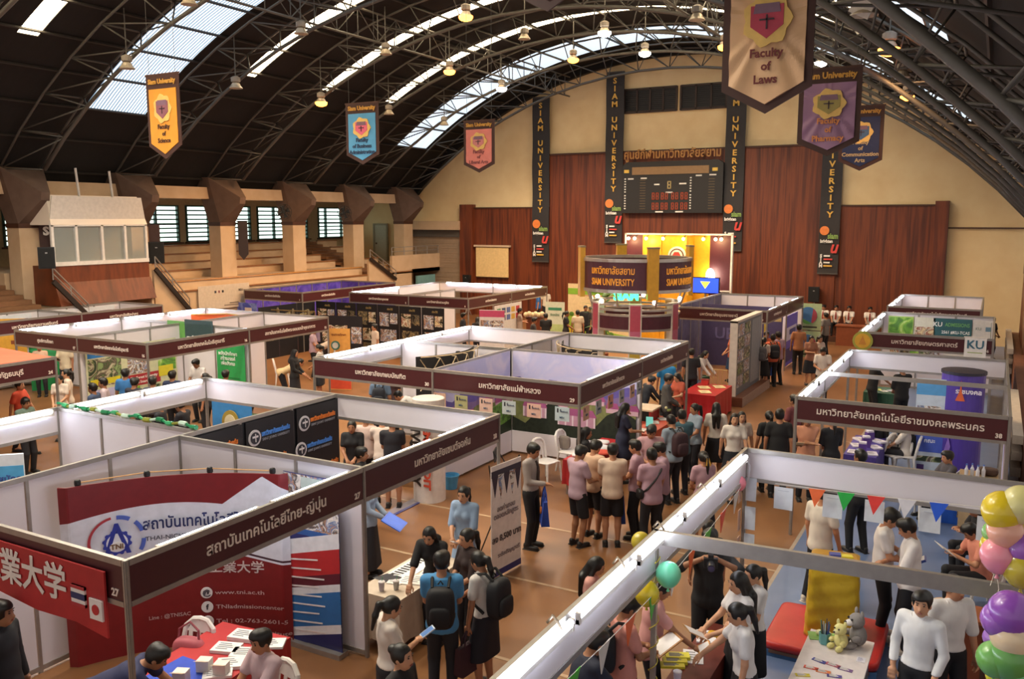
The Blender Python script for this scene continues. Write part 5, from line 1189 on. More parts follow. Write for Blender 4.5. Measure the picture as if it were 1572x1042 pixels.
def put(key, label, at, h, face, pose, topc, lower, lowc, hair='short', fem=False, top='short_in', skin=0, hairc=0, shoe='1b1818', ground=0.0, group=None):
    """at: ground point (x, y, 0); face: degrees, 0 looks away along the hall, 90 to its left."""
    s = h/1.70; a = math.radians(face); x, y = at[0], at[1]
    dist = math.hypot(x, y); res = .0135 if dist < 13.5 else (.019 if dist < 22 else .026)
    P = body_parts(pose, lower, top, hair, fem, res); me = P['mesh']
    b = link('person', me['body'], None, (x, y, ground)); b.rotation_euler = (0, 0, a); b.scale = (s, s, s)
    tag(b, label, 'person', group); setm(b, (SKN[skin], EYE, LIP))
    o = link('hair' if hair != 'veil' else 'headscarf', me['hair'], b); setm(o, (HAIR[hairc] if hair != 'veil' else M(topc, 0.7),))
    tn = 'dress' if lower == 'dress' else ('jacket' if 'coat' in top else 'shirt')
    o = link(tn, me['top'], b); setm(o, (cloth(topc),))
    if 'lower' in me:
        o = link({'trousers': 'trousers', 'shorts': 'shorts'}.get(lower, 'skirt'), me['lower'], b); setm(o, (cloth(lowc, .25),))
    for q in P['an']:
        o = link('shoe', shoe_mesh(), b, (q[0], q[1], 0.0 if q[2] < .2 else q[2]-.085)); setm(o, (M(shoe, 0.5),))
    if dist < 19 and lower != 'dress' and 'coat' not in top and hair != 'veil' and topc not in (BLK,):
        n = P['neck']; R = P['Rl']; mb = MB()
        for sg in (-1, 1): mb.hull([n+R @ np.array(v) for v in ((sg*.012, .088, -.045), (sg*.075, .062, .012), (sg*.085, .05, -.03), (sg*.05, .098, -.075), (sg*.02, .075, -.03), (sg*.078, .03, .02))])
        mb.build('collar', M(topc, 0.7, scale=14), b)
    if 'tie' in top:
        n = P['neck']; mb = MB(); R = P['Rl']
        pts = [n+R @ np.array(v) for v in ((0, .1, -.03), (0, .138, -.12), (0, .146, -.2), (0, .138, -.36))]
        for i in range(3): mb.bar(pts[i], pts[i+1], .05+.012*i, .012, up=(0, 1, 0))
        mb.build('tie', M('2a1d22' if 'red' not in top else '8a2a22', 0.6), b)
    PEOPLE[key] = (b, P, s)
    return b
def wpt(key, local):
    """world point of a point given in a person's own 1.70 m frame"""
    b, P, s = PEOPLE[key]; a = b.rotation_euler[2]; l = np.array(local)*s
    return Vector((b.location.x+l[0]*math.cos(a)-l[1]*math.sin(a), b.location.y+l[0]*math.sin(a)+l[1]*math.cos(a), b.location.z+l[2]))
# ================================================================== who is there
R_, L_, C_, A_ = -61, 119, 209, 29     # facing the picture's right, left, the camera, away
WHT, LIL, PNK, NAVY, BLK, DKT, CRM, BLU, GRY, ORG = 'dcd6d2', 'b294a6', 'd59a94', '20243c', '1a191c', '1c1c22', 'd6bfa6', '4f93c9', '857d78', 'cf6a4a'
# --- by the white table and the X banner
person('denim', 'smiling woman in a light blue denim shirt dress standing behind the white table', (712, 746), 1.64, 185, 'hold', '8fa6c4', 'dress', '', 'pony', True, 'elbow', 2)
person('blackshirt', 'woman in black with long hair leaning on the white table and smiling', (659, 808), 1.60, C_-15, 'lean', BLK, 'trousers', '1f1e24', 'long', True, 'elbow_out', 2)
person('brownshirt', 'woman in dark brown top turned left beside the woman in black', (717, 811), 1.62, L_+35, 'hold', '3a2c2a', 'trousers', '1f1e24', 'pony', True, 'elbow_out', 2)
person('bluepack', 'boy in a bright blue shirt with a black backpack seen from behind', (678, 847), 1.70, A_, 'hold', BLU, 'trousers', '22242c', 'short', False, 'short_out', 0)
person('girlpack', 'schoolgirl in white blouse and dark skirt with a black backpack and bag', (735, 846), 1.62, A_+55, 'reach', WHT, 'skirt', '1b1b28', 'pony', True, 'short_in', 0)
person('phonewoman', 'woman in a white blouse looking up from a pale phone at the bottom', (600, 915), 1.60, R_+25, 'phone', 'e2d6cc', 'skirt', '1c1c22', 'pony', True, 'short_in', 2)
person('bunwoman', 'woman in black with a hair bun cut off by the bottom edge', (616, 988), 1.62, R_-25, 'wave', BLK, 'trousers', '1f1e24', 'bun', True, 'elbow_out', 2)
person('folder', 'person in a grey blue blouse with a blue folder behind the booth 27 post', (566, 724), 1.60, R_-10, 'hold', '8a97a6', 'longskirt', '1b1b22', 'bun', True, 'long_out', 2)
person('oldman', 'older man with a high forehead looking out of booth 28', (554, 686), 1.66, R_, 'stand', BLK, 'trousers', DKT, 'short', False, 'short_out', 1)
# --- booth 27 and the lower left corner
person('jacket', 'person in a black jacket cut off by the left edge of the picture', (0, 922), 1.74, R_, 'stand', '17161a', 'trousers', DKT, 'short', False, 'long_out_coat', 1)
person('bending', 'person in a navy polo bending over boxes behind the front post', (238, 990), 1.68, R_+12, 'bend', '20244a', 'trousers', DKT, 'short', False, 'short_out', 1)
person('sitboy', 'young man in a pale pink shirt seated before the red table', (401, 966), 1.70, L_+50, 'sit', 'cdb2b9', 'trousers', DKT, 'short', False, 'short_out', 0)
# --- the group in the middle
person('tieman', 'smiling man in grey shirt and dark tie carrying a blue bag', (818, 680), 1.74, R_-25, 'bag', 'a59a96', 'trousers', '1d1c20', 'short', False, 'long_in_tie', 0)
M0 = [('lilac', 'schoolboy in a lilac shirt and black shorts, leftmost of the group', (891, 684), 1.68, R_+35, 'read', 'b496a2', 'shorts', 'short_out'),
      ('yellowish', 'schoolboy in a cream shirt half hidden behind the lilac shirted boy', (914, 676), 1.66, R_+50, 'read', 'd6b296', 'shorts', 'short_out'),
      ('cream', 'schoolboy in a pale cream shirt and black shorts with his back turned', (941, 681), 1.70, A_-5, 'hold', 'd9bfa9', 'shorts', 'short_out'),
      ('totelil', 'boy in a lilac shirt turned left with a long blue tote bag', (976, 675), 1.68, L_-20, 'hold', 'b995a2', 'trousers', 'short_out'),
      ('downpink', 'boy in a pink shirt looking down, facing the table behind the group', (1000, 652), 1.72, C_, 'read', 'c69aa0', 'trousers', 'short_out'),
      ('strap', 'boy in a lilac shirt with a black strap across his back', (1001, 688), 1.70, A_+15, 'hold', 'b38f9c', 'trousers', 'short_out'),
      ('behindstrap', 'dark haired boy in lilac close behind the boy with the strap', (1014, 679), 1.66, L_-10, 'phone', 'ad8d9c', 'trousers', 'short_out')]
for k, lab, at, h, f, ps, c, lo, tp in M0: person(k, lab, at, h, f, ps, c, lo, '1b1a20', 'short', False, tp, 1 if k in ('lilac', 'strap') else 0)
person('navydress', 'woman in a navy dress with long hair resting her cheek on a hand', (960, 618), 1.64, R_+10, 'cheek', '1d2038', 'dress', '', 'long', True, 'short', 2)
person('darkseat', 'dark haired woman in black beside the front post of booth 29', (900, 655), 1.58, R_, 'hold', '1e1d20', 'trousers', DKT, 'long', True, 'long_out', 0)
person('packboy', 'boy in a grey blue shirt with a large black backpack at the stall', (1031, 637), 1.68, A_+25, 'reach', '8c9aa8', 'trousers', '1d1d26', 'short', False, 'short_out', 0)
person('teal', 'youth in a dark teal shirt beside the boy with the large backpack', (1047, 629), 1.66, A_+10, 'hold', '3f5f6c', 'trousers', '1d1d26', 'short', False, 'short_out', 0)
person('greygirl', 'girl in a grey blue blouse with shoulder strap looking left', (1067, 619), 1.62, L_+20, 'hold', '8f9cac', 'trousers', '1d1d26', 'pony', True, 'short_out', 0)
person('ponyback', 'girl in white blouse with long ponytail seen from behind near the red table', (1100, 617), 1.62, A_-10, 'stand', 'd9cfc6', 'skirt', '1b1b22', 'long', True, 'short_in', 0)
person('walkgirl', 'girl in white blouse and dark skirt with long hair walking towards the camera', (1128, 634), 1.62, C_-5, 'walk', 'd6cdc4', 'skirt', '1f2128', 'long', True, 'short_in', 2)
person('walkgirl2', 'girl half hidden behind the long haired girl walking towards the camera', (1139, 631), 1.62, C_, 'stand', 'd6c6bb', 'skirt', '1f2128', 'long', True, 'short_in', 2)
person('ribbon', 'girl in a lilac blouse with a yellow ribbon in her ponytail', (1080, 692), 1.60, A_+15, 'hold', 'b8929c', 'skirt', '1b1b24', 'pony', True, 'short_out', 0)
person('black1', 'left of two people in black standing with backs turned in the aisle', (1181, 630), 1.64, A_+5, 'stand', '1a1a1e', 'trousers', '17171b', 'pony', True, 'short_out', 0)
person('black2', 'right of two people in black standing with backs turned in the aisle', (1197, 628), 1.68, A_-12, 'easy', '19191c', 'trousers', '17171b', 'short', False, 'short_out', 0)
# --- at the rear booth of the middle block and the red table
person('grjacket', 'man in a dark grey jacket facing the woman in orange', (1026, 574), 1.72, R_-8, 'hold', '4a4846', 'trousers', DKT, 'short', False, 'long_out_coat', 1)
person('orangew', 'woman in an orange red top opposite the man in the grey jacket', (1040, 572), 1.60, L_+30, 'read', 'b5523a', 'trousers', DKT, 'long', True, 'short_out', 2)
person('tblue', 'youth in a bright blue t shirt behind the man in the grey jacket', (1024, 548), 1.70, A_, 'stand', '2f8fd0', 'trousers', DKT, 'short', False, 'short_out', 0)
person('bluebag', 'person in black with a light blue shoulder bag beside the middle block', (1062, 535), 1.68, A_-10, 'stand', '1c1d24', 'trousers', '1c1d24', 'short', False, 'short_out', 0)
person('redtable', 'smiling woman in a white coat leaning over the red table', (1083, 538), 1.62, R_-40, 'lean', 'e0d9d6', 'trousers', 'c9beb6', 'long', True, 'long_out_coat', 2)
person('orangeback', 'woman in orange top and blue skirt behind the red table', (1124, 510), 1.62, L_+10, 'hold', 'cc6a45', 'skirt', '274a72', 'pony', True, 'short_out', 0)
person('seatdark', 'dark dressed person bent over inside the right rear booth of the middle block', (1000, 577), 1.55, R_+20, 'lean', '22242c', 'trousers', DKT, 'short', False, 'long_out', 0)
person('towerw', 'woman in black standing inside the round tower', (977, 487), 1.66, R_, 'stand', '18181b', 'trousers', '18181b', 'pony', True, 'short_out', 0)
person('aislegirl', 'girl with a grey backpack in the aisle beside the photo display wall', (1173, 517), 1.60, A_-30, 'hold', 'cdbfb6', 'skirt', '1b1b22', 'pony', True, 'short_in', 0)
person('aisleman', 'man in an orange shirt facing the camera among the aisle group', (1177, 508), 1.70, C_, 'hold', 'c9663f', 'trousers', '1b1b22', 'short', False, 'short_out', 0)
person('aisleorange', 'boy with orange red shirt and backpack seen from behind in the aisle group', (1187, 513), 1.68, A_, 'stand', 'd9694a', 'trousers', '1b1b22', 'short', False, 'short_out', 1)
person('aislelil', 'tall boy in lilac shirt and black trousers at the right of the aisle group', (1195, 509), 1.70, A_+25, 'easy', 'ab8fa2', 'trousers', '17171b', 'short', False, 'short_out', 1)
person('farman', 'man in a brown shirt and black trousers walking away in the right aisle', (1227, 498), 1.70, A_-10, 'stand', 'a8714f', 'trousers', '141417', 'short', False, 'short_out', 1)
person('farw1', 'woman in patterned brown blouse and dark skirt in the far right aisle', (1246, 515), 1.58, C_, 'phone', 'a3705a', 'skirt', '20242e', 'pony', True, 'short_out', 2)
person('farw2', 'woman in a pale blouse next to the woman in patterned brown', (1259, 515), 1.58, C_+15, 'hold', 'cdb7aa', 'skirt', '20242e', 'pony', True, 'short_in', 2)
person('farboy', 'young man in a white shirt looking down beside the right hand row', (1264, 533), 1.66, C_-20, 'read', 'd9cfca', 'trousers', '1b1b22', 'short', False, 'short_out', 0)
person('fargrey', 'person in a mottled grey shirt near the seated men at the end wall', (1268, 480), 1.68, A_+40, 'easy', '7d7876', 'trousers', '1f2026', 'short', False, 'short_out', 0)
for i, x in enumerate((1247, 1265, 1284, 1304, 1336)):
    person('bench%d' % i, '%s from the left of the five seated men in ties by the end wall' % ORD[i], (PYp(x, 471, 41.7)[0], 41.7, 0), 1.68, 180+[5, -8, 3, 0, 8][i], 'sit', 'e2d9d0', 'trousers', '16161a', 'short', False, 'short_in_tie_red', 0, ground=0.27)
# --- booth 38 and KU
person('bigblack', 'heavily built person in black seen from behind at the green table', (1386, 559), 1.72, A_+5, 'hold', '16161a', 'trousers', '16161a', 'short', False, 'elbow_out', 1)
person('kublack', 'person in black working at the far end of booth 38', (1347, 551), 1.66, R_, 'reach', '19191d', 'trousers', '19191d', 'short', False, 'short_out', 1)
person('orangearms', 'man in an orange pink shirt with crossed arms at the corner of booth 38', (1240, 635), 1.66, C_-10, 'cross', 'c98a6c', 'trousers', '1c1c22', 'short', False, 'short_out', 1)
person('maroon', 'person in a maroon shirt just behind the front post of booth 38', (1220, 606), 1.68, A_+30, 'easy', '7a3f42', 'trousers', '1c1c22', 'short', False, 'short_out', 1)
person('hooded', 'woman in black clothes with long hair seated at the table of booth 38', (1352, 632), 1.66, A_+40, 'sit', '17161a', 'trousers', '17161a', 'long', True, 'long_out', 0)
person('lace', 'woman in a white lace blouse seated beside the woman in black in booth 38', (1392, 641), 1.60, A_+60, 'sit', 'd9cfc4', 'trousers', '2a2a30', 'long', True, 'elbow_out', 2)
person('innerblack', 'person in black standing inside booth 38 near its left tubes', (1278, 638), 1.62, A_, 'hold', '17171b', 'trousers', '17171b', 'pony', True, 'elbow_out', 0)
person('legsblack', 'person in black seen mostly as dark trousers below the white beam', (1322, 690), 1.68, A_+20, 'easy', '1b1a1e', 'trousers', '18181b', 'short', False, 'short_out', 1)
person('sideman', 'dark haired man turned left beside the beige cabinet of booth 38', (1456, 692), 1.62, L_, 'sit', '4a4448', 'trousers', DKT, 'short', False, 'short_out', 0)
person('railman', 'dark dressed person by the stand right of the KU booth', (1525, 487), 1.6, C_+20, 'hold', '2a2c34', 'trousers', '2a2a30', 'short', False, 'short_out', 1)
# --- nearest right hand booth
person('stepper', 'boy in a white shirt stepping onto the red mat, face behind a green flag', (1268, 748), 1.70, R_+30, 'step', 'd9cfc2', 'trousers', '17171c', 'short', False, 'short_out', 0, shoe='cfc2b2')
person('whitebig', 'heavy young man in a white shirt handling food, facing right', (1367, 781), 1.72, R_-25, 'read', 'ddd5d0', 'trousers', '17171c', 'short', False, 'short_out', 0, shoe='cfc2b2')
person('whiteback', 'young man in a white shirt turned left to share food', (1395, 796), 1.70, L_-20, 'read', 'e0d8d4', 'trousers', '17171c', 'short', False, 'elbow_out', 0, shoe='cfc2b2')
person('pockets', 'young man in a white shirt with hands at his pockets, lower right', (1417, 908), 1.70, L_+40, 'pocket', 'dcdcde', 'trousers', '141419', 'short', False, 'long_in', 2)
person('halfface', 'young man in a white shirt whose eyes are hidden by the beam', (1466, 884), 1.72, C_+5, 'easy', 'd9d4d2', 'trousers', '141419', 'short', False, 'elbow_in', 0)
person('reader', 'schoolboy in a salmon shirt seated sideways and reading a booklet', (1492, 803), 1.64, L_-5, 'sitread', 'd98a74', 'trousers', '17171c', 'short', False, 'short_out', 0, shoe='d9b58c')
person('readerback', 'dark haired person in black behind the reading boy', (1498, 770), 1.60, L_, 'sitread', '1d1b1e', 'trousers', '17171c', 'long', True, 'short_out', 0)
person('regfar', 'farthest girl in white at the registration table, with a ponytail', (1157, 866), 1.62, L_+15, 'hold', 'e2dedc', 'skirt', '15151a', 'pony', True, 'short_in', 2)
person('regmid', 'middle girl in white with long loose hair at the registration table', (1135, 877), 1.62, L_+10, 'arms', 'e4e0de', 'skirt', '15151a', 'long', True, 'short_in', 2)
person('regnear', 'nearest girl in white with a clip in her ponytail at the registration table', (1133, 925), 1.60, L_-5, 'reach', 'e4e0de', 'skirt', '15151a', 'pony', True, 'short_in', 2)
person('photographer', 'photographer all in black holding a camera, head behind the beam', (1090, 812), 1.76, C_-10, 'camera', '1a191b', 'trousers', '17171a', 'short', False, 'elbow_out', 1)
person('pinkpack', 'student in a salmon pink shirt with a black backpack near the balloons', (964, 914), 1.66, R_+20, 'read', 'd58f84', 'skirt', '1a1a22', 'short', False, 'short_out', 1)
person('pinkform', 'student in a pink shirt filling in a form at the registration table', (1014, 886), 1.66, R_-5, 'reach', 'd29a98', 'trousers', '1a1a22', 'short', False, 'short_out', 1)
person('longpink', 'girl in a pink blouse with long hair behind the tube lit beam', (915, 854), 1.54, R_-10, 'read', 'd79c92', 'skirt', '20222c', 'long', True, 'short_out', 2)
person('darkboy', 'dark clothed youth bending behind the backpack of the pink shirted student', (915, 968), 1.62, R_+25, 'lean', '1f2438', 'trousers', '1b1b22', 'short', False, 'short_out', 1)
person('pinkback', 'person in a dark outfit just beyond the upper end of the tube lit beam', (1088, 800), 1.5, A_, 'stand', '24222a', 'trousers', '1b1b22', 'short', False, 'short_out', 0)
# --- left block and the aisle before it
LB = [('redshirt', 'man in an orange red shirt walking at the left edge', (29, 583), 1.68, R_, 'walk', 'e0583f', 'trousers', 'short', 0, False),
      ('leftdark', 'dark haired man in a grey green top low beside the man in orange red', (38, 610), 1.62, R_-20, 'hold', '6a7f74', 'trousers', 'short', 1, False),
      ('leftw1', 'woman in a cream uniform shirt left of the pink column', (90, 575), 1.60, C_, 'hold', 'ddccbd', 'skirt', 'pony', 2, True),
      ('leftw2', 'tall woman in a cream uniform shirt right behind the other uniformed woman', (101, 566), 1.66, L_+30, 'stand', 'dbc8b8', 'skirt', 'pony', 2, True),
      ('leftm1', 'man looking left just above the tube light, dark blue collar', (142, 588), 1.66, L_, 'stand', '3a4a6a', 'trousers', 'short', 1, False),
      ('leftm2', 'man in a pale lilac shirt near the yellow campus posters', (158, 580), 1.66, L_+20, 'stand', 'c9b5bd', 'trousers', 'short', 1, False),
      ('leftm3', 'youth in a bright blue shirt before the yellow campus posters', (192, 566), 1.70, A_, 'stand', '3a78b8', 'trousers', 'short', 1, False),
      ('leftm4', 'dark dressed youth right of the one in bright blue', (206, 580), 1.66, A_-10, 'hold', '2c2c3a', 'trousers', 'short', 1, False),
      ('leftm5', 'dark haired youth in grey before the red caption of the campus posters', (234, 578), 1.66, A_+15, 'stand', '4a4c5a', 'trousers', 'short', 1, False),
      ('leftm6', 'person in a dark blue top beside the post of the left block', (264, 569), 1.66, A_, 'stand', '2f3a5a', 'trousers', 'short', 1, False),
      ('leftwhite', 'man in a white shirt looking down before the white wall of the left block', (301, 551), 1.68, C_-20, 'read', 'd9d2cf', 'trousers', 'short', 1, False),
      ('leftlast', 'dark haired person at the right end of the two tube lamps', (315, 572), 1.62, L_, 'stand', '2c2a30', 'trousers', 'pony', 0, True),
      ('suit', 'man in a dark suit looking down inside the booth of the black logo wall', (276, 614), 1.70, L_-10, 'read', '1c1c26', 'trousers', 'short', 1, False),
      ('suit2', 'person in a dark suit beside the blue roll up banner behind booth 27', (243, 613), 1.68, L_, 'hold', '22222c', 'trousers', 'short', 1, False),
      ('suit3', 'woman in a pale blouse in the booth left of the black logo wall', (200, 628), 1.60, R_, 'hold', 'cdbab4', 'trousers', 'pony', 0, True),
      ('suit4', 'person with patterned dark top in the booth left of the black logo wall', (220, 630), 1.64, A_, 'hold', '3a3634', 'trousers', 'short', 1, False),
      ('seller', 'man holding a dark phone behind the orange table', (97, 524), 1.66, C_, 'phone', 'd6c6a9', 'trousers', 'short', 1, False),
      ('seller2', 'woman in a cream top seated left behind the orange table', (60, 527), 1.60, C_+20, 'hold', 'cfa98f', 'trousers', 'pony', 0, True),
      ('headblack', 'dark haired person before the green poster', (346, 568), 1.64, A_, 'stand', '3a3a40', 'trousers', 'short', 1, False),
      ('greenbag', 'dark haired youth with a green top inside the booth behind the black logo wall', (383, 618), 1.6, A_, 'hold', '3f5a34', 'trousers', 'short', 1, False)]
for k, lab, at, h, f, ps, c, lo, hr, sk, fem in LB: person(k, lab, at, h, f, ps, c, lo, '1d1c22', hr, fem, 'long_out_coat' if 'suit' in k and 'dark suit' in lab else 'short_out', sk)
MB_ = [('photom1', 'man in a lilac shirt with folded hands before the black photo wall', (481, 502), 1.68, R_, 'hold', 'b39aa8', 'trousers', 'short', False),
       ('photom2', 'man in a white shirt pointing at the black photo wall', (506, 486), 1.70, A_, 'reach', 'd9c0a8', 'trousers', 'short', False),
       ('photom3', 'person in lilac left of the man pointing at the photo wall', (491, 487), 1.70, A_+20, 'stand', '9a86a0', 'trousers', 'short', False),
       ('photom4', 'person in a white shirt bending near the yellow balloon light', (513, 517), 1.60, R_+20, 'bend', 'd9c9b9', 'trousers', 'short', False),
       ('photom5', 'seated woman in a cream top before the black photo wall', (527, 512), 1.58, L_, 'sit', 'c9b08c', 'skirt', 'long', True),
       ('photow1', 'woman in dark clothes before the photo wall, facing the visitors', (545, 484), 1.60, C_, 'hold', '4a4650', 'trousers', 'long', True),
       ('capman', 'man in a white shirt and pale cap before the black photo wall', (575, 497), 1.68, L_+30, 'stand', 'd9c3b0', 'trousers', 'short', False),
       ('veilw', 'woman in a black veil and robe in the aisle', (452, 536), 1.64, R_-10, 'hold', '17161a', 'longskirt', 'veil', True),
       ('bender', 'woman in a cream top bending forward with one arm stretched out', (461, 550), 1.62, R_+10, 'bend', 'd6b98a', 'trousers', 'pony', True),
       ('blackwhite', 'girl in black and white beside the left post of the middle block', (489, 528), 1.62, L_, 'hold', 'c9bfb9', 'skirt', 'pony', True),
       ('bluegrey', 'youth with backpack straps in a grey blue shirt inside booth 30', (583, 572), 1.70, A_, 'stand', '6a7f9a', 'trousers', 'short', False),
       ('b30a', 'person in a pale shirt bending over at the front of booth 30', (612, 600), 1.60, L_, 'bend', 'd9d2c9', 'trousers', 'short', False),
       ('b30b', 'dark dressed person at the rear wall of booth 30', (602, 566), 1.62, C_, 'stand', '4a3436', 'trousers', 'pony', True),
       ('b28a', 'youth in a pale pink shirt with his back turned inside booth 28', (562, 634), 1.66, A_-10, 'hold', 'd9bfb5', 'shorts', 'short', False),
       ('b28b', 'second youth in a pale shirt leaning in at booth 28', (586, 637), 1.66, A_+10, 'lean', 'dcc9bf', 'shorts', 'short', False),
       ('b28c', 'dark dressed youth at the right inside booth 28', (602, 640), 1.68, A_, 'hold', '23222a', 'shorts', 'short', False),
       ('b28d', 'dark dressed person beside the black logo wall of booth 28', (540, 645), 1.64, C_, 'hold', '19181c', 'trousers', 'pony', True),
       ('hsuit', 'man in a dark suit before the pink banner of the far block', (711, 480), 1.70, R_, 'stand', '23262e', 'trousers', 'short', False),
       ('hhead', 'dark haired person before the white list poster of the far block', (733, 486), 1.62, A_, 'stand', '2f2d30', 'trousers', 'long', True)]
for k, lab, at, h, f, ps, c, lo, hr, fem in MB_: person(k, lab, at, h, f, ps, c, lo, '1c1b22', hr, fem, 'long_out' if k in ('veilw', 'hsuit') else 'short_out', 0)
FC = [('grey shirted man with folded arms by the wooden lectern', (798, 473), 'a39086', 'cross', False), ('man in a suit looking right, nearest of the crowd left of the tower', (820, 487), '3a3436', 'hold', False),
      ('man in a pale shirt standing tall in the crowd left of the tower', (848, 464), 'd6c9bd', 'stand', False), ('person in black low in the crowd left of the tower', (838, 481), '1c1b1f', 'hold', False),
      ('man with a tie facing the camera in the crowd left of the tower', (858, 470), 'cbb5a8', 'hold', False), ('dark dressed person in the middle of the crowd left of the tower', (870, 477), '25232a', 'hold', True),
      ('person in cream seen from behind, right end of the crowd by the tower', (887, 476), 'd6c3a9', 'stand', False), ('dark dressed person beside the garden backdrop', (899, 469), '1e1d22', 'stand', False),
      ('person in black beside the left pillar of the tower', (907, 471), '1c1b20', 'stand', False), ('person in a white shirt high before the wooden wall left of the garden backdrop', (838, 444), 'd9cdb9', 'stand', False),
      ('person in a bright blue shirt at the right end of the far block', (826, 447), '3a6fb5', 'stand', False)]
for i, (lab, at, c, ps, fem) in enumerate(FC): person('crowd%d' % i, lab, at, 1.68, [R_, R_, A_, A_, C_, R_, A_, C_, L_, C_, L_][i], ps, c, 'trousers', '1b1a20', 'pony' if fem else 'short', fem, 'short_out', i % 2)
build_people()
# ================================================================== furniture and small things
PLA = M('ded9d4', 0.4); REDC = ramp_mat('red_cloth', ['a01e22', 'b8282a'], (1, 1, 1), 0.6, 'noise', 4, 4); TAN = M('c9a878', 0.6)
def table(label, x0, x1, y0, y1, z, topm, skirt=None, drop=0.6, name='table', rotz=0.0, folds=True):
    cx, cy = (x0+x1)/2, (y0+y1)/2; hx, hy = (x1-x0)/2, (y1-y0)/2
    t = thing(name, label, 'table', (cx, cy, 0), rotz)
    MB().box(-hx, hx, -hy, hy, z-0.035, z).build('tabletop', topm, t)
    for sx in (-1, 1):
        for sy in (-1, 1): MB().tube([(sx*(hx-.06), sy*(hy-.06), 0), (sx*(hx-.06), sy*(hy-.06), z-.03)], 0.018, 8).build('leg', ALU, t)
    if skirt:
        mb = MB(); n = 56; per = []
        for i in range(n):
            u = 4*i/n; k = int(u); f = u-k
            c = [(-1, -1), (1, -1), (1, 1), (-1, 1), (-1, -1)]; a, b = c[k], c[k+1]
            per.append(((a[0]+(b[0]-a[0])*f)*(hx+.012), (a[1]+(b[1]-a[1])*f)*(hy+.012)))
        vs = []; 
        for i, (x, y) in enumerate(per): vs.append((x, y, z+.006))
        for i, (x, y) in enumerate(per):
            w = (0.02+0.018*math.sin(i*2.2)) if folds else 0.005; r = math.hypot(x, y); vs.append((x+x/r*w, y+y/r*w, z-drop+0.012*math.sin(i*1.3)))
        fs = [tuple(range(n))]+[(i, n+i, n+(i+1) % n, (i+1) % n) for i in range(n)]
        mb.add(vs, fs); o = mb.build('tablecloth', skirt, t); md = o.modifiers.new('thick', 'SOLIDIFY'); md.thickness = 0.006
    return t
def chair(label, x, y, rot, group='white plastic chairs', z=0.0):
    t = thing('plastic_chair', label, 'chair', (x, y, z), rot, group)
    MB().ball((0, 0, .43), .23, .22, .022, 20, 6, .5).build('seat', PLA, t, smooth=True)
    for sx, sy in ((-1, -1), (1, -1), (1, 1), (-1, 1)):
        MB().tube([(sx*.19, sy*.18, .43), (sx*.235, sy*.225, 0)], 0.03, 6, r2=.018).build('leg', PLA, t)
    mb = MB(); A = [(-.2, -.2, .43), (-.215, -.235, .62), (-.19, -.265, .78), (-.1, -.285, .86), (0, -.29, .875), (.1, -.285, .86), (.19, -.265, .78), (.215, -.235, .62), (.2, -.2, .43)]
    mb.tube(A, .03, 7); mb.hull([(-.17, -.26, .72), (.17, -.26, .72), (-.1, -.28, .84), (.1, -.28, .84), (-.17, -.245, .72), (.17, -.245, .72), (-.1, -.27, .85), (.1, -.27, .85)])
    for x0 in (-.12, 0, .12): mb.bar((x0, -.2, .44), (x0, -.255, .74), .05, .014)
    mb.build('backrest', PLA, t, smooth=False)
    return t
def paper(label, x, y, z, w, h, rot=0.0, c='e6e2de', n=1, name='paper', cat='paper', line='6a6a72', group=None):
    t = thing(name, label, cat, (x, y, z), rot, group)
    MB().box(-w/2, w/2, -h/2, h/2, 0.001, 0.003*n).build('sheet', M(c, 0.6), t)
    mb = MB()
    for k in range(4): mb.box(-w*.36, w*(.1+.08*(k % 3)), h*(.3-.18*k)-.008, h*(.3-.18*k)+.008, 0.003*n, 0.003*n+.0012)
    mb.build('print_lines', M(line, 0.6), t); return t
def backpack(label, key, c, dx=0.0, dz=0.0, s=1.0):
    b, P, sc = PEOPLE[key]; up = P['up']; p = up(0, -.2, 1.2); w = wpt(key, p)
    t = thing('backpack', label, 'backpack', w, b.rotation_euler[2])
    m = M(c, 0.7); MB().ball((0, -.02, -.03), .165*s, .1*s, .24*s, 16, 10, .55).build('pack', m, t, smooth=True)
    MB().ball((0, -.115, -.1), .12*s, .05*s, .12*s, 14, 8, .5).build('front_pocket', m, t, smooth=True)
    for sg in (-1, 1): MB().tube([(sg*.09, .0, .2), (sg*.1, .1, .27), (sg*.105, .27, .22), (sg*.12, .32, .08), (sg*.14, .27, -.1), (sg*.14, .1, -.2)], .018, 6).build('strap', M('101013', 0.7), t)
    MB().tube([(-.03, .04, .22), (0, .05, .26), (.03, .04, .22)], .01, 5).build('grab_loop', M('101013', 0.7), t)
    return t
def tote(label, key, hand, c, w=.36, h=.4, rot=0.0, logo=None, drop=.12):
    b, P, sc = PEOPLE[key]; q = wpt(key, P['wr'][hand])
    t = thing('tote_bag', label, 'bag', (q.x, q.y, q.z-.1-drop-h), b.rotation_euler[2]+rot)
    MB().hull([(-w/2, -.03, h), (w/2, -.03, h), (-w/2, .03, h), (w/2, .03, h), (-w/2*.95, -.07, 0), (w/2*.95, -.07, 0), (-w/2*.95, .07, 0), (w/2*.95, .07, 0)]).build('sack', M(c, 0.7), t)
    for y in (-.03, .03): MB().tube([(-w*.25, y, h-.02), (-w*.2, y*.6, h+drop*.7), (0, 0, h+drop+.06), (w*.2, y*.6, h+drop*.7), (w*.25, y, h-.02)], .012, 5).build('handle', M(c, 0.7), t)
    if logo: MB().disc((0, -.062, h*.55), .06, 'y', 14, t=.012).build('logo', M(logo, 0.6), t)
    return t
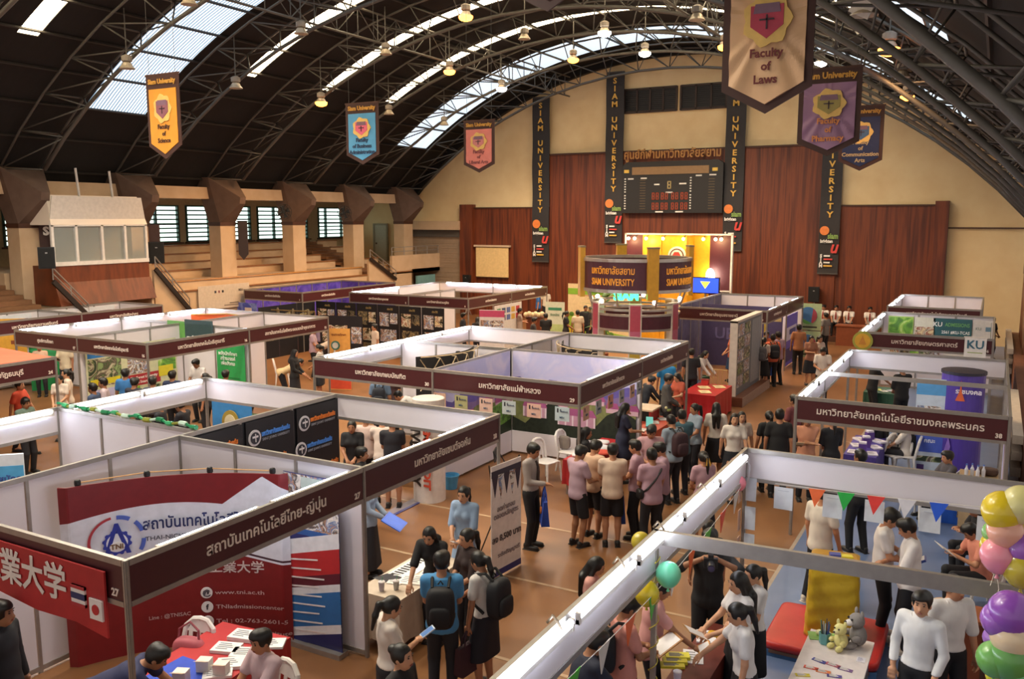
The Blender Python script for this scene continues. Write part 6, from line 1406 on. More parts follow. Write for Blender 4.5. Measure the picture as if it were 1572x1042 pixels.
# ---- booth 27: curved backdrop
P0 = PXp(85, 733, -9.7); Q0 = PYp(442, 735, 8.0); P0 = Vector((P0[0], P0[1], 0)); Q0 = Vector((Q0[0], Q0[1], 0)); HB = 2.3
ch = (Q0-P0); WB = ch.length; ch /= WB; nb = Vector((-ch.y, ch.x, 0))      # away from the visitors
def bsurf(u, v, off=0.0):
    d = 0.34*(1-(2*u-1)**2)-0.06
    e = max(0, 0.04-u)*2.2+max(0, u-0.96)*2.2
    return P0+ch*(u*WB)+nb*(d+e-off)+Vector((0, 0, 0.02+v*HB))
def t_lo(u): return .80+.045*math.sin(min(u, .7)*math.pi*1.2) if u < .7 else (.83+(.985-.83)*(u-.7)/.18 if u < .88 else .985-.085*(u-.88)/.12)
def b_lo(u): return .535+.045*math.cos((u-.55)*6.0)
bd = thing('curved_backdrop', 'curved red and white pop up backdrop of the institute in booth 27', 'backdrop', (0, 0, 0))
NU = 110; mb = MB()
for i in range(NU):
    u0, u1 = i/NU, (i+1)/NU; e = 0.5/NU
    lv = lambda u: [0.0, b_lo(u)-.024, b_lo(u)-.012, b_lo(u), t_lo(u), 1.0]
    A, B = lv(u0), lv(u1)
    for k, m in enumerate((3, 1, 2, 1, 0)):
        n = 6 if k == 0 else 1
        for q in range(n):
            va0, va1 = A[k]+(A[k+1]-A[k])*q/n, A[k]+(A[k+1]-A[k])*(q+1)/n; vb0, vb1 = B[k]+(B[k+1]-B[k])*q/n, B[k]+(B[k+1]-B[k])*(q+1)/n
            mb.add([bsurf(u0, va0), bsurf(u1, vb0), bsurf(u1, vb1), bsurf(u0, va1)], [(0, 1, 2, 3)], m)
o = mb.build('printed_skin', [M('74161c', 0.45), M('d6d9e2', 0.45), M('3a1a2a', 0.45), M('771519', 0.45)], bd, fix=False); o.modifiers.new('thick', 'SOLIDIFY').thickness = 0.02; o.modifiers['thick'].offset = -1
def on_back(body, u, v, size, c, width=None, bold=0.004, align='CENTER', space=1.0):
    q = text(body, 'lettering', M(c, 0.5), size, width, bd, None, bold, 0.002, align, space)
    for w in q.data.vertices: w.co = bsurf(u+w.co.x/WB, v+w.co.y/HB, 0.03)
def flat_on_back(name, u, v, pts, c, off=0.026):
    m = MB(); vs = [bsurf(u+x/WB, v+z/HB, off) for x, z in pts]+[bsurf(u+x/WB, v+z/HB, off-.012) for x, z in pts]; n = len(pts)
    m.add(vs, [tuple(range(n)), tuple(range(2*n-1, n-1, -1))]+[(i, n+i, n+(i+1) % n, (i+1) % n) for i in range(n)]); return m.build(name, M(c, 0.5), bd)
def arcpts(r0, r1, a0, a1, n=14): return [(r0*math.cos(a), r0*math.sin(a)) for a in np.linspace(a0, a1, n)]+[(r1*math.cos(a), r1*math.sin(a)) for a in np.linspace(a1, a0, n)]
eu, ev = .225, .668
flat_on_back('emblem_arc', eu, ev, arcpts(.32, .29, 1.75, 3.95), 'a5303a'); flat_on_back('emblem_arc', eu, ev, arcpts(.32, .29, 4.6, 5.5), '8a2a34')
for a in (1.05, .3, -.55): flat_on_back('emblem_arc', eu, ev, arcpts(.325, .275, a, a+.5), '4a62b5')
gear = []
for i in range(48):
    r = .145 if i % 4 < 2 else .165; gear.append((r*math.cos(2*math.pi*i/48), r*math.sin(2*math.pi*i/48)))
flat_on_back('emblem_gear', eu, ev-.01, gear, '2a3a9a'); flat_on_back('emblem_field', eu, ev-.01, arcpts(.12, .0, 0, 6.28, 20)[:20], 'dcdfe6', .03)
flat_on_back('emblem_letter', eu, ev-.01, [(-.15, -.15), (-.1, -.15), (0, .16), (.1, -.15), (.15, -.15), (.02, .25), (-.02, .25)], '24348f', .034)
flat_on_back('emblem_field', eu, ev-.03, [(.085*math.cos(a), .06*math.sin(a)) for a in np.linspace(0, 6.28, 18)[:-1]], 'e6e4e0', .038)
_t = text('TNI', 'lettering', M('8a6a4a', 0.5), .09, None, bd, None, .003, .002)
for w in _t.data.vertices: w.co = bsurf(eu+w.co.x/WB, ev-.03+w.co.y/HB, .05)
on_back('สถาบันเทคโนโลยีไทย-ญี่ปุ่น', .66, .735, .2, '33407a', 1.75); on_back('THAI-NICHI INSTITUTE OF TECHNOLOGY', .66, .655, .08, '4a4f63', 1.72, 0.001)
on_back('泰日工業大学', .68, .455, .17, 'ece4e0', 1.05, .003)
for i, (v, s) in enumerate(((.31, 'www.tni.ac.th'), (.225, 'TNIadmissioncenter'), (.14, 'Tel : 02-763-2601-5'), (.055, 'Thai-Nichi Institute\n1771/1 Pattanakarn'))):
    flat_on_back('icon_disc', .60, v, [(.075*math.cos(a), .075*math.sin(a)) for a in np.linspace(0, 6.28, 20)[:-1]], 'e2dedd')
    on_back('@f✆o'[i] if i != 2 else 't', .60, v, .1, '5a5560'); q = len(s.split('\n')[0])*.048; on_back(s, .64+q/2/WB, v, .075, 'e2cfcc', q, .001)
on_back('Line : @TNISAC', .43, .195, .07, 'e2cfcc', .5, .001)
mb = MB()
for i in range(5):
    u = .08+.21*i; mb.box(0, 0, 0, 0, 0, 0); p = bsurf(u, 1.0, -.05); mb.ball(p+Vector((0, 0, .03)), .035, .035, .04, 8, 5, .6)
mb = MB(); pts = [bsurf(u, 1.0, -.06)+Vector((0, 0, dz)) for u, dz in ((.08, .03), (.36, .05), (.64, .05), (.93, .03))]
mb.tube(pts, .009, 5); mb.build('cross_rod', M('c9a070', 0.4, 0.3), bd)
for u in (.08, .36, .64, .93): MB().ball(bsurf(u, 1.0, -.05)+Vector((0, 0, .03)), .035, .035, .045, 8, 5, .6).build('hook', BLACK, bd)
# photo and text roll-up at the end of the wall
ru = poster('roll up banner of students above red, white and blue text bands in booth 27', (-7.38, 8.06, 0.03), 'S', 0.9, 2.3, '2a2f6a', [(0, 1.93, .9, .72, PH['people']), (0.1, 2.12, .5, .3, 'b9c9c4'), (0, 1.54, .9, .08, '2f5fa5')], (), 'banner', 'roll_up_banner')
for k, (a, b, c) in enumerate(((1.18, 1.5, 'e2e4e8'), (.9, 1.3, 'b5282c'), (.78, .98, '5a1a2a'), (.64, .84, 'dde0e4'), (.26, .74, '2a6aa8'), (.14, .3, 'dde0e4'), (0, .18, '1f2560'))):
    MB().prism([(-.45, max(0, a-.12)), (.45, a+.12), (.45, b+.12), (-.45, max(0.01, b-.12))], -.012-.001*k, -.004, 'y').build('colour_band', M(c, 0.5), ru)
for k in range(9):
    z = 1.2-.12*k; MB().prism([(-.36, z-.07), (.1+.05*(k % 3), z+.0), (.1+.05*(k % 3), z+.02), (-.36, z-.05)], -.022, -.02, 'y').build('text_line', M('e6e2e0', 0.5), ru)
MB().box(-.47, .47, -.09, .09, -.03, .04).build('base', ALU, ru)
# red cloth with characters and flags on the front fascia
rc = poster('red cloth banner with white characters and two flags on the front fascia', (-8.35, 4.80, 1.86), 'S', 2.9, 0.5, REDC, (), [('泰日工業大学', -0.15, .24, .38, 'e2d9d4', 2.1)], 'banner', 'cloth_banner', t=.02)
MB().prism([(-1.45, -.04), (-1.0, -.06), (-.3, -.03), (.4, -.1), (1.0, -.08), (1.45, -.14), (1.45, .0), (-1.45, .0)], -.01, .01, 'y').build('hem', REDC, rc)
fl = MB().box(.98, 1.18, -.03, -.01, .1, .3).build('flag', M('e4dedc', 0.6), rc); MB().box(.98, 1.18, -.034, -.01, .17, .23).build('flag_stripe', M('2a2f5f', 0.6), fl)
for z in (.1, .27): MB().box(.98, 1.18, -.034, -.01, z, z+.03).build('flag_stripe', M('b03038', 0.6), fl)
f2 = MB().box(1.24, 1.42, -.03, -.01, .02, .22).build('flag', M('e4dedc', 0.6), rc); MB().disc((1.33, -.03, .12), .05, 'y', 18, t=.006).build('flag_disc', M('b5282c', 0.6), f2)
# red table with stacks, boxes, chair with bag
t27 = table('table under a red cloth with stacks of printed sheets in booth 27', -7.75, -6.78, 5.6, 7.0, .74, M('7a4a30', 0.5), REDC, .62, rotz=0.1)
tag(MB().hull([(-.3, -.28, 0), (.3, -.28, 0), (.3, .28, 0), (-.3, .28, 0), (-.3, -.28, .012), (.3, -.28, .012), (.3, .28, .012), (-.3, .28, .012)]).build('blue_cloth', M('2346b5', 0.6), None, (-7.25, 5.85, .752)), 'bright blue cloth on the near end of the red table', 'cloth')
for k, (px, py, n) in enumerate(((374, 972, 16), (348, 990, 12), (376, 998, 12), (420, 984, 9), (354, 1014, 13), (334, 1028, 10))):
    x, y, z = G(px, py, .8); x = min(-6.9, max(-7.7, x)); y = max(5.75, min(6.9, y))
    paper('%s stack of white printed sheets on the red table counted from the rear' % ORD[k], x, y, .748, .3, .22, .25+.1*k, 'e2e0dd', n, 'paper_stack', 'paper')
for k, (px, py) in enumerate(((278, 1034), (300, 1024), (312, 1038))):
    x, y, z = G(px, py, .85); o = thing('small_carton', '%s small white carton at the left of the red table' % ORD[k], 'box', (max(-7.72, x), min(6.1, max(5.7, y))+.12*k, .748), .4)
    MB().box(-.07, .07, -.06, .06, 0, .14).build('carton', M('d9d2cb', 0.6), o); MB().hull([(-.07, -.06, .14), (.07, -.06, .14), (-.07, -.12, .17), (.07, -.12, .17), (-.07, -.06, .145), (.07, -.06, .145)]).build('flap', M('b59a7a', 0.6), o)
x, y, z = G(283, 966, .87); chair('white plastic chair carrying a pink bag in front of the red backdrop', x, y, math.radians(180+10), z=0)
pb = thing('handbag', 'pink shoulder bag hung on the white chair before the red backdrop', 'bag', (x+.12, y-.05, .45), .3)
MB().ball((0, 0, .19), .19, .09, .19, 16, 10, .6).build('sack', M('b05a62', 0.6), pb, smooth=True); MB().tube([(-.13, 0, .3), (-.12, .02, .46), (0, .05, .54), (.12, .02, .46), (.13, 0, .3)], .014, 6).build('handle', M('8a4048', 0.6), pb); MB().disc((.05, -.09, .2), .03, 'y', 12, t=.012).build('badge', M('7a2f3a', 0.5), pb)
# garland and boards in the two rear booths of island 1
gd = thing('garland', 'twisted green and yellow foil garland along the top of a white booth wall', 'garland', (-13.2, 8.55, 2.55))
for k in range(26):
    xs = np.linspace(k*.125, (k+1)*.125, 4); MB().tube([(x, .02*math.sin(x*11), .015*math.cos(x*13)) for x in xs], .022+.016*(k % 2), 6).build('foil_twist', M(('2a8558', '3f9a68', '8a8f3a', 'b5cfc0', '2a7a50')[k % 5], 0.3, 0.2), gd)
for k, (x, y, lab) in enumerate(((-12.95, 7.35, 'tall light blue information board, left of two behind the long white wall'), (-11.75, 7.75, 'light blue information board, right of two behind the long white wall'))):
    poster(lab, (x, y, .02), .75, .75, 2.0-.2*k, 'd9e2ea', [(0, 1.6-.2*k, .75, .45, '4fa5d6'), (0, 1.25-.2*k, .75, .05, '7fae4a'), (0, .95-.2*k, .6, .3, '9fc0d9'), (-.2, 1.65-.2*k, .2, .12, 'c94a50')], [('รับสมัคร', 0.1, 1.62-.2*k, .14, '3a4a9a')], 'information board', 'information_board', t=.05)
poster('blue roll up banner with gold emblem beyond the black logo wall', (-13.5, 12.5, .02), .2, 0.95, 2.0, '3a86c9', [(0, .35, .9, .3, 'b5cfe0')], [('มหาวิทยาลัย', 0, .7, .16, 'c9b59a')], 'banner', 'roll_up_banner')
e = thing('emblem', 'gold oval emblem on the blue roll up banner beyond the black wall', 'emblem', (-13.5, 12.45, 1.4), .2); MB().disc((0, 0, 0), .2, 'y', 22, t=.012).build('oval', M('a08a3a', 0.5), e); MB().disc((0, -.015, 0), .13, 'y', 18, t=.01).build('field', M('d9cfae', 0.5), e); e.scale = (1, 1, 1.25)
bk = tag(MB().lathe([(.14, 0), (.19, .3), (.2, .3), (.2, .28)], 18).build('bucket', M('c94a72', 0.4), None, (-13.9, 7.5, 0)), 'pink plastic bucket at the left edge behind the white wall', 'bucket')
# ---- white table, banner and bucket in the near aisle
wt = table('white table with printed leaflets in front of booth 28', -7.0, -6.32, 8.45, 9.95, .74, M('e2ddd8', 0.5), ramp_mat('cream_cloth', ['c9b8a5', 'd6c7b5'], (1, 1, 1), 0.7, 'noise', 6), .6)
kb = thing('leaflet_sheet', 'long white sheet with a row of black marks on the white table', 'paper', (-6.78, 9.45, .748), 0); MB().box(-.17, .17, -.42, .42, 0, .005).build('sheet', M('ebe7e2', 0.6), kb)
for k in range(11): MB().box(-.13, .02, -.38+.07*k, -.345+.07*k, .005, .008).build('mark', M('1d1c20', 0.6), kb)
k2 = thing('leaflet', 'white leaflet with a violet arch on the white table', 'paper', (-6.45, 9.3, .748), .2); MB().box(-.12, .12, -.17, .17, 0, .005).build('sheet', M('e6e2e0', 0.6), k2); MB().prism(arcpts(.1, .06, 0, 3.14), .006, .009, 'z').build('arch_print', M('5a5a8a', 0.6), k2)
for k in range(3): paper('%s white leaflet from the left near the cups on the white table' % ORD[k], -6.72+.13*k, 8.95+.06*k, .748, .2, .29, .25, 'e6e1dc', 3+k, 'leaflet')
ov = tag(MB().hull([(-.2, -.1, 0), (.1, -.15, 0), (.2, .1, 0), (-.1, .15, 0), (-.15, -.08, .012), (.15, .08, .012)]).build('dark_folder', M('22222a', 0.6), None, (-6.85, 8.95, .75)), 'dark folder lying by the cups on the white table', 'folder')
for k, (px, py) in enumerate(((569, 905), (579, 911))):
    x, y, z = G(px, py, .85); o = thing('drink_cup', '%s of two clear cups with coloured drinks on the white table' % ('left' if k == 0 else 'right'), 'cup', (max(-6.95, min(-6.4, x)), 8.58+.12*k, .748))
    MB().lathe([(.032, 0), (.043, .12), (.044, .12)], 14).build('cup', M('cfc9cf', 0.15, alpha=.55), o); MB().lathe([(.029, .005), (.037, .085)], 12).build('drink', M('8a9a5a' if k else 'a88aa5', 0.4), o); MB().lathe([(.046, .12), (.046, .128), (.02, .135)], 14).build('lid', M('e0dde0', 0.3), o); MB().tube([(0, 0, .1), (.02, 0, .2)], .004, 5).build('straw', M('3f9a6a', 0.5), o)
xb_ = poster('white banner with bunting print reading 8,500 on a black X stand', (-6.42, 11.4, .03), math.pi/2-.12, .78, 1.78, 'ece2de', [(0, .05, .78, .1, '3a3a7a')], [('ลดค่าเทอม\nตลอดหลักสูตร', -.02, 1.02, .11, '8a7f86'), ('ลง 8,500 บาท', .0, .6, .14, '4a444c'), ('ระดับปริญญาตรี', .05, .33, .09, '8a7f86')], 'banner', 'stand_banner')
for k in range(5): MB().prism([(-.38+.15*k, 1.62), (-.3+.15*k, 1.28-.05*(k % 2)), (-.22+.15*k, 1.62)], -.012, -.005, 'y').build('flag_print', PH['people'] if k % 2 else M('3a3040', 0.5), xb_)
MB().box(-.39, .39, -.009, -.005, 1.6, 1.7).build('dark_top_print', M('3a3545', 0.5), xb_)
mb = MB(); mb.tube([(-.4, .03, 0), (0, .2, .9), (.4, .03, 1.8)], .012, 6); mb.tube([(.4, .03, 0), (0, .2, .9), (-.4, .03, 1.8)], .012, 6); mb.tube([(0, .2, .9), (0, .6, 0)], .012, 6); mb.build('x_frame', BLACK, xb_)
x, y, _ = G(692, 749, 0); bk = thing('bucket', 'light blue plastic bucket on the floor beside the mural wall', 'bucket', (x, y, 0)); MB().lathe([(.13, 0), (.17, .27), (.185, .27), (.185, .29), (.165, .29), (.125, .02)], 20).build('pail', M('4f9ac9', 0.35), bk); MB().tube([(.18*math.cos(a), .05, .28+.0*math.sin(a)) for a in np.linspace(0, 3.14, 9)], .006, 5).build('handle', M('3a7aa5', 0.4), bk)
x, y, _ = G(632, 745, 0); o = thing('carton', 'small brown carton with a crumpled white bag left of the column', 'box', (x, y, 0), .2); MB().box(-.17, .17, -.13, .13, 0, .2).build('carton', M('8a6540', 0.7), o); MB().ball((0, .02, .24), .14, .1, .08, 9, 6, .8).build('crumpled_bag', M('c9c2ba', 0.6), o)
st = struct(MB().box(-9.83, -9.63, 12.5, 14.4, 0, .012).build('floor_tape', M('8a7f86', 0.5)))
struct(MB().box(-9.63, -9.56, 12.5, 14.4, 0, .012).build('floor_tape', M('3f3f7a', 0.5)))
# ---- white chairs and table wares of booth 29
chair('white plastic chair, nearer of two standing at the mural of booth 29', -8.05, 16.05, -math.pi/2-.25); chair('white plastic chair with a grey cloth, farther of two at the mural', -7.95, 17.0, -math.pi/2-.1)
tag(MB().ball((0, 0, 0), .16, .06, .15, 12, 8, .6).build('cloth_bundle', M('7a7068', 0.8), None, (-8.1, 17.0, .62)), 'grey cloth on the seat of the farther white chair', 'cloth')
fc = thing('folding_chair', 'black folding chair between the mural and the man with a tie', 'chair', (-8.5, 15.1, 0), -1.2); MB().ball((0, 0, .45), .2, .2, .03, 14, 6, .5).build('seat', BLACK, fc); MB().hull([(-.2, -.22, .62), (.2, -.22, .62), (-.18, -.25, .85), (.18, -.25, .85), (-.2, -.2, .62), (.2, -.2, .62), (-.18, -.23, .85), (.18, -.23, .85)]).build('backrest', BLACK, fc)
for sg in (-1, 1):
    MB().tube([(sg*.2, -.24, .85), (sg*.2, .22, 0)], .012, 6).build('leg', M('3a3a3e', 0.4, .5), fc); MB().tube([(sg*.18, .18, .45), (sg*.18, -.25, 0)], .012, 6).build('leg', M('3a3a3e', 0.4, .5), fc)
table('table with folded white shirts and red cloth at the front of booth 29', -7.35, -6.72, 15.4, 17.4, .72, M('b5352c', 0.5), REDC, .5)
for k in range(7): tag(MB().ball((0, 0, .04), .14, .17, .035, 12, 6, .6).build('folded_shirt', M(('dad6d6', 'd2d0d4', 'c94a34', 'dcd6d0', 'd6d6da', 'cfc9c6', 'd9d4d0')[k], 0.7), None, (-7.15+.17*(k % 3), 15.75+.38*(k//2), .73), .3*k), '%s folded garment from the near end of the table in booth 29' % ORD[k], 'clothing')
table('low table with an orange top and booklets at the open side of the middle block', -7.1, -6.5, 18.1, 20.0, .74, M('d9764a', 0.5), M('b5482f', 0.6), .6)
for k in range(4): paper('%s pale booklet from the near end of the orange topped table' % ORD[k], -6.8+.05*(k % 2), 18.4+.42*k, .75, .2, .28, .2*k, 'd9d2cc', 4, 'booklet', 'booklet')
o = thing('phone_stand', 'small stand with a turquoise screen on the orange topped table', 'tablet', (-6.75, 18.75, .75), .3); MB().box(-.08, .08, -.01, .01, .02, .24).build('screen', M('6fc0b5', 0.3, emit=.5), o); MB().box(-.09, .09, -.05, .05, 0, .02).build('foot', BLACK, o)
o = thing('flower_vase', 'small vase of pale flowers at the far end of the orange topped table', 'vase', (-6.7, 19.85, .75)); MB().lathe([(.04, 0), (.06, .1), (.035, .16)], 12).build('vase', M('c9c0b8', 0.3), o)
for k in range(7): MB().ball((.06*math.cos(k*.9), .06*math.sin(k*.9), .2+.03*(k % 3)), .035, n=8, m=5).build('flower', M('d9cf9a' if k % 2 else '8aa05a', 0.6), o)
ct = thing('counter', 'black counter with a red end panel inside the middle block', 'counter', (-7.4, 19.55, 0)); MB().box(-.55, .45, -.3, .3, 0, 1.0).build('body', BLACK, ct); MB().box(.45, .5, -.3, .3, 0, 1.0).build('end_panel', M('a5362c', 0.5), ct); MB().box(-.6, .55, -.34, .34, 1.0, 1.04).build('worktop', M('d9c2a5', 0.5), ct)
# ---- red table by the tower
table('table draped to the floor in glossy red cloth beside the photo display wall', -7.35, -6.4, 22.9, 24.6, .76, REDC, M('b5242c', 0.35), .72)
for k, (x, y) in enumerate(((-6.8, 23.3), (-7.0, 23.9), (-6.65, 24.2))): paper('%s open cream booklet from the front of the red draped table' % ORD[k], x, y, .77, .3, .4, .5, 'd9c79a', 5, 'booklet', 'booklet')
o = thing('red_box', 'small red box on the red draped table', 'box', (-7.1, 24.35, .77)); MB().box(-.1, .1, -.08, .08, 0, .14).build('carton', M('c0302a', 0.5), o); MB().box(-.11, .11, -.09, .09, .14, .16).build('lid', M('8a2420', 0.5), o)
o = thing('display_rack', 'small brass wire rack on the red draped table', 'rack', (-6.7, 24.45, .77)); 
for k in range(4): MB().tube([(-.2+.13*k, 0, 0), (-.2+.13*k, 0, .45)], .01, 5).build('bar', M('b59a6a', 0.4, .5), o)
MB().tube([(-.22, 0, .45), (.21, 0, .45)], .012, 5).build('top_bar', M('b59a6a', 0.4, .5), o)
o = thing('laptop', 'small screen glowing white behind the red draped table', 'laptop', (-7.8, 25.7, .78), 2.6); MB().box(-.17, .17, -.01, .01, 0, .24).build('lid', M('cfe0ea', 0.3, emit=.7), o); MB().box(-.18, .18, -.26, 0, -.02, 0).build('keyboard', BLACK, o); MB().box(-.3, .3, -.3, .2, -.78, -.02).build('stand', M('3a5a44', 0.6), o)
# ---- left block contents
cp = poster('wide campus collage in blue and green with yellow captions in the left block', (ex[1]+.06, 15.75, .35), 'E', 2.9, 1.75, 'c9c9a5', [(-.75, 1.62, 1.3, .22, '2f7ac0'), (.2, 1.62, .7, .2, '4a9ad0'), (-.9, 1.1, 1.0, .75, PH['campus']), (-.9, .85, .9, .16, 'd9c92e'), (-.2, .4, .7, .6, PH['green']), (-1.0, .35, .7, .6, PH['sky']), (.15, 1.2, .7, .6, PH['people']), (.3, .72, 1.1, .32, 'a52a34'), (1.1, 1.2, .6, .7, PH['green']), (1.05, .85, .5, .3, 'd9c92e'), (1.15, 1.62, .35, .18, '6a3a8a'), (1.0, .3, .7, .4, PH['campus'])], [('มหาวิทยาลัยเทคโนโลยี', -.6, 1.62, .13, 'e6ecf0'), ('The Forest University', .3, .78, .1, 'ece2dc'), ('The Smart Way', .3, .65, .1, 'ece2dc')])
poster('green poster with white Thai lettering in the left block', (-18.72, 17.38, .15), 'S', 1.1, 2.1, '2f9a52', [(.0, .35, 1.1, .5, '3a7a4a')], [('พลังนักศึกษา\nสร้างสรรค์\nเพื่อสังคม', -.1, 1.45, .14, 'e4ece0'), ('____________\n________\n___________\n_________', .05, .8, .1, '1f5a34')])
rb = poster('orange roll up banner with a green medallion right of the green poster', (-18.35, 21.6, .02), .35, .75, 2.0, 'd99a4a', [(0, .3, .75, .55, 'c9482e')], [('ทุนการศึกษา', 0, 1.8, .1, '8a4a24')], 'banner', 'roll_up_banner'); MB().disc((-.12, -.015, 1.45), .15, 'y', 20, t=.01).build('medallion', M('3f7a6a', 0.5), rb); MB().disc((-.12, -.03, 1.45), .1, 'y', 16, t=.01).build('medallion_field', M('d9d4c9', 0.5), rb); MB().bar((-.15, -.01, 1.3), (-.2, -.01, .85), .05, .006, up=(0, 1, 0)).build('ribbon', M('e0d9cc', 0.5), rb)
poster('black photo board with a group picture in the aisle behind the orange banner', (-20.7, 24.5, .02), .25, 1.7, 2.0, BLACKP, [(-.25, 1.35, 1.0, .6, PH['food']), (.6, 1.3, .4, .6, PH['people'])], (), 'exhibition board', 'exhibition_board')
table('table under an orange cloth in the far left booth below the control booth', -27.6, -26.7, 17.9, 19.2, .76, M('d98a3a', 0.6), M('d9862f', 0.7), .7)
o = thing('display_column', 'pinkish square column at the front of the far left booth', 'column', (-25.35, 17.9, 0)); MB().box(-.22, .22, -.22, .22, 0, 1.05).build('body', M('b08a94', 0.6), o); MB().box(-.24, .24, -.24, .24, 1.05, 1.09).build('top', M('d0c4c4', 0.5), o)
poster('yellow poster with a spire at the far left edge above the orange cloth roof', (-27.2, 16.0, .9), .75, 1.3, 1.5, 'd9a23a', [(.35, .9, .12, .5, '8a4a2a'), (.35, .75, .3, .12, '8a4a2a')], (), 'poster')
poster('green roll up banner with rounded top at the far left', (-26.6, 16.9, .02), .75, .85, 2.2, '1f8a4a', [(0, 1.1, .8, .5, '3aa86a'), (0, 1.75, .7, .03, 'd9ecd9')], [('รับตรง', 0, 1.85, .15, 'e0f0e0')], 'banner', 'roll_up_banner')
ob = thing('curved_backdrop', 'orange curved pop up backdrop seen over the left block', 'backdrop', (-22.3, 20.3, 0), .2)
mb = MB(); n = 12
for i in range(n):
    a0, a1 = -1+2*i/n, -1+2*(i+1)/n; f = lambda a: (1.1*a, .4*(1-a*a)); (p, q), (r, s) = f(a0), f(a1)
    mb.add([(p, q, 0), (r, s, 0), (r, s, 2.35), (p, q, 2.35), (p, q-.02, 0), (r, s-.02, 0), (r, s-.02, 2.35), (p, q-.02, 2.35)], [(0, 1, 2, 3), (7, 6, 5, 4), (3, 2, 6, 7), (0, 4, 5, 1), (0, 3, 7, 4), (1, 5, 6, 2)])
mb.build('skin', M('d9622e', 0.5), ob); MB().tube([(-1.1, 0, 2.35), (0, .4, 2.37), (1.1, 0, 2.35)], .02, 6).build('rim', M('c9a45a', 0.4), ob)
dg = thing('sign_board', 'dark green board with white lettering over the left block', 'sign', (-20.0, 17.42, 2.0), 0); MB().box(-.55, .55, -.03, .03, 0, .62).build('board', M('2f4548', 0.5), dg); text('เทคโนโลยีสุรนารี', 'lettering', M('e0e0dc', 0.5), .12, .95, dg, face_mat((0, -.035, .1), 'S'), .004); MB().box(-1.3, -.55, -.02, .02, 0, .55).build('green_panel', M('5f9a4a', 0.5), dg)
poster('large white cloth with small emblems on the stand behind the left block', (-28.52, 26.3, 1.75), 'E', 2.8, 1.0, 'c9b8a5', [(-.5, .72, .1, .1, '3a3a44'), (-.3, .72, .08, .1, '8a4a4a'), (-.1, .72, .1, .1, '2f2a2a'), (.5, .2, .5, .03, '3a302a'), (.4, .12, .9, .05, '8a7a6a')], [('RSU', .9, .72, .14, '3a302a')], 'banner', 'cloth_banner')
# ---- far block
poster('pink topped product poster inside the far block', (-16.9, 28.9, .02), .3, 1.0, 2.0, 'dcd6d6', [(0, 1.85, 1.0, .25, 'c04a72'), (0, 1.2, .9, .8, PH['people'])], (), 'poster')
poster('white list poster with rows of small pictures inside the far block', (-17.52, 31.3, .03), 'E', 2.3, 2.0, 'd6cfcb', [(-.8+.4*(k % 5), 1.75-.3*(k//5), .3, .22, ('4a8a5a', '5a6aa0', 'b53a44', '3a4a6a', 'c9a04a')[(k*3) % 5]) for k in range(10)]+[(.9, .6, .2, .2, '4a4a44')], [('รายการ', -.4, 1.0, .1, '8a8480')])
le = thing('lectern', 'wooden lectern with cream flowers near the crowd left of the tower', 'lectern', (-17.3, 33.3, 0), .3); MB().box(-.35, .35, -.25, .25, 0, 1.3).build('body', WOODB, le); MB().hull([(-.42, -.32, 1.3), (.42, -.32, 1.3), (-.42, .3, 1.3), (.42, .3, 1.3), (-.42, .3, 1.45), (.42, .3, 1.45)]).build('slanted_top', M('8a4a28', 0.5), le)
for k in range(6): MB().ball((-.35+.14*k, -.3, 1.42+.04*(k % 2)), .11, n=9, m=6).build('flower', M('d9c6a0', 0.7), le)
poster('pale green and white roll up beside the lectern', (-16.2, 33.0, .02), .15, .85, 2.0, 'd0d6c4', [(0, 1.7, .6, .12, '3f8a6a'), (0, .8, .85, .5, 'b5c98a')], [('รับสมัคร', 0, 1.45, .12, '4a7a5a')], 'banner', 'roll_up_banner')
for k in range(2):
    pp = poster(('upper' if k == 0 else 'lower')+' pale green card with a large round emblem right of the tower booth', (-6.35, 35.75, 1.13-1.1*k), 'S', 1.0, 1.06, 'a9c09a', [(0, .12, .7, .06, '3a3a30')], (), 'poster')
    MB().disc((0, -.02, .58), .34, 'y', 26, t=.012).build('emblem', M('4a7ab5', 0.5), pp); MB().prism([(.34*math.cos(a), .58+.34*math.sin(a)) for a in np.linspace(-1.2, 1.0, 10)], -.04, -.03, 'y').build('emblem_half', M('a5485a', 0.5), pp); MB().prism([(.34*math.cos(a), .58+.34*math.sin(a)) for a in np.linspace(3.4, 5.2, 10)], -.042, -.03, 'y').build('emblem_half', M('5fa05a', 0.5), pp)
MB_ = thing('plinth', 'low brown wooden platform under the seated men by the end wall', 'platform', (-6.0, 41.75, 0)); MB().box(-1.9, 1.9, -.75, .45, 0, .26).build('deck', WOODB, MB_); MB().box(-1.85, 1.85, -.2, .35, .26, .7).build('seat_box', M('6a3a22', 0.5), MB_); MB().box(-1.9, 1.9, -.77, -.75, 0, .26).build('front_edge', BROWN, MB_)
o = thing('low_cabinet', 'long low reddish brown cabinet before the seated men', 'cabinet', (-5.15, 40.3, 0)); MB().box(-.75, .85, -.3, .3, 0, .85).build('body', M('7a3f24', 0.5), o); MB().box(-.8, .9, -.34, .34, .85, .9).build('worktop', M('8a4a2c', 0.45), o)
